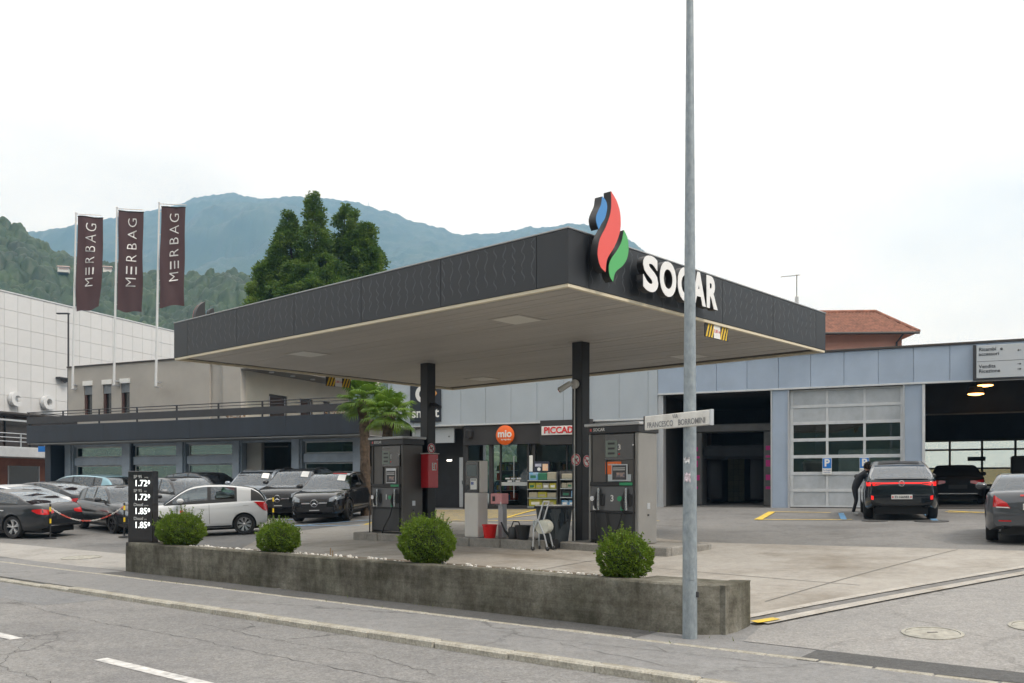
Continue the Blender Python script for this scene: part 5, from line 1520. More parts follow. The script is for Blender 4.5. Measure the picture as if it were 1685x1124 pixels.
# front wall from x=-11.95 to the rounded right-hand end
nseg = 46; V = []; F = []
outl = []
for i in range(nseg + 1): outl.append((-11.95 + (11.95 - .60) * i / nseg, 0.0))
for k in range(1, 9):
    a = R(-90 + 90 * k / 8); outl.append((-.60 + .84 * math.cos(a), .42 + .42 * math.sin(a)))
outl += [(.24, .62), (.22, .80)]
def ring_off(o_, d_):
    out = []
    for i in range(len(o_)):
        p = Vector(o_[i]); t = (Vector(o_[min(i + 1, len(o_) - 1)]) - Vector(o_[max(i - 1, 0)])).normalized()
        n = Vector((-t.y, t.x)); out.append(p + n * d_)
    return out
inn_ = ring_off(outl, .22)
rj = random.Random(4)
zs_ = [-1.95, -1.72, -1.58, -1.44, -1.30, -1.18, ZWALL - .02]
V = []
for i, p in enumerate(outl):
    for z in zs_:
        V.append((p[0], p[1] + rj.uniform(-.004, .004), z))
    V.append((p[0] * .998 + inn_[i][0] * .002, p[1] + .016, ZWALL + rj.uniform(-.003, .003)))
    V.append((inn_[i][0], inn_[i][1] - .01, ZWALL + rj.uniform(-.003, .003)))
    V.append((inn_[i][0], inn_[i][1], -1.5))
m_ = len(zs_) + 3; F = []
for i in range(len(outl) - 1):
    for k in range(m_ - 1): F.append((i * m_ + k, (i + 1) * m_ + k, (i + 1) * m_ + k + 1, i * m_ + k + 1))
F.append(tuple(range(m_))); F.append(tuple((len(outl) - 1) * m_ + k for k in range(m_ - 1, -1, -1)))
me = bpy.data.meshes.new('wall_body'); me.from_pydata(V, [], F); me.update(); me.shade_smooth(); me.set_sharp_from_angle(angle=R(35))
mobj('wall_body', me, WALLC, wall)
MB().box(-11.95, -11.70, .225, .86, -1.95, ZWALL - .003, b=.012).build('end_wall', WALLC, wall)
MB().box(-11.69, .20, .76, .86, -1.95, ZWALL - .06, b=.012).build('inner_kerb', WALLC, wall)
SOIL = mat('planter_soil', (.11, .085, .06), .95, var=.4, scale=7, bump=.8, bscale=25)
MB().box(-11.69, -.95, .221, .758, -1.6, ZWALL - .045).build('soil', SOIL, wall)
MB().box(-.949, .20, .221, .758, -1.6, ZWALL - .012).build('end_cap', WALLC, wall)
# white pebbles
mb = MB(); ico = [(math.cos(a) * math.cos(e), math.sin(a) * math.cos(e), math.sin(e)) for e in (-.6, .6) for a in [k * math.pi / 3 + (0 if e < 0 else .5) for k in range(6)]]
for k in range(900):
    if k % 3 == 0 or True:
        x = -11.5 + 10.4 * rj.random(); y = rj.uniform(.235, .62)
        if rj.random() < (.45 if -11 < x < -6 else .78): continue
        s_ = rj.uniform(.010, .032); zc = ZWALL - .042 + s_ * .5
        vs_ = [(x + p[0] * s_ * rj.uniform(.8, 1.3), y + p[1] * s_ * rj.uniform(.8, 1.2), zc + p[2] * s_) for p in ico] + [(x, y, zc + s_ * .8)]
        mb.add(vs_, [(i, (i + 1) % 6, 6 + (i + 1) % 6, 6 + i) for i in range(6)] + [(6 + i, 6 + (i + 1) % 6, 12) for i in range(6)])
pb = mb.build('white_pebbles', mat('pebble_white', (.66, .64, .60), .7, var=.2, scale=9), None, True, loc=(*RD(0, 0), 0), rot=(0, 0, ROAD_A))
setp(pb, 'scattered white pebbles lying on the planter soil', 'pebbles', None, 'stuff')
# two dry stumps and weeds
stp = thing('dry_stump', 'pair of short dry plant stumps in the planter between two bushes', 'stump', (*RD(-6.54, .42), ZWALL - .04), ROAD_A)
for x, h in ((0, .14), (.05, .10)): MB().tube([(x, 0, -.02), (x + .01, 0, h)], [.011, .007], 6).build('stem', mat('dry_wood', (.23, .16, .09), .9), stp)
wd = MB()
for k in range(260):
    c = rj.choice((-5.6, -4.2, -9.6, -7.7, -2.5, -.3)); x = c + rj.gauss(0, .35); y = rj.uniform(-.60, -.02) if c != -2.5 else rj.uniform(.3, .6)
    z0 = ZW + .006 if y < 0 else ZWALL - .045
    if y < 0 and not (abs(y + .56) < .05 or y > -.08): continue
    h = rj.uniform(.015, .06); a = rj.uniform(0, 6.28); w = .006
    wd.add([(x - w * math.cos(a), y - w * math.sin(a), z0), (x + w * math.cos(a), y + w * math.sin(a), z0), (x + rj.uniform(-.03, .03), y + rj.uniform(-.02, .02), z0 + h)], [(0, 1, 2)])
w_ = wd.build('weeds', leaf_mat('weed_green', (.08, .12, .02), (.12, .16, .03), (.18, .2, .06), 4, .3), None, loc=(*RD(0, 0), 0), rot=(0, 0, ROAD_A))
setp(w_, 'sparse weeds growing along the edging stones and wall foot', 'weeds', None, 'stuff')

# ------------------------------------------------------------ price totem on the wall's left end
tot = thing('price_totem', 'black price totem with lit white fuel prices on the planter wall end', 'sign', (*RD(-11.69, .205), ZWALL), ROAD_A + .42)
MB().box(-.27, .27, -.09, .09, 0, 1.345, b=.01).build('totem_body', BLACKG, tot)
MB().box(-.29, .29, -.11, .11, -.06, .0).build('totem_foot', CHAR, tot)
LED = mat('led_white', (1, 1, 1), .4, emit=(.93, 1.0, .97), estr=1.1)
GRYT = mat('totem_grey', (.42, .43, .43), .5)
for k, (nm_, sub, pr) in enumerate((('SP 95', 'comp.', '1.72'), ('SP 95', 'std.', '1.72'), ('Diesel', 'comp.', '1.85'), ('Diesel', 'std.', '1.85'))):
    z = 1.235 - k * .262
    lettering(nm_, .082, GRYT, tot, (-.14, -.0935, z), .001, .001, 'LEFT')
    lettering(sub, .04, GRYT, tot, (.09, -.0935, z - .01), .001, .0, 'LEFT')
    lettering(pr, .165, LED, tot, (-.125, -.094, z - .125), .001, .0005, 'LEFT', space=1.0)
    lettering('0', .105, LED, tot, (.165, -.094, z - .105), .001, .0, 'LEFT')

# ------------------------------------------------------------ lamp post with the street name
GALV = mat('galvanised_steel', (.27, .305, .33), .5, .3, var=.16, scale=22, stretch=(1, 1, .5), var2=(.20, .235, .26), bump=.06, bscale=60)
px_, py_ = 1.885, 9.70
post = thing('lamp_post', 'tall galvanised lamp post in front of the planter wall', 'lamp post', (px_, py_, ZW))
zz = [(-.05, .078), (.0, .078), (1.2, .076), (1.22, .0745), (4.5, .053), (6.8, .0385), (8.6, .032)]
mb = MB(); mb.tube([(0, 0, z) for z, r_ in zz], [r_ for z, r_ in zz], 20); mb.build('pole', GALV, post, True)
MB().tube([(0, 0, 8.6), (-.25, -.32, 8.9), (-.9, -1.1, 9.05)], [.03, .028, .025], 10).build('arm', GALV, post, True)
MB().box(-1.5, -.85, -1.25, -1.0, 8.98, 9.1, b=.04).build('lantern', CHAR, post)
MB().box(-.02, .03, -.079, -.072, .62, .72, b=.002).build('maintenance_door', GALV, post)
MB().box(.055, .085, -.06, -.02, .44, .5, b=.004).build('bolt', CHAR, post)
def sticker(z, h, w, a0, col):
    mb = MB(); n = 6; r_ = .0785
    for i in range(n):
        a, b_ = a0 + w * i / n, a0 + w * (i + 1) / n
        j = .01 * math.sin(i * 2.1)
        mb.add([(r_ * math.cos(a), r_ * math.sin(a), z + j), (r_ * math.cos(b_), r_ * math.sin(b_), z + j), (r_ * math.cos(b_), r_ * math.sin(b_), z + h - j), (r_ * math.cos(a), r_ * math.sin(a), z + h - j)], [(0, 1, 2, 3)])
    mb.build('sticker', mat('sticker_print_%d' % int(z * 100), col, .6, var=.7, scale=28, var2=(.12, .08, .10)), post)
sticker(1.86, .05, .9, R(205), (.65, .64, .6)); sticker(1.66, .09, .9, R(212), (.58, .5, .55))
ang = math.atan2(-.873, .488)
ns = thing('street_name_sign', 'weathered white street name sign clamped across the lamp post', 'sign', (px_, py_, .69), ang)
SGN = mat('sign_enamel', (.66, .65, .62), .5, var=.10, scale=6, var2=(.52, .50, .46))
MB().box(-.62, .45, -.125, -.085, -.07, .085, b=.006).build('sign_box', SGN, ns)
MB().box(.451, .468, -.127, -.083, -.073, .088, b=.002).build('end_cap', ALU, ns); MB().box(-.638, -.621, -.127, -.083, -.073, .088, b=.002).build('end_cap', CHAR, ns)
INKF = mat('faded_ink', (.10, .105, .115), .7, var=.5, scale=14, var2=(.30, .30, .30))
lettering('VIA', .062, INKF, ns, (-.09, -.1275, .052), .0008, .0)
lettering('FRANCESCO', .086, INKF, ns, (-.345, -.1275, -.02), .0008, .0008, wide=.92)
lettering('BORROMINI', .086, INKF, ns, (.175, -.1275, -.02), .0008, .0008, wide=.92)
MB().lathe([(.083, -.03), (.083, .03)], 16, cap=False).build('clamp_band', ALU, ns)
MB().box(-.05, .05, -.086, -.07, -.04, .05).build('clamp_block', ALU, ns)

# ------------------------------------------------------------ banners on poles at the showroom roof
MAROON = None
def cloth_mat():
    m = bpy.data.materials.new('banner_cloth'); m.use_nodes = True
    nt = m.node_tree; N = nt.nodes; L = nt.links; b = N['Principled BSDF']; out = N['Material Output']
    b.inputs['Base Color'].default_value = (.070, .042, .046, 1); b.inputs['Roughness'].default_value = .8
    tl = N.new('ShaderNodeBsdfTranslucent'); tl.inputs['Color'].default_value = (.16, .09, .09, 1)
    mx = N.new('ShaderNodeMixShader'); mx.inputs['Fac'].default_value = .35
    L.new(b.outputs[0], mx.inputs[1]); L.new(tl.outputs[0], mx.inputs[2]); L.new(mx.outputs[0], out.inputs['Surface'])
    return m
MAROON = cloth_mat()
POLE = mat('flagpole_white', (.62, .63, .64), .35, .2)
FLW = mat('banner_white', (.70, .69, .68), .7)
def banner(pxb, pyb, pyt, lean, w_px, ptop, pbot, lab, seed):
    d = 47.6 - (pxb - 119) * .0215
    base = Vector(((pxb - 842.5) / 1506 * d, d, (800 - pyb) / 1506 * d))
    H = (pyb - pyt) / 1506 * d; ln = lean / 1506 * d
    t = thing('banner_pole', lab, 'flag', base, 0, 'maroon banners on white poles over the showroom')
    MB().tube([(0, 0, 0), (ln * .5, 0, H * .5), (ln, 0, H)], [.065, .055, .04], 10).build('pole', POLE, t, True)
    MB().lathe([(.06, 0), (.06, .03), (.01, .06)], 10, (ln, 0, H)).build('finial', POLE, t)
    MB().tube([(ln, 0, H - .04), (ln + 1.35, -.06, H - .12)], .02, 6).build('top_arm', POLE, t)
    MB().box(-.05, .12, -.02, .5, .2, .26).build('wall_bracket', ALU, t); MB().box(-.08, .08, -.03, .5, -.02, .04).build('wall_bracket', ALU, t)
    zt_ = (pyb - ptop) / 1506 * d; zb_ = (pyb - pbot) / 1506 * d; W_ = w_px / 1506 * d
    nu_, nv_ = 26, 70; V = []; F = []
    def P(u, v):
        x = ln * (zb_ + (zt_ - zb_) * v) / H + .11 + W_ * u * (1 - (.05 + .03 * math.sin(seed * 3)) * (1 - v))
        s_ = math.sin(u * 5 + seed + v * 3) * .13 * u + math.sin(u * 9 + v * 7 + seed * 2) * .045 + math.sin(u * 3 - v * 11 + seed) * .05 * (1 - v)
        sag = -.12 * u * v + .22 * u * (1 - v) * math.sin(seed * 1.7) + .06 * math.sin(u * 6 + seed) * (1 - v)
        return (x, -.04 + s_ - .1 * u, zb_ + (zt_ - zb_) * v + sag)
    for j in range(nv_ + 1):
        for i in range(nu_ + 1): V.append(P(i / nu_, j / nv_))
    for j in range(nv_):
        for i in range(nu_): F.append((j * (nu_ + 1) + i, j * (nu_ + 1) + i + 1, (j + 1) * (nu_ + 1) + i + 1, (j + 1) * (nu_ + 1) + i))
    me = np_mesh('cloth', V, F, True); cl = mobj('cloth', me, MAROON, t)
    MB().tube([P(i / 10, 1.0) for i in range(11)], .03, 6).build('top_hem', BLACKM, cl)
    # lettering running upwards, laid on the cloth: the first E has three bars only
    me = text_mesh('M', .86, .0, .0)
    word = [('M', 0), ('=', 1), ('R', 2), ('B', 3), ('A', 4), ('G', 5)]
    hh = zt_ - zb_
    for ch, k in word:
        if ch == '=':
            mbx = MB()
            for q in (-.205, 0, .205): mbx.box(-.19, .19, q - .033, q + .033, -.001, .001)
            me = mbx.mesh('lettering')
        else:
            me = text_mesh(ch, .70, .0, -.008)
            bm_ = bmesh.new(); bm_.from_mesh(me); bmesh.ops.triangulate(bm_, faces=bm_.faces)
            bm_.to_mesh(me); bm_.free()
        co = np.empty(len(me.vertices) * 3); me.vertices.foreach_get('co', co); co = co.reshape(-1, 3)
        vc = .295 + k * .119
        uu = .58 - co[:, 1] / W_; vv = vc + co[:, 0] / hh * 1.0
        new = np.array([P(a, b_) for a, b_ in zip(uu, vv)]); new[:, 1] += -.07 + co[:, 2]
        me.vertices.foreach_set('co', new.ravel()); me.update()
        mobj('letter', me, FLW, cl)
    for q in np.linspace(.05, .95, 5): 
        p = P(0, q); MB().tube([(p[0] - .13, 0, p[2]), p], .015, 5).build('cord', POLE, cl)
banner(119.5, 640, 351, 5.5, 43, 356, 514, 'maroon banner on a white pole, leftmost of three over the showroom', 1.0)
banner(187.5, 634, 342, 5.0, 43, 347, 511, 'maroon banner on a white pole, middle of three over the showroom', 2.3)
banner(256.5, 636, 334, 5.5, 43, 340, 506, 'maroon banner on a white pole, rightmost of three over the showroom', 3.9)
# slim lamp standing behind the showroom
sl_ = thing('slim_street_lamp', 'slim dark street lamp in front of the white hall', 'street lamp', ((112.5 - 842.5) / 1506 * 54, 54, -1.4))
hz_ = (800 - 517) / 1506 * 54 + 1.4
MB().tube([(0, 0, 0), (0, 0, hz_)], [.07, .05], 8).build('pole', CHAR, sl_, True)
MB().box(-.68, .06, -.12, .12, hz_, hz_ + .07, b=.02).build('lantern', CHAR, sl_)
# blue signs on two posts
bs = thing('blue_street_signs', 'blue direction signs on two thin posts in front of the brick wall', 'sign', ((83 - 842.5) / 1506 * 50, 50, -1.45))
for x in (.02, .17): MB().tube([(x, 0, 0), (x, 0, 3.85)], .03, 8).build('post', ALU, bs)
MB().box(-.66, -.15, -.04, -.01, 3.32, 3.62, b=.01).build('blue_plate', PBLUE, bs); MB().box(-.1, .38, -.04, -.01, 3.5, 3.62, b=.01).build('white_plate', BGREY, bs); MB().box(.1, .5, -.04, -.01, 3.1, 3.42, b=.01).build('blue_plate', PBLUE, bs)
# ------------------------------------------------------------ cars
def pchip(pts):
    x = np.array([p[0] for p in pts], float); y = np.array([p[1] for p in pts], float)
    h = np.diff(x); dl = np.diff(y) / h; m = np.zeros(len(x)); m[0] = dl[0]; m[-1] = dl[-1]
    for i in range(1, len(x) - 1):
        if dl[i - 1] * dl[i] > 0:
            w1 = 2 * h[i] + h[i - 1]; w2 = h[i] + 2 * h[i - 1]; m[i] = (w1 + w2) / (w1 / dl[i - 1] + w2 / dl[i])
    def f(q):
        q = np.clip(q, x[0], x[-1]); i = np.clip(np.searchsorted(x, q) - 1, 0, len(x) - 2); t = (q - x[i]) / h[i]
        return ((2 * t ** 3 - 3 * t ** 2 + 1) * y[i] + (t ** 3 - 2 * t ** 2 + t) * h[i] * m[i] + (-2 * t ** 3 + 3 * t ** 2) * y[i + 1] + (t ** 3 - t ** 2) * h[i] * m[i + 1])
    return f

TYRE = mat('tyre_rubber', (.016, .016, .017), .8)
ALLOY = mat('alloy_rim', (.55, .56, .58), .3, .85)
ALLOYD = mat('dark_rim', (.05, .05, .055), .3, .7)
CGLASS = window_glass('car_glass', (.40, .45, .45), 1.1)
CABIN = mat('cabin_dark', (.020, .020, .022), .8)
SEATM = mat('seat_dark', (.045, .043, .042), .75)
CTRIM = mat('car_trim', (.014, .014, .015), .5)
CHROME = mat('chrome', (.75, .76, .78), .12, 1.0)
REDL = mat('tail_lamp', (.45, .008, .010), .15, coat=.8)
REDE = mat('tail_lamp_lit', (.70, .01, .012), .2, emit=(1.0, .03, .02), estr=.35)
HEADL = mat('head_lamp', (.16, .18, .20), .08, .5, coat=.8)
PLATE = mat('number_plate', (.70, .70, .68), .5)
SEAM = mat('door_seam', (.008, .008, .008), .8)

def wheel_parts():
    t = MB(); t.lathe([(.66, -.28), (.93, -.33), (.99, -.24), (1.0, -.1), (1.0, .1), (.99, .24), (.93, .33), (.66, .28)], 40, axis='y', cap=False)
    tyre = t.mesh('tyre', True, 50)
    def rim(n, width, twist, depth):
        r_ = MB(); r_.lathe([(.70, -.29), (.66, -.27), (.64, .1), (.05, .14)], 36, axis='y', cap=False)
        back = r_.mesh('rim_barrel', True, 40)
        s_ = MB()
        s_.lathe([(.70, -.30), (.715, -.285), (.66, -.25), (.63, -.27)], 36, axis='y', cap=False)
        for k in range(n):
            a = 2 * math.pi * k / n
            for tw in ((-twist, twist) if twist else (0,)):
                p0 = (.10 * math.cos(a), .10 * math.sin(a)); p1 = (.66 * math.cos(a + tw), .66 * math.sin(a + tw))
                dx, dz = -math.sin(a + tw / 2), math.cos(a + tw / 2); w0, w1 = width * .8, width
                s_.add([(p0[0] - dx * w0, -.18 - depth, p0[1] - dz * w0), (p0[0] + dx * w0, -.18 - depth, p0[1] + dz * w0), (p1[0] + dx * w1, -.25, p1[1] + dz * w1), (p1[0] - dx * w1, -.25, p1[1] - dz * w1),
                        (p0[0] - dx * w0, -.08, p0[1] - dz * w0), (p0[0] + dx * w0, -.08, p0[1] + dz * w0), (p1[0] + dx * w1, -.12, p1[1] + dz * w1), (p1[0] - dx * w1, -.12, p1[1] - dz * w1)],
                       [(0, 1, 2, 3), (4, 7, 6, 5), (0, 4, 5, 1), (1, 5, 6, 2), (2, 6, 7, 3), (3, 7, 4, 0)])
        s_.lathe([(.15, -.12), (.15, -.21 - depth), (.10, -.24 - depth), (.01, -.245 - depth)], 20, axis='y', cap=False)
        return back, s_.mesh('rim_spokes', True, 30)
    return tyre, {'star': rim(5, .055, .17, .02), 'multi': rim(10, .04, .0, .02), 'ten': rim(8, .05, .12, .0)}
TYRE_ME, RIMS = wheel_parts()
for k_ in RIMS: RIMS[k_][0].materials.append(ALLOYD)
TYRE_ME.materials.append(TYRE)
RIM_MATS = {}
def rim_mesh(kind, m_):
    key = (kind, m_.name)
    if key not in RIM_MATS:
        me = RIMS[kind][1].copy(); me.materials.clear(); me.materials.append(m_); RIM_MATS[key] = me
    return RIM_MATS[key]

SPECS = {
 # x=0 rear bumper, x=L front; top: lower-body top line; roof: greenhouse line
 'sedan': dict(L=4.75, W=1.82, H=1.42, xr=1.08, xf=3.83, r=.335, sill=.24,
    top=[(0, .74), (.05, .86), (.18, .975), (.5, 1.015), (1.2, 1.00), (2.2, .985), (3.2, .975), (3.45, .965), (4.1, .87), (4.5, .76), (4.68, .66), (4.75, .56)],
    roof=[(.42, 1.015), (.75, 1.12), (1.15, 1.27), (1.6, 1.375), (2.1, 1.42), (2.55, 1.40), (2.85, 1.32), (3.2, 1.14), (3.50, .965)], xC=1.52, xB=2.62, side=(.95, 3.30), bp=2.12, tumble=.40, cpil=1.28),
 'hatch': dict(L=3.85, W=1.74, H=1.50, xr=.66, xf=3.11, r=.305, sill=.24,
    top=[(0, .78), (.03, .90), (.12, .98), (.5, 1.0), (1.2, .985), (2.2, .965), (2.75, .955), (3.3, .90), (3.62, .80), (3.79, .69), (3.85, .56)],
    roof=[(.06, .98), (.14, 1.12), (.30, 1.28), (.48, 1.375), (.85, 1.44), (1.3, 1.485), (1.7, 1.495), (2.02, 1.455), (2.3, 1.33), (2.6, 1.13), (2.86, .955)], xC=.40, xB=2.02, side=(.84, 2.62), bp=1.62, tumble=.34, cpil=.86, wrap=.46),
 'suv': dict(L=4.72, W=1.92, H=1.64, xr=.95, xf=3.84, r=.37, sill=.32,
    top=[(0, .88), (.04, .98), (.15, 1.06), (.6, 1.09), (1.6, 1.085), (2.6, 1.07), (3.2, 1.065), (3.5, 1.05), (4.1, .99), (4.5, .90), (4.67, .80), (4.72, .66)],
    roof=[(.10, 1.06), (.25, 1.28), (.48, 1.49), (.75, 1.565), (1.3, 1.62), (1.9, 1.64), (2.4, 1.61), (2.72, 1.51), (3.1, 1.29), (3.48, 1.05)], xC=.60, xB=2.50, side=(.62, 3.25), bp=2.05, tumble=.30, cpil=1.0),
 'crossover': dict(L=4.58, W=1.87, H=1.60, xr=.88, xf=3.65, r=.375, sill=.30,
    top=[(0, .88), (.03, 1.02), (.12, 1.10), (.5, 1.11), (1.5, 1.06), (2.6, 1.02), (3.2, 1.02), (3.45, 1.01), (4.0, .95), (4.35, .86), (4.53, .74), (4.58, .60)],
    roof=[(.13, 1.10), (.50, 1.27), (.85, 1.43), (1.2, 1.53), (1.8, 1.60), (2.3, 1.58), (2.65, 1.49), (3.05, 1.26), (3.42, 1.01)], xC=1.02, xB=2.45, side=(.80, 3.2), bp=2.0, tumble=.36, cpil=1.05),
 'roadster': dict(L=4.14, W=1.81, H=1.30, xr=.86, xf=3.29, r=.325, sill=.24,
    top=[(0, .74), (.04, .88), (.16, .965), (.5, .985), (1.2, .965), (2.0, .93), (2.6, .92), (3.2, .87), (3.7, .76), (4.05, .64), (4.14, .52)],
    roof=[(.66, .985), (.90, 1.12), (1.15, 1.24), (1.45, 1.295), (1.8, 1.295), (2.05, 1.25), (2.35, 1.10), (2.65, .92)], xC=1.28, xB=1.95, side=(1.2, 2.45), bp=1.35, tumble=.42, cpil=1.3),
}

def car_shell(sp):
    L_, W_ = sp['L'], sp['W']; hw = W_ / 2
    ztf = pchip(sp['top']); Ra = sp['r'] * 1.13; zw = sp['r']
    ends = [0, .012, .04, .09, .16, .26, .38]
    xs = ends + list(np.arange(.5, L_ - .45, .085)) + [L_ - e for e in ends]
    for xa in (sp['xr'], sp['xf']):
        xs += [xa + Ra * q for q in (-1, -.985, -.94, -.86, -.75, -.6, -.42, -.22, 0, .22, .42, .6, .75, .86, .94, .985, 1)]
        xs += [xa - Ra - .002, xa + Ra + .002]
    xs = np.array(sorted(set(round(float(q), 4) for q in xs if 0 <= q <= L_)))
    lf, lr = .95, .70
    def halfw(x):
        w = hw
        if x > L_ - lf: w = hw * (1 - .24 * ((x - (L_ - lf)) / lf) ** 2.4)
        if x < lr: w = hw * (1 - .17 * ((lr - x) / lr) ** 2.4)
        return w
    def low(x):
        b = sp['sill']
        if x > L_ - .35: b += .02 * ((x - L_ + .35) / .35) ** 2 - .03
        if x < .35: b += .10 * ((.35 - x) / .35) ** 1.5
        return b
    rows = []
    for x in xs:
        w = halfw(x); zt = float(ztf(x)); zb0 = low(x); zb = zb0
        for xa in (sp['xr'], sp['xf']):
            if abs(x - xa) <= Ra + 1e-6: zb = max(zb, zw + math.sqrt(max(0, Ra * Ra - (x - xa) ** 2)))
        h = zt - zb0; e = min(1.0, min(x, L_ - x) / .10 + .35)
        cr = .035 if x > 2.0 else .02
        prof = [(w - .34, zb0 + .02 if zb == zb0 else zb), (w - .06, zb), (w - .022, zb0 + .05), (w - .004, zb0 + .20 * h), (w, zb0 + .42 * h), (w - .002, zb0 + .58 * h), (w - .018, zb0 + .70 * h),
                (w - .026, zb0 + .76 * h), (w - .034, zb0 + .88 * h), (w - .060, zb0 + .955 * h), (w - .105, zt - .004), (w - .18, zt + cr * .25), (w * .55, zt + cr * .7), (w * .25, zt + cr * .95), (0, zt + cr)]
        fixed = []; last = zb
        for k, (y, z) in enumerate(prof):
            if k >= 2: z = max(z, zb + .004 * k); 
            fixed.append((y, z))
        rows.append(fixed)
    n = len(xs); m = len(rows[0]); V = []; 
    for i in range(n):
        for (y, z) in rows[i]: V.append((xs[i], y, z))
        for (y, z) in rows[i][-2::-1]: V.append((xs[i], -y, z))
    k = 2 * m - 1; F = []
    for i in range(n - 1):
        for j in range(k - 1): F.append((i * k + j, i * k + j + 1, (i + 1) * k + j + 1, (i + 1) * k + j))
    for i, rev in ((0, False), (n - 1, True)):
        for j in range(m - 1):
            a, b_ = i * k + j, i * k + j + 1; c, d = i * k + (k - 1 - j - 1), i * k + (k - 1 - j)
            q = (a, b_, c, d) if b_ != c else (a, b_, d)
            F.append(q if rev else q[::-1])
    return V, F, halfw, ztf

def greenhouse(sp, halfw, ztf):
    zr = pchip(sp['roof']); x0, x1 = sp['roof'][0][0], sp['roof'][-1][0]
    xs = sorted(set([round(float(q), 3) for q in np.linspace(x0, x1, 44)] + [sp['xC'], sp['xB'], sp['side'][0], sp['side'][1], sp['bp'] - .05, sp['bp'] + .05, sp['cpil']]))
    V = []; ns, nr_, ntp = 5, 3, 7
    for x in xs:
        yb = halfw(x) - .085; zb = float(ztf(x)) - .012; zt = max(float(zr(x)), zb + .004); h = zt - zb
        yr = yb - sp['tumble'] * h * .92
        prof = []
        for k in range(ns + 1):
            t = k / ns; prof.append((yb + (yr - yb) * (t * .85 + .15 * t * t), zb + (h * .90) * t))
        for k in range(1, nr_ + 1):
            t = k / nr_; prof.append((yr - .085 * t * min(1, h / .25), zb + h * .90 + h * .075 * math.sin(t * math.pi / 2)))
        ye, ze = prof[-1]
        for k in range(1, ntp + 1):
            t = k / ntp; prof.append((ye * (1 - t), ze + (zt - ze) * math.sin(t * math.pi / 2)))
        wgt = min(1, max(0, (x - sp['xB'] + .3) / .5)); wr = min(1, max(0, (sp['xC'] + .25 - x) / .4))
        row = []
        for (y, z) in prof:
            bow = (1 - (y / yb) ** 2) * (.13 * wgt - .07 * wr)
            row.append((x + bow, y, z))
        V.append(row)
    m = len(V[0]); k = 2 * m - 1; n = len(xs)
    verts = []
    for row in V:
        verts += row + [(p[0], -p[1], p[2]) for p in row[-2::-1]]
    groups = {'roof': [], 'windscreen': [], 'rear_window': [], 'side_l_f': [], 'side_l_r': [], 'side_r_f': [], 'side_r_r': [], 'pillar_l': [], 'pillar_r': []}
    for i in range(n - 1):
        xm = (xs[i] + xs[i + 1]) / 2
        for j in range(k - 1):
            f = (i * k + j, i * k + j + 1, (i + 1) * k + j + 1, (i + 1) * k + j)
            jj = j if j < m - 1 else k - 2 - j; left = j < m - 1
            pl_ = 'pillar_l' if left else 'pillar_r'
            if jj < ns:
                s0, s1 = sp['side']
                if xm < s0 or xm > s1: g = (pl_ if xm < sp.get('wrap', 0) else 'roof') if xm < s0 else pl_
                elif jj == 0: g = pl_
                elif abs(xm - sp['bp']) < .05 or abs(xm - sp['cpil']) < .035: g = pl_
                else: g = 'side_%s_%s' % ('l' if left else 'r', 'f' if xm > sp['bp'] else 'r')
            elif jj < ns + nr_: g = 'roof'
            else:
                g = 'windscreen' if xm > sp['xB'] else ('rear_window' if xm < sp['xC'] else 'roof')
            groups[g].append(f)
    return verts, groups

def hw_at(sp, x):
    L_, hw = sp['L'], sp['W'] / 2; lf, lr = .95, .70
    if x > L_ - lf: return hw * (1 - .24 * ((x - (L_ - lf)) / lf) ** 2.4)
    if x < lr: return hw * (1 - .17 * ((lr - x) / lr) ** 2.4)
    return hw
SHELLS = {}
def get_shell(kind):
    if kind in SHELLS: return SHELLS[kind]
    sp = SPECS[kind]; V, F, hwf, ztf = car_shell(sp); gv, gg = greenhouse(sp, hwf, ztf)
    c = sp['L'] / 2
    V = [(x - c, y, z) for x, y, z in V]; gv = [(x - c, y, z) for x, y, z in gv]
    def mk(name, verts, faces, ang):
        used = sorted(set(i for f in faces for i in f)); mp = {a: b for b, a in enumerate(used)}
        mb = MB(); mb.add([verts[i] for i in used], [tuple(mp[i] for i in f) for f in faces])
        me = bpy.data.meshes.new(name); me.from_pydata(mb.v, [], mb.f); me.update()
        bm = bmesh.new(); bm.from_mesh(me); bmesh.ops.remove_doubles(bm, verts=bm.verts, dist=.0008); bmesh.ops.recalc_face_normals(bm, faces=bm.faces)
        bm.to_mesh(me); bm.free(); me.shade_smooth(); me.set_sharp_from_angle(angle=R(ang)); return me
    body = mk('body', V, F, 42)
    parts = {g: mk(g, gv, f, 50) for g, f in gg.items() if f}
    bvh = BVHTree.FromPolygons([Vector(p) for p in V], F)
    allv = V + gv; allf = F + [tuple(i + len(V) for i in f) for fs_ in gg.values() for f in fs_]
    bvh2 = BVHTree.FromPolygons([Vector(p) for p in allv], allf)
    SHELLS[kind] = (sp, body, parts, bvh, bvh2)
    return SHELLS[kind]

def paint(name, col, metal=.35, rough=.25):
    return mat('paint_' + name, col, rough, metal, coat=1.0, spec=.12)

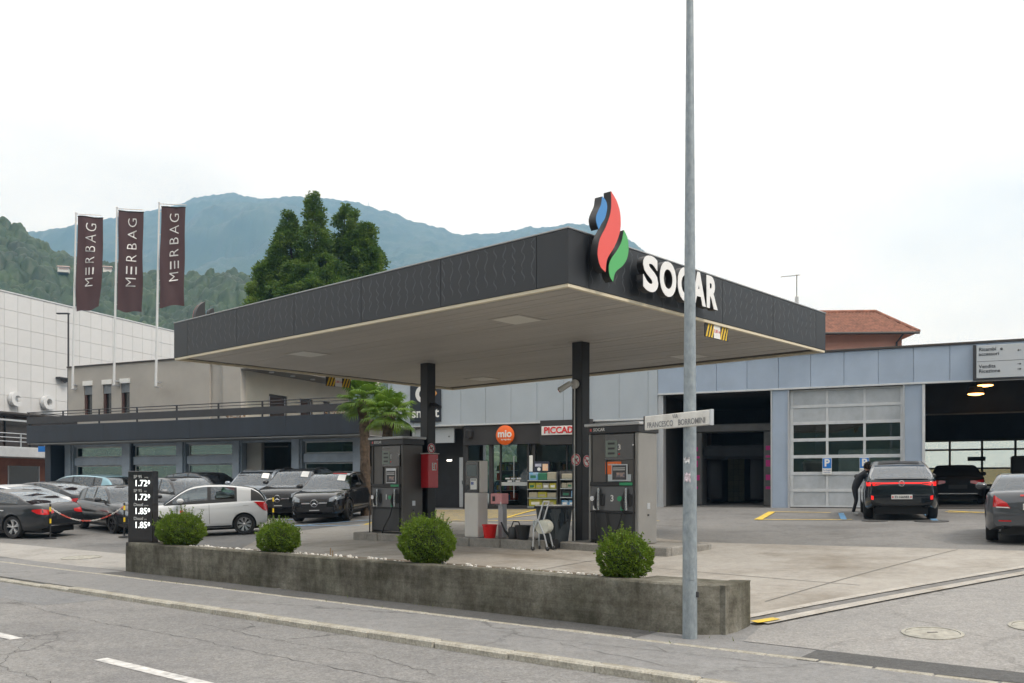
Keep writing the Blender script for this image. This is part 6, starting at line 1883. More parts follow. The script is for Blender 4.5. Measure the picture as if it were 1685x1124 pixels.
def car(kind, label, paint_m, loc, heading, rim=('star', None), plate=None, rear_lit=False, front='star', details=(), scale=(1, 1, 1), group='parked cars', roof_m=None, glass=None):
    sp, body_me, parts, bvh, bvh2 = get_shell(kind)
    L_ = sp['L']; c = L_ / 2
    x, y = loc; z = gz(x, y) + .012
    h = Vector((heading[0], heading[1])).normalized()
    gxx = (gz(x + 1, y) - gz(x - 1, y)) / 2; gyy = (gz(x, y + 1) - gz(x, y - 1)) / 2
    fw = Vector((h.x, h.y, gxx * h.x + gyy * h.y)).normalized(); upv = Vector((-gxx, -gyy, 1)).normalized(); lf = upv.cross(fw).normalized(); upv = fw.cross(lf)
    Mx = Matrix((fw, lf, upv)).transposed().to_4x4(); Mx.translation = Vector((x, y, z))
    t = thing('parked_car', label, 'car', group=group)
    t.matrix_basis = Mx @ Matrix.Diagonal((*scale, 1))
    def inst(name, me, m_, parent=None):
        o = bpy.data.objects.new(name, me); COL.objects.link(o); o.parent = parent or t
        if len(me.materials) == 0: me.materials.append(m_)
        o.material_slots[0].link = 'OBJECT'; o.material_slots[0].material = m_
        return o
    b_o = inst('body', body_me, paint_m)
    gl = glass or CGLASS
    rf = inst('roof', parts['roof'], roof_m or paint_m)
    for g, m_ in (('windscreen', gl), ('rear_window', gl), ('side_l_f', gl), ('side_l_r', gl), ('side_r_f', gl), ('side_r_r', gl), ('pillar_l', CTRIM), ('pillar_r', CTRIM)):
        if g in parts: inst('side_window' if g.startswith('side') else ('window_pillar' if g.startswith('pillar') else g), parts[g], m_)
    # cabin: dark tray at belt height, dashboard, seat backs with headrests, steering wheel
    ztb = pchip(sp['top']); xa_, xb_ = sp['roof'][0][0] + .10, sp['roof'][-1][0] - .06
    tray = MB(); qs = np.linspace(xa_, xb_, 16); vs_ = []
    for q in qs:
        w_ = hw_at(sp, q) - .125
        vs_ += [(q - c, -w_, float(ztb(q)) + .016), (q - c, -w_ * .5, float(ztb(q)) + .040), (q - c, 0, float(ztb(q)) + .046), (q - c, w_ * .5, float(ztb(q)) + .040), (q - c, w_, float(ztb(q)) + .016)]
    tray.add(vs_, [(5 * i + j, 5 * i + j + 1, 5 * i + j + 6, 5 * i + j + 5) for i in range(15) for j in range(4)])
    tray.build('cabin_tray', CABIN, t)
    rows_ = [sp['bp'] - .02] if kind == 'roadster' else [sp['bp'] - .05, sp['bp'] - .95]
    for ri, xs_ in enumerate(rows_):
        zz_ = float(ztb(xs_)); hh_ = min(.34, sp['H'] - zz_ - .16)
        for yy_ in (-.36, .36):
            MB().box(xs_ - c - .07, xs_ - c + .07, yy_ - .21, yy_ + .21, zz_ - .05, zz_ + hh_ * .55, b=.05).build('seat_back', SEATM, t, True)
            MB().box(xs_ - c - .08, xs_ - c + .03, yy_ - .12, yy_ + .12, zz_ + hh_ * .60, zz_ + hh_, b=.045).build('headrest', SEATM, t, True)
    xw_ = sp['xB'] + .18 - c; zz_ = float(ztb(sp['xB'] + .18))
    MB().tube([(xw_ + .05 * math.sin(g_), .36 + .17 * math.cos(g_), zz_ + .06 + .15 * math.sin(g_)) for g_ in [2 * math.pi * i_ / 16 for i_ in range(16)]], .014, 5, closed=True).build('steering_wheel', CABIN, t, True)
    MB().box(sp['xB'] - c - .02, sp['xB'] - c + .03, -.11, .11, sp['H'] - .17, sp['H'] - .10, b=.02).build('rear_view_mirror', CABIN, t)
    # dark underside with wheel wells
    MB().box(-c + .25, c - .25, -sp['W'] / 2 + .28, sp['W'] / 2 - .28, .16, .62).build('underbody', CTRIM, t)
    wel = MB()
    for xa in (sp['xr'] - c, sp['xf'] - c):
        for s_ in (-1, 1):
            yo = s_ * (sp['W'] / 2 - .05); yi = s_ * (sp['W'] / 2 - .36); n = 14; Ra = sp['r'] * 1.135
            vs_ = []
            for k in range(n + 1):
                a = math.pi * k / n
                vs_ += [(xa + Ra * math.cos(a), yo, sp['r'] + Ra * math.sin(a)), (xa + Ra * math.cos(a), yi, sp['r'] + Ra * math.sin(a))]
            wel.add(vs_, [(2 * k, 2 * k + 2, 2 * k + 3, 2 * k + 1) for k in range(n)] + [tuple(2 * k + 1 for k in range(n + 1))])
    wel.build('wheel_well', CTRIM, t)
    rk, rm = rim; rm = rm or ALLOY
    for xa in (sp['xr'] - c, sp['xf'] - c):
        for s_ in (-1, 1):
            w = bpy.data.objects.new('wheel', RIMS[rk][0]); COL.objects.link(w); w.parent = t
            w.location = (xa, s_ * (sp['W'] / 2 - .125), sp['r']); w.scale = (sp['r'], sp['r'], sp['r'])
            w.rotation_euler = (0, random.uniform(0, 6.28), 0 if s_ < 0 else math.pi)
            o = bpy.data.objects.new('tyre', TYRE_ME); COL.objects.link(o); o.parent = w
            o = bpy.data.objects.new('rim', rim_mesh(rk, rm)); COL.objects.link(o); o.parent = w
    # patches that follow the skin: edges given as two polylines seen from the front, back or side
    def patch(name, m_, up_, lo_, axis, off=.006, nv=4, parent=None, tree=None, sub=3):
        tree = tree or bvh
        def dens(pl):
            out = []
            for a, b2 in zip(pl[:-1], pl[1:]):
                for q in range(sub): out.append((a[0] + (b2[0] - a[0]) * q / sub, a[1] + (b2[1] - a[1]) * q / sub))
            return out + [pl[-1]]
        U_, Lo = dens(up_), dens(lo_); n = len(U_); vs_ = []; ok = []
        for j in range(nv + 1):
            for i in range(n):
                a = U_[i][0] + (Lo[i][0] - U_[i][0]) * j / nv; b2 = U_[i][1] + (Lo[i][1] - U_[i][1]) * j / nv
                if axis in ('f', 'r'):
                    sg = 1 if axis == 'f' else -1; hit = tree.ray_cast(Vector((sg * 6, a, b2)), Vector((-sg, 0, 0)))
                elif axis == 't': hit = tree.ray_cast(Vector((a, b2, 5)), Vector((0, 0, -1)))
                else:
                    sg = 1 if axis == 'l' else -1; hit = tree.ray_cast(Vector((a, sg * 4, b2)), Vector((0, -sg, 0)))
                if hit[0] is None: vs_.append((0, 0, 0)); ok.append(False)
                else:
                    nrm = hit[1]; d_ = {'f': Vector((1, 0, 0)), 'r': Vector((-1, 0, 0)), 'l': Vector((0, 1, 0)), 'R': Vector((0, -1, 0)), 't': Vector((0, 0, 1))}[axis]
                    if nrm.dot(d_) < 0: nrm = -nrm
                    vs_.append(tuple(hit[0] + (nrm * .5 + d_ * .6).normalized() * off)); ok.append(True)
        fs_ = []
        for j in range(nv):
            for i in range(n - 1):
                q = (j * n + i, j * n + i + 1, (j + 1) * n + i + 1, (j + 1) * n + i)
                if all(ok[k] for k in q):
                    P = [Vector(vs_[k]) for k in q]
                    if max((P[a] - P[(a + 1) % 4]).length for a in range(4)) < .45: fs_.append(q)
        if not fs_: return None
        used = sorted(set(k for f in fs_ for k in f)); mp = {a: b2 for b2, a in enumerate(used)}
        me = bpy.data.meshes.new(name); me.from_pydata([vs_[k] for k in used], [], [tuple(mp[k] for k in f) for f in fs_]); me.update()
        bm = bmesh.new(); bm.from_mesh(me); bmesh.ops.recalc_face_normals(bm, faces=bm.faces); bm.to_mesh(me); bm.free(); me.shade_smooth()
        return mobj(name, me, m_, parent or t)
    zt = lambda xx: float(pchip(sp['top'])(xx))
    hwid = sp['W'] / 2; zf_ = zt(L_ - .06); zr_ = zt(.05); sl_ = sp['sill']
    sv = kind in ('suv', 'crossover')
    # lower dark sills / bumper edges
    for s_, ax in ((1, 'l'), (-1, 'R')):
        xa, xb = sp['xr'] - c + sp['r'] * 1.16, sp['xf'] - c - sp['r'] * 1.16
        patch('sill_trim', CTRIM, [(xa, sl_ + (.12 if sv else .06)), (xb, sl_ + (.12 if sv else .06))], [(xa, sl_ + .012), (xb, sl_ + .012)], ax, .004, 2, sub=12)
        bpx = sp['bp'] - c; zs0 = sl_ + .13; zs1 = zt(sp['bp']) - .05
        for xx, slant in ((bpx, 0), (sp['side'][1] - c - .12, .06), (max(sp['xr'] - c + sp['r'] * .9, sp['cpil'] - c - .1), .15)):
            if kind in ('hatch', 'roadster') and xx < bpx - .2: continue
            patch('door_seam', SEAM, [(xx, zs1), (xx + .009, zs1)], [(xx + slant, zs0), (xx + slant + .009, zs0)], ax, .002, 14, sub=1)
        for xx in ((bpx + .12, bpx - .75) if kind not in ('hatch', 'roadster') else (bpx + .10,)):
            zz = zt(sp['bp']) - .16
            patch('door_handle', CHROME if 'chrome' in details else paint_m, [(xx, zz + .016), (xx + .2, zz + .02)], [(xx, zz - .014), (xx + .2, zz - .01)], ax, .022, 2, sub=3)
        # mirror
        xm, zm = sp['side'][1] - c - .22, zt(sp['side'][1]) + .10
        mr = MB(); mr.box(xm - .09, xm + .09, s_ * (hwid - .02), s_ * (hwid + .19), zm - .06, zm + .08, b=.045); mr.box(xm - .03, xm + .03, s_ * (hwid - .12), s_ * (hwid + .0), zm - .05, zm - .01)
        mr.build('door_mirror', CTRIM if 'black_mirror' in details else paint_m, t, True)
    # front
    fx_ = halfw_f = hwid * .76
    if front:
        gz1, gz0 = zf_ - .03, max(sl_ + .20, zf_ - .30 - (.06 if sv else 0))
        patch('grille', CTRIM, [(-.46, gz1), (0, gz1 + .015), (.46, gz1)], [(-.40, gz0), (0, gz0 - .02), (.40, gz0)], 'f', .006, 6)
        patch('lower_grille', CTRIM, [(-.62, sl_ + .20), (0, sl_ + .18), (.62, sl_ + .20)], [(-.56, sl_ + .05), (0, sl_ + .04), (.56, sl_ + .05)], 'f', .006, 3)
        for s_ in (-1, 1):
            patch('headlight', HEADL, [(s_ * .50, zf_ - .01), (s_ * .66, zf_ + .055), (s_ * (hwid - .075), zf_ + .115)], [(s_ * .50, zf_ - .12), (s_ * .66, zf_ - .10), (s_ * (hwid - .065), zf_ - .03)], 'f', .008, 4)
            patch('side_intake', CTRIM, [(s_ * .64, sl_ + .26), (s_ * .80, sl_ + .28)], [(s_ * .66, sl_ + .10), (s_ * .79, sl_ + .14)], 'f', .006, 2)
        if front == 'star':
            hits_ = [bvh.ray_cast(Vector((6, 0, (gz1 + gz0) / 2 + q_)), Vector((-1, 0, 0)))[0] for q_ in (-.11, 0, .11)]
            hits_ = [q_.x for q_ in hits_ if q_ is not None]
            if hits_:
                cz = (gz1 + gz0) / 2; ex = max(hits_) + .022; em = MB(); rr = .115
                em.tube([(ex, rr * math.cos(2 * math.pi * k / 24), cz + rr * math.sin(2 * math.pi * k / 24)) for k in range(24)], .010, 6, closed=True)
                for k in range(3):
                    a = R(90 + 120 * k); d_ = Vector((0, math.cos(a), math.sin(a))); nn = Vector((0, -math.sin(a), math.cos(a)))
                    o_ = Vector((ex, 0, cz)); em.add([o_ + nn * .018, o_ - nn * .018, o_ + d_ * rr, o_ + Vector((.012, 0, 0))], [(0, 3, 2), (3, 1, 2), (0, 1, 3)])
                em.build('star_emblem', CHROME, t, True)
            zb = (gz1 + gz0) / 2
            for s_ in (-1, 1): patch('grille_bar', CHROME, [(s_ * .15, zb + .022), (s_ * .43, zb + .026)], [(s_ * .15, zb - .018), (s_ * .43, zb - .016)], 'f', .020, 2)
            patch('bumper_trim', CHROME if 'chrome' in details else ALLOYD, [(-.62, sl_ + .075), (0, sl_ + .055), (.62, sl_ + .075)], [(-.62, sl_ + .055), (0, sl_ + .035), (.62, sl_ + .055)], 'f', .012, 1)
    if 'dealer_plate' in details:
        patch('dealer_plate', CTRIM, [(-.25, sl_ + .15), (.25, sl_ + .15)], [(-.25, sl_ + .05), (.25, sl_ + .05)], 'f', .022, 1)
        patch('plate_words', GRYT, [(-.17, sl_ + .115), (.17, sl_ + .115)], [(-.17, sl_ + .085), (.17, sl_ + .085)], 'f', .026, 1)
    # rear
    rz1 = zr_ - .03
    if kind == 'crossover':
        zl = zr_ - .065
        patch('light_bar', REDE, [(-.52, zl + .035), (0, zl + .04), (.52, zl + .035)], [(-.52, zl - .005), (0, zl + .0), (.52, zl - .005)], 'r', .010, 1)
        for s_ in (-1, 1):
            patch('taillight', REDE, [(s_ * .46, zl + .035), (s_ * .62, zl + .04), (s_ * (hwid * .985 - .05), zl + .045)], [(s_ * .46, zl - .0), (s_ * .60, zl - .035), (s_ * (hwid * .985 - .06), zl - .065)], 'r', .012, 3)
            patch('reflector', REDE, [(s_ * .70, .66), (s_ * .765, .68)], [(s_ * .70, .56), (s_ * .765, .57)], 'r', .012, 1)
            patch('light_detail', CTRIM, [(s_ * .50, zl + .012), (s_ * .66, zl + .008)], [(s_ * .50, zl - .004), (s_ * .66, zl - .02)], 'r', .018, 1)
        patch('tailgate_recess', paint('recess_dark', (.012, .014, .016), .2, .3), [(-.74, .80), (.74, .80)], [(-.74, .71), (.74, .71)], 'r', .006, 1)
        patch('bumper_lower', CTRIM, [(-.76, .52), (-.5, .46), (.5, .46), (.76, .52)], [(-.72, .36), (-.5, .36), (.5, .36), (.72, .36)], 'r', .008, 2)
        patch('rear_spoiler', CTRIM, [(-.50, 1.555), (0, 1.575), (.50, 1.555)], [(-.55, 1.50), (0, 1.52), (.55, 1.50)], 'r', .03, 2, tree=bvh2)
        patch('deck_spoiler', paint_m, [(-.66, 1.135), (0, 1.15), (.66, 1.135)], [(-.70, 1.10), (0, 1.11), (.70, 1.10)], 'r', .025, 2, tree=bvh2)
        MB().tube([(-c + .30, .05, 1.19), (-c + .32, -.28, 1.20)], [.02, .008], 6).build('rear_wiper', CTRIM, t)
        MB().add([(-c + 1.30, -.02, 1.53), (-c + 1.30, .02, 1.53), (-c + 1.55, 0, 1.57), (-c + 1.32, 0, 1.61)], [(0, 1, 3), (0, 3, 2), (1, 2, 3)]).build('roof_fin', CTRIM, t)
    elif kind == 'roadster':
        for s_ in (-1, 1):
            patch('taillight', REDL, [(s_ * .52, zr_ - .12), (s_ * .66, zr_ - .03), (s_ * (hwid * .83 - .02), zr_ + .02)], [(s_ * .46, zr_ - .22), (s_ * .62, zr_ - .21), (s_ * (hwid * .83), zr_ - .19)], 'r', .010, 4)
            patch('light_strip', PLATE, [(s_ * .50, zr_ - .195), (s_ * .70, zr_ - .185)], [(s_ * .47, zr_ - .215), (s_ * .70, zr_ - .205)], 'r', .015, 1)
            patch('reflector', REDL, [(s_ * .45, .45), (s_ * .66, .455)], [(s_ * .45, .425), (s_ * .66, .43)], 'r', .010, 1)
            patch('exhaust', CHROME, [(s_ * .34, .345), (s_ * .62, .36)], [(s_ * .36, .28), (s_ * .60, .29)], 'r', .020, 1)
            patch('exhaust_inner', CTRIM, [(s_ * .38, .335), (s_ * .58, .345)], [(s_ * .39, .295), (s_ * .57, .30)], 'r', .024, 1)
        patch('plate_recess', mat('recess_grey', (.05, .055, .06), .4), [(-.36, zr_ - .11), (0, zr_ - .11), (.36, zr_ - .11)], [(-.30, zr_ - .27), (0, zr_ - .275), (.30, zr_ - .27)], 'r', .005, 2)
        patch('high_brake_light', REDL, [(-.30, zr_ + .03), (.30, zr_ + .03)], [(-.30, zr_ + .0), (.30, zr_ + .0)], 'r', .012, 1)
        patch('bumper_trim', CHROME, [(-.3, .335), (.3, .335)], [(-.3, .32), (.3, .32)], 'r', .015, 1)
        patch('diffuser', CTRIM, [(-.66, .31), (.66, .31)], [(-.60, .355 - .09), (.60, .265)], 'r', .006, 1)
        patch('star_emblem', CHROME, [(-.05, zr_ - .02), (.05, zr_ - .02)], [(-.05, zr_ - .09), (.05, zr_ - .09)], 'r', .015, 1)
    elif kind == 'hatch':
        for s_ in (-1, 1):
            patch('taillight', REDL, [(s_ * .55, zr_ + .02), (s_ * .64, zr_ + .03), (s_ * (hwid * .83 - .01), zr_ - .0)], [(s_ * .57, zr_ - .20), (s_ * .64, zr_ - .24), (s_ * (hwid * .83 - .01), zr_ - .26)], 'r', .012, 4)
            ax = 'l' if s_ > 0 else 'R'
            patch('taillight', REDL, [(-c + .04, zr_ + .0), (-c + .16, zr_ + .02), (-c + .38, zr_ + .03)], [(-c + .03, zr_ - .26), (-c + .12, zr_ - .22), (-c + .30, zr_ - .03)], ax, .012, 4)
    else:
        for s_ in (-1, 1):
            ax = 'l' if s_ > 0 else 'R'
            patch('taillight', REDL, [(s_ * .40, zr_ - .02), (s_ * .58, zr_ - .01), (s_ * (hwid * .83 - .01), zr_ + .01)], [(s_ * .40, zr_ - .10), (s_ * .58, zr_ - .14), (s_ * (hwid * .83 - .01), zr_ - .15)], 'r', .012, 3)
            patch('taillight', REDL, [(-c + .03, zr_ + .015), (-c + .2, zr_ + .02), (-c + .36, zr_ + .0)], [(-c + .03, zr_ - .15), (-c + .2, zr_ - .12), (-c + .36, zr_ - .04)], ax, .010, 3)
        patch('bumper_trim', CHROME, [(-.62, sl_ + .16), (.62, sl_ + .16)], [(-.62, sl_ + .13), (.62, sl_ + .13)], 'r', .014, 1)
        patch('diffuser', CTRIM, [(-.7, sl_ + .25), (.7, sl_ + .25)], [(-.62, sl_ + .12), (.62, sl_ + .12)], 'r', .008, 2)
        patch('plate_recess', CTRIM, [(-.30, zr_ - .16), (.30, zr_ - .16)], [(-.30, zr_ - .30), (.30, zr_ - .30)], 'r', .008, 1)
    if plate:
        zc = {'crossover': .635, 'roadster': zr_ - .19}.get(kind, zr_ - .3)
        hit = bvh.ray_cast(Vector((-6, 0, zc)), Vector((1, 0, 0)))
        xp = hit[0].x - .028
        TB = Matrix.Rotation(-math.pi / 2, 4, 'Z') @ FRONT
        p_ = MB().box(xp, xp + .012, -.26, .26, zc - .058, zc + .058, b=.004).build('number_plate', PLATE, t)
        lettering(plate, .088, INK, p_, (xp - .003, .0, zc), .001, .002, M=TB)
        for s_ in (-1, 1): MB().box(xp - .004, xp - .001, s_ * .225 - .017, s_ * .225 + .017, zc - .022, zc + .022).build('crest', MATS['sign_red'], p_)
    if kind == 'crossover':
        hit = bvh.ray_cast(Vector((-6, 0, zr_ - .05)), Vector((1, 0, 0)))
        ex = hit[0].x - .022; em = MB(); rr = .072; cz = zr_ - .055
        em.tube([(ex, rr * math.cos(2 * math.pi * k / 24), cz + rr * math.sin(2 * math.pi * k / 24)) for k in range(24)], .009, 6, closed=True)
        for pl in ([(-.045, .05), (-.012, -.0), (.012, -.0), (.045, .05)], [(-.062, .02), (-.03, -.062), (0, -.005), (.03, -.062), (.062, .02)]):
            em.tube([(ex, q[0], cz + q[1]) for q in pl], .006, 5)
        em.build('round_emblem', CHROME, t, True)
    if 'sheet' in details:
        patch('price_sheet', PAPER, [(sp['xB'] - c + .62, -.62), (sp['xB'] - c + .30, -.60)], [(sp['xB'] - c + .62, -.36), (sp['xB'] - c + .30, -.34)], 't', .012, 2, tree=bvh2) if 'sheet_right' in details else patch('price_sheet', PAPER, [(sp['xB'] - c + .62, .32), (sp['xB'] - c + .28, .30)], [(sp['xB'] - c + .62, .60), (sp['xB'] - c + .28, .56)], 't', .012, 2, tree=bvh2)
    if 'red_strip' in details:
        patch('red_sticker', MATS['sign_red'], [(sp['xB'] - c + .16, .05), (sp['xB'] - c + .10, .05)], [(sp['xB'] - c + .16, .55), (sp['xB'] - c + .10, .55)], 't', .012, 3, tree=bvh2)
    if 'roof_rails' in details:
        for s_ in (-1, 1):
            xx = np.linspace(sp['xC'] - c + .1, sp['xB'] - c - .1, 8); zz = pchip(sp['roof'])
            MB().tube([(q, s_ * (hwid * .66), float(zz(q + c)) - .03 + (.045 if 0 < k < 7 else 0)) for k, q in enumerate(xx)], .016, 6).build('roof_rail', CTRIM if 'black_rails' in details else ALLOY, t, True)
    if 'crest' in details:
        MB
        patch('door_crest', MATS['sign_red'], [(.42, .80), (.50, .80)], [(.42, .72), (.50, .72)], 'l', .006, 1)
        for k in range(2): patch('door_words', GRYT, [(.06, .79 - .04 * k), (.36 , .79 - .04 * k)], [(.06, .775 - .04 * k), (.36, .775 - .04 * k)], 'l', .006, 1)
        patch('fuel_flap', SEAM, [(-c + .52, .86), (-c + .68, .86)], [(-c + .52, .855), (-c + .68, .855)], 'l', .004, 1)
    return t

P_WHITE = paint('white', (.56, .575, .59), 0, .3)
P_BLACK = paint('black', (.008, .008, .010), .2, .2)
P_GRAPH = paint('graphite', (.018, .0195, .023), .1, .3)
P_DGREY = paint('dark_grey', (.014, .015, .018), .1, .3)
P_SILV = paint('silver_blue', (.30, .34, .39), .3, .3)
P_LBLUE = paint('light_blue', (.22, .38, .45), .3, .3)
P_GREY = paint('mid_grey', (.24, .25, .26), .3, .3)
P_TEAL = paint('dark_teal', (.012, .017, .022), .2, .25)
P_SLC = paint('tenorite', (.075, .08, .09), .3, .3)

def at_rear_left(kind, p, heading, rear=True, side=1):
    """centre of a car whose rear (front) wheel on the given side (+1 left) touches the ground at p"""
    sp = SPECS[kind]; h = Vector(heading).normalized(); l_ = Vector((-h.y, h.x))
    return Vector(p) - l_ * side * (sp['W'] / 2 - .02) + h * (sp['L'] / 2 - (sp['xr'] if rear else sp['xf']))

hd = (-.955, .30)
car('hatch', 'white hatchback parked side-on behind the price totem', P_WHITE, at_rear_left('hatch', (-7.85, 26.88), (-.968, -.25)), (-.968, -.25), ('ten', ALLOY), front=True, details=('crest',))
a0 = at_rear_left('sedan', (-14.77, 27.05), hd); nrm_ = Vector((.30, .955))
car('sedan', 'dark grey coupe-roofed sedan at the left edge, nearest the street', P_GRAPH, a0, hd, ('star', ALLOY), details=('chrome',))
car('sedan', 'white car mostly hidden behind the nearest dark sedan', P_WHITE, a0 + nrm_ * 2.35 + Vector(hd) * 2.5, hd, ('star', ALLOY), scale=(1, 1, 1.02))
car('sedan', 'black sedan with red tail lamps behind the white roof at left', P_DGREY, a0 + nrm_ * 4.7 + Vector(hd) * 2.95, hd, ('star', ALLOY), scale=(1, 1, 1.02))
car('suv', 'light blue wagon-like car against the showroom at far left', P_LBLUE, a0 + nrm_ * 8.6 + Vector(hd) * 4.9, hd, ('star', ALLOY), scale=(1, 1, .96))
hv_ = (.70, -.715)
car('hatch', 'dark grey hatchback with chain in front, left of the price totem', P_GRAPH, at_rear_left('hatch', (-12.55, 28.64), hv_, rear=False, side=-1), hv_, ('star', ALLOYD), scale=(1.1, 1.03, .97))
car('suv', 'grey crossover with dark roof behind the white hatchback', P_GREY, (-11.7, 32.8), hv_, ('star', ALLOY), scale=(.95, .95, .97), roof_m=P_BLACK)
car('suv', 'black car whose roof alone shows behind the grey crossover', P_BLACK, (-12.8, 38.6), (.80, -.6), ('star', ALLOY), scale=(1, 1, 1.0))
hg = (-.10, -.995)
car('suv', 'black sport utility car with a star grille nearest the left fuel pump', P_BLACK, at_rear_left('suv', (-5.46, 30.9), hg, rear=False), hg, ('multi', ALLOYD), details=('dealer_plate', 'sheet', 'red_strip', 'black_mirror'))
car('suv', 'larger black sport utility car between the silver one and the nearest black', P_BLACK, (-8.25, 35.6), hg, ('multi', ALLOYD), details=('dealer_plate', 'sheet', 'roof_rails', 'black_rails'), scale=(1.03, 1.03, 1.08))
car('suv', 'silver-blue sport utility car left of the two black ones', P_SILV, (-10.2, 37.0), (-.02, -1), ('star', ALLOY), details=('dealer_plate', 'sheet', 'roof_rails'), scale=(1, 1, 1.04))
car('crossover', 'black crossover with lit red light bar parked before the sectional door', P_TEAL, at_rear_left('crossover', (9.86, 25.62), (.33, .944)), (.33, .944), ('star', ALLOYD), plate='TI·166583', details=('black_mirror',), roof_m=P_GREY)
car('roadster', 'grey roadster cut off by the right edge of the photo', P_SLC, at_rear_left('roadster', (9.30, 17.95), (.475, .88)), (.475, .88), ('star', ALLOYD), plate='TI·110 465', details=('chrome',))
car('sedan', 'dark car standing inside the right open workshop bay', mat('dimmed_black', (.010, .010, .011), .6, spec=.15), (16.75, 34.6), (.40, .915), ('star', ALLOYD), glass=mat('dimmed_glass', (.012, .012, .012), .4, spec=.2))  # paint and glass dulled and blackened to imitate the dim light in the bay
# ------------------------------------------------------------ foliage
def leaf_cloud(centres, normals, size, rng, aspect=1.8, droop=0.0):
    """one small kinked leaf (two quads' worth of area as one quad) at each centre"""
    n = len(centres); d = normals + rng.normal(0, .55, (n, 3)); d[:, 2] -= droop
    d /= np.linalg.norm(d, axis=1)[:, None] + 1e-9
    r = rng.normal(0, 1, (n, 3)); s = np.cross(d, r); s /= np.linalg.norm(s, axis=1)[:, None] + 1e-9
    sz = (size * rng.uniform(.6, 1.35, n))[:, None]
    a = centres; tip = centres + d * sz * aspect; mid = centres + d * sz * aspect * .45
    V = np.stack([a, mid + s * sz * .5, tip, mid - s * sz * .5], 1).reshape(-1, 3)
    return V, np.arange(n * 4).reshape(-1, 4)

BUSH = leaf_mat('box_leaf', (.060, .110, .010), (.120, .200, .016), (.215, .310, .030), 9.0, .45)
TWIG = mat('twig_brown', (.07, .05, .03), .9)
def bush(x, y, z, rx, rz, lab, seed):
    t = thing('clipped_bush', lab, 'bush', (x, y, z), 0, 'clipped round bushes on the planter wall')
    rng = np.random.default_rng(seed)
    n = int(15000 * (rx / .45) ** 1.4)
    u = rng.normal(0, 1, (n, 3)); u /= np.linalg.norm(u, axis=1)[:, None]
    lump = .93 + .06 * np.sin(u[:, 0] * 5 + seed) * np.sin(u[:, 1] * 6 + 1.3 * seed) + .03 * np.sin(u[:, 2] * 9 + seed + u[:, 0] * 7) + .045 * np.sin(u[:, 0] * 17 + u[:, 2] * 15 + seed)
    rad = lump * rng.uniform(.72, 1.0, n) ** .5
    spr = (rng.random(n) < .10) & (u[:, 2] > -.2); rad[spr] *= rng.uniform(1.0, 1.0 + .20 * np.clip(u[spr, 2] + .35, .2, 1.2))
    flat = np.where(u[:, 2] < 0, .85, 1.0)
    P = np.stack([u[:, 0] * rad * rx, u[:, 1] * rad * rx, u[:, 2] * rad * rz * flat + rz * .80], 1)
    V, F = leaf_cloud(P, u * .8 + np.array([0, 0, .35]), .0165, rng, 1.7)
    mobj('foliage', np_mesh('foliage', V, F), BUSH, t)
    sh = MB(); sP = []; sN = []
    for k in range(26):
        a = rng.uniform(0, 6.28); e = rng.uniform(.15, 1.45); d_ = np.array([math.cos(a) * math.cos(e), math.sin(a) * math.cos(e), math.sin(e)])
        p0 = d_ * np.array([rx, rx, rz]) * .8 + np.array([0, 0, rz * .8]); ln = rng.uniform(.10, .21) * rx / .4; dv = d_ * .6 + np.array([rng.normal(0, .2), rng.normal(0, .2), .6]); dv /= np.linalg.norm(dv)
        sh.tube([tuple(p0), tuple(p0 + dv * ln)], [.0035, .0015], 4)
        for q in np.linspace(.3, 1.0, 12): sP += [p0 + dv * ln * q] * 2; sN += [dv * .5 + rng.normal(0, .7, 3), dv * .5 + rng.normal(0, .7, 3)]
    V2, F2 = leaf_cloud(np.array(sP), np.array(sN), .015, rng, 1.8)
    mobj('shoot_leaves', np_mesh('shoot_leaves', V2, F2), BUSH, t); sh.build('shoots', TWIG, t)
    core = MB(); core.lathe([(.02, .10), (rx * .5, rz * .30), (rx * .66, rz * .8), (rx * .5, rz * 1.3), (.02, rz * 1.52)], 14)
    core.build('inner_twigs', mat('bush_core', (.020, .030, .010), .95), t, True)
    MB().tube([(0, 0, -.05), (.01, 0, .2)], [.03, .02], 7).build('stem', TWIG, t)
for (ax, by, rx, rz, lab, sd_) in ((-10.66, .36, .47, .35, 'round clipped bush beside the price totem', 3), (-7.79, .38, .375, .29, 'small round clipped bush in front of the white hatchback', 5),
                                   (-4.39, .36, .425, .385, 'tallest round clipped bush, in front of the left column', 8), (-1.16, .36, .35, .315, 'round clipped bush in front of the right fuel pump', 13)):
    p = RD(ax, by); bush(p[0], p[1], ZWALL - .05, rx, rz, lab, sd_)

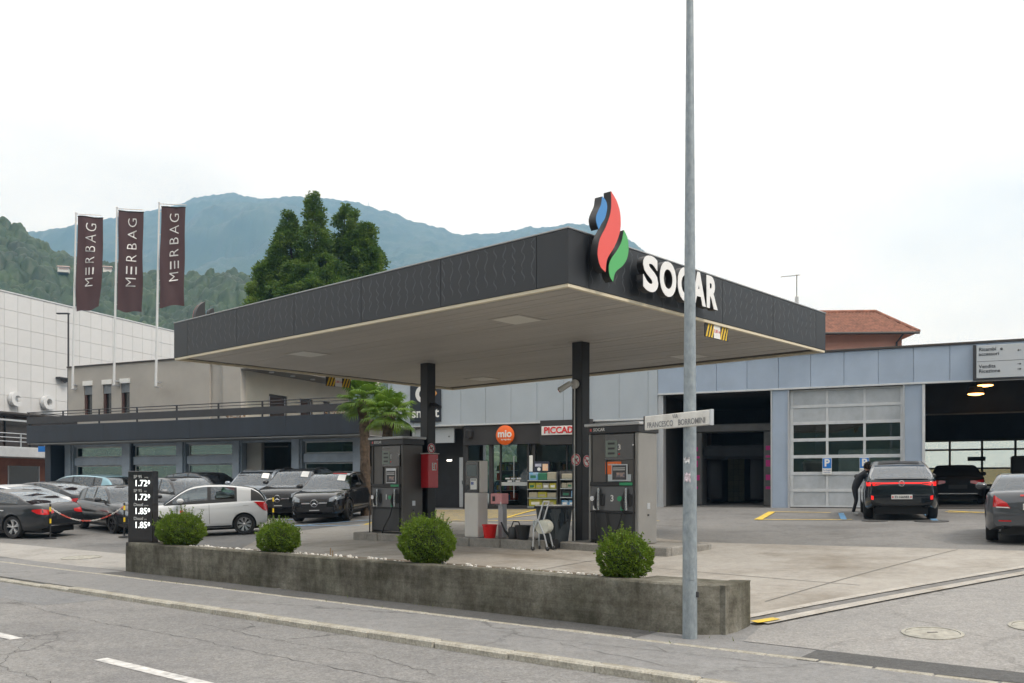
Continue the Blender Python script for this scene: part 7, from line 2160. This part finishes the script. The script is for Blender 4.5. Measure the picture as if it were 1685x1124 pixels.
# ------------------------------------------------------------ big tree behind the canopy, several leaders
LEAFT = leaf_mat('tree_leaf', (.034, .078, .013), (.082, .155, .025), (.190, .275, .050), .9, .42)
BARK = mat('tree_bark', (.10, .075, .055), .95, var=.3, scale=4, bump=.6, bscale=18)
def cone_tree():
    d = 58.0; s_ = d / 1506.0
    base = Vector(((535 - 842.5) * s_, d, -1.2))
    t = thing('tall_tree', 'tall dense green tree with several pointed tops behind the canopy', 'tree', base)
    rng = np.random.default_rng(5)
    MB().tube([(0, 0, -.2), (.1, 0, 3), (0, .1, 7), (-.1, 0, 11)], [.5, .42, .3, .16], 10).build('trunk', BARK, t, True)
    # leaders: (px x of tip, px y of tip, bottom y, half width px, depth offset)
    lead = [(473, 347, 540, 41, .3), (521, 326, 540, 40, -.6), (564, 333, 540, 38, .8), (584, 350, 540, 36, .1), (603, 368, 540, 44, -.2), (440, 440, 560, 36, -.9), (545, 432, 560, 70, -1.6), (495, 440, 570, 62, -1.3), (616, 415, 560, 42, -.8), (636, 455, 560, 24, .2), (455, 410, 560, 34, -.3)]
    P = []; Nn = []; br = MB()
    for (tx, ty, by, hw_, dy) in lead:
        top = Vector(((tx - 842.5) * s_, d + dy, (800 - ty) * s_)) - base; h = (by - ty) * s_; w = hw_ * s_
        br.tube([(top.x * .4, dy * .5, max(2, top.z - h)), (top.x * .9, dy, top.z - h * .5), (top.x, dy, top.z - .3)], [.16, .10, .02], 6)
        ncl = int(60 + 19 * h * w)
        for k in range(ncl):
            f = rng.random() ** .75; rr = w * (f ** .62) * (1 + .18 * math.sin(f * 23 + tx)); a = rng.uniform(0, 2 * math.pi); q = rng.uniform(.55, 1.0)
            c = np.array([top.x + rr * q * math.cos(a), dy + rr * q * math.sin(a), top.z - h * f + .1])
            cr = (.28 + .38 * f) * rng.uniform(.7, 1.2); m = int(190 * (cr / .5) ** 1.3)
            u = rng.normal(0, 1, (m, 3)); u /= np.linalg.norm(u, axis=1)[:, None]
            pts = c + u * (cr * rng.uniform(.35, 1.0, m)[:, None]) * np.array([1.1, 1.1, .75])
            P.append(pts); out = np.array([math.cos(a), math.sin(a), .35]); Nn.append(u * .5 + out)
    P = np.concatenate(P); Nn = np.concatenate(Nn)
    V, F = leaf_cloud(P, Nn, .085, rng, 1.7, .15)
    mobj('crown', np_mesh('crown', V, F), LEAFT, t)
    br.build('limb', BARK, t, True)
cone_tree()

# ------------------------------------------------------------ palms
PALML = leaf_mat('palm_leaf', (.065, .130, .014), (.115, .210, .022), (.190, .290, .045), 1.5, .45)
PTRUNK = mat('palm_fibre', (.085, .060, .042), .95, var=.5, scale=9, bump=1.0, bscale=28)
def palm(px, d, py_crown, rad, lab, seed, ptr):
    s_ = d / 1506.0; rng = random.Random(seed)
    x = (ptr - 842.5) * s_; z0 = gz(x, d); zc = (800 - py_crown) * s_
    t = thing('fan_palm', lab, 'palm tree', (x, d, z0), 0, 'fan palms beside the showroom')
    H = zc - z0; dx = (px - ptr) * s_
    pts = [(dx * (k / 12) ** 1.6, 0, H * k / 12 - .05) for k in range(13)]
    MB().tube(pts, [.19 - .03 * (k / 12) + .018 * (k % 2) + (.07 if k > 10 else 0) for k in range(13)], 12).build('trunk', PTRUNK, t, True)
    sk = MB()
    for k in range(70):
        f = rng.uniform(.35, .98); a = rng.uniform(0, 6.28); p = Vector((dx * f ** 1.6 + .18 * math.cos(a), .18 * math.sin(a), H * f)); q = p + Vector((math.cos(a) * .07, math.sin(a) * .07, -.16)); w = Vector((-math.sin(a), math.cos(a), 0)) * .03
        sk.add([p - w, p + w, q], [(0, 1, 2)])
    sk.build('trunk_fibres', PTRUNK, t)
    top = Vector((dx, 0, H))
    fr = MB(); st = MB()
    nf = 36
    for k in range(nf):
        a = k * 2.39996; e = R(80) - R(125) * (k / nf) ** .85 + rng.uniform(-.12, .12)
        L0 = rad * rng.uniform(.50, .66)
        d_ = Vector((math.cos(a) * math.cos(e), math.sin(a) * math.cos(e), math.sin(e)))
        hub = top + d_ * L0 + Vector((0, 0, -.10 * L0))
        st.tube([top, top + d_ * L0 * .5 + Vector((0, 0, .03)), hub], [.016, .012, .008], 4, caps=False)
        side = d_.cross(Vector((0, 0, 1)));
        if side.length < .1: side = Vector((1, 0, 0))
        side.normalize(); nrm = side.cross(d_).normalized()
        nb = 26; Lr = rad * rng.uniform(.42, .55)
        for j in range(nb):
            q = R(-128 + 256 * j / (nb - 1)) + rng.uniform(-.03, .03)
            dirv = (d_ * math.cos(q) + side * math.sin(q)).normalized(); ll = Lr * (1 - .25 * abs(q) / 2.2) * rng.uniform(.9, 1.05)
            wv = (side * math.cos(q) - d_ * math.sin(q)).normalized() * .027
            m = hub + dirv * ll * .62 + nrm * .03; tip = hub + dirv * ll + Vector((0, 0, -.16 * ll - .05 * rng.random())) - nrm * .02
            fr.add([hub, m - wv, tip, m + wv], [(0, 1, 2, 3)])
    fr.build('fronds', PALML, t); st.build('frond_stems', PALML, t)
palm(598, 33.6, 655, 1.08, 'taller fan palm beside the showroom, left of the pair', 2, 602)
palm(640, 31.2, 677, 1.0, 'shorter fan palm in front of the pale fascia, right of the pair', 6, 632)

# ------------------------------------------------------------ barrier posts with chains
def barrier(x, y, lab):
    t = thing('barrier_post', lab, 'barrier post', (x, y, gz(x, y) + .012), 0, 'black and yellow barrier posts')
    MB().lathe([(.17, 0), (.17, .015), (.05, .045)], 20).build('foot', BLACKM, t, True)
    MB().tube([(0, 0, .02), (0, 0, .98)], .024, 10).build('post', BLACKM, t)
    for z in (.45, .80): MB().tube([(0, 0, z), (0, 0, z + .13)], .027, 10).build('yellow_band', mat('band_yellow', (.75, .52, .02), .5), t)
    MB().lathe([(.03, .98), (.03, 1.0), (.005, 1.03)], 10).build('post_cap', BLACKM, t)
    return Vector((x, y, gz(x, y) + .93))
b1 = barrier(-13.62, 27.0, 'barrier post in front of the nearest dark sedan at left')
b2 = barrier(-11.50, 27.15, 'barrier post half hidden behind the price totem')
b3 = barrier(-7.75, 29.7, 'barrier post between white hatchback and larger black sport utility car')
CHW = mat('chain_white', (.62, .6, .57), .5); CHR = mat('chain_red', (.60, .08, .05), .5)
def chain(p, q, sag, lab):
    n = 44
    t = thing('barrier_chain', lab, 'chain', p, 0, 'red and white plastic chains')
    def P(f): return (q - p) * f + Vector((0, 0, -sag * 4 * f * (1 - f)))
    for k in range(n):
        a, b_ = P(k / n), P((k + 1) / n); c = (a + b_) / 2; dv = (b_ - a).normalized(); up_ = Vector((0, 0, 1)) if k % 2 else dv.cross(Vector((0, 0, 1))).normalized(); up_ = (up_ - dv * up_.dot(dv)).normalized()
        ln = (b_ - a).length * .68
        MB().tube([c + dv * ln * math.cos(g) + up_ * .018 * math.sin(g) for g in [2 * math.pi * i / 8 for i in range(8)]], .0065, 4, closed=True).build('link', CHR if (k // 6) % 2 else CHW, t)
chain(b1, b2, .42, 'red and white chain sagging between the two left barrier posts')
chain(b3, Vector((-10.6, 29.9, gz(-10.6, 29.9) + .55)), .12, 'red and white chain running behind the white hatchback')

# ------------------------------------------------------------ person leaning at the black crossover
def person(x, y, heading, lab):
    t = thing('person', lab, 'person', (x, y, gz(x, y) + .012), heading)
    t.scale = (.92, .92, .92)
    J = {'pelvis': (0, 0, .90), 'spine': (.08, 0, 1.10), 'chest': (.22, 0, 1.28), 'neck': (.33, 0, 1.41), 'head': (.40, 0, 1.50), 'crown': (.44, 0, 1.62),
         'shl': (.24, .17, 1.34), 'ell': (.42, .22, 1.14), 'hal': (.62, .17, 1.10), 'shr': (.24, -.17, 1.34), 'elr': (.44, -.20, 1.14), 'har': (.64, -.12, 1.12),
         'hil': (0, .09, .86), 'knl': (.06, .11, .48), 'anl': (-.02, .11, .09), 'tol': (.16, .12, .04), 'hir': (-.02, -.09, .86), 'knr': (.02, -.11, .48), 'anr': (-.10, -.11, .09), 'tor': (.08, -.12, .04)}
    Rr = {'pelvis': .15, 'spine': .135, 'chest': .15, 'neck': .06, 'head': .085, 'crown': .075, 'shl': .07, 'ell': .046, 'hal': .035, 'shr': .07, 'elr': .046, 'har': .035, 'hil': .095, 'knl': .062, 'anl': .042, 'tol': .035, 'hir': .095, 'knr': .062, 'anr': .042, 'tor': .035}
    E_ = [('pelvis', 'spine'), ('spine', 'chest'), ('chest', 'neck'), ('neck', 'head'), ('head', 'crown'), ('chest', 'shl'), ('shl', 'ell'), ('ell', 'hal'), ('chest', 'shr'), ('shr', 'elr'), ('elr', 'har'), ('pelvis', 'hil'), ('hil', 'knl'), ('knl', 'anl'), ('anl', 'tol'), ('pelvis', 'hir'), ('hir', 'knr'), ('knr', 'anr'), ('anr', 'tor')]
    names = list(J); me = bpy.data.meshes.new('body'); me.from_pydata([J[n] for n in names], [(names.index(a), names.index(b_)) for a, b_ in E_], [])
    o = bpy.data.objects.new('body', me); COL.objects.link(o)
    sk = o.modifiers.new('skin', 'SKIN'); 
    for i, n in enumerate(names): me.skin_vertices[0].data[i].radius = (Rr[n], Rr[n]); me.skin_vertices[0].data[i].use_root = (i == 0)
    sb = o.modifiers.new('sub', 'SUBSURF'); sb.levels = 2; sb.render_levels = 2
    bpy.context.view_layer.update()
    dg = bpy.context.evaluated_depsgraph_get(); full = bpy.data.meshes.new_from_object(o.evaluated_get(dg)); bpy.data.objects.remove(o)
    skin = mat('skin', (.42, .24, .17), .55); dark = mat('dark_clothes', (.018, .019, .024), .85, var=.2, scale=8); shoe = mat('white_shoe', (.65, .65, .65), .6)
    for m_ in (skin, dark, shoe): full.materials.append(m_)
    for p in full.polygons:
        c = p.center
        if c.z < .11: p.material_index = 2
        elif c.z > 1.43 and c.x > .3: p.material_index = 0
        elif c.x > .47 and c.z < 1.25: p.material_index = 0
        else: p.material_index = 1
        p.use_smooth = True
    full.name = 'body'
    b_ = mobj('body', full, None, t)
    hair = mat('dark_hair', (.020, .014, .010), .7)
    rng = np.random.default_rng(2); u = rng.normal(0, 1, (900, 3)); u /= np.linalg.norm(u, axis=1)[:, None]
    keep = (u[:, 2] > -.3) & (u[:, 0] < .35); u = u[keep]; P = np.array([.42, 0, 1.56]) + u * np.array([.105, .095, .125])
    V, F = leaf_cloud(P, u + np.array([-.3, 0, -.6]), .03, rng, 2.0)
    mobj('hair', np_mesh('hair', V, F), hair, b_)
    for s_ in (-1, 1):
        MB().lathe([(.002, -.012), (.012, 0), (.002, .012)], 8, (.50, s_ * .032, 1.56), 'x').build('eye', INK, b_, True)
        hx, hy, hz_ = .63, s_ * .15, 1.11
        hb = MB()
        for k in range(4): hb.tube([(hx, hy + (k - 1.5) * .018, hz_), (hx + .05, hy + (k - 1.5) * .02, hz_ - .005), (hx + .085 - abs(k - 1.4) * .008, hy + (k - 1.5) * .021, hz_ - .03)], [.011, .0095, .008], 6)
        hb.tube([(hx - .02, hy - s_ * .03, hz_), (hx + .02, hy - s_ * .055, hz_ - .005), (hx + .045, hy - s_ * .05, hz_ - .02)], [.012, .010, .008], 6)
        hb.build('fingers', skin, b_, True)
    MB().lathe([(.003, 0), (.014, .02), (.004, .05)], 8, (.515, 0, 1.525)).build('nose', skin, b_, True)
person(10.12, 27.0, R(-8), 'person in dark clothes and white shoes leaning beside the black crossover')
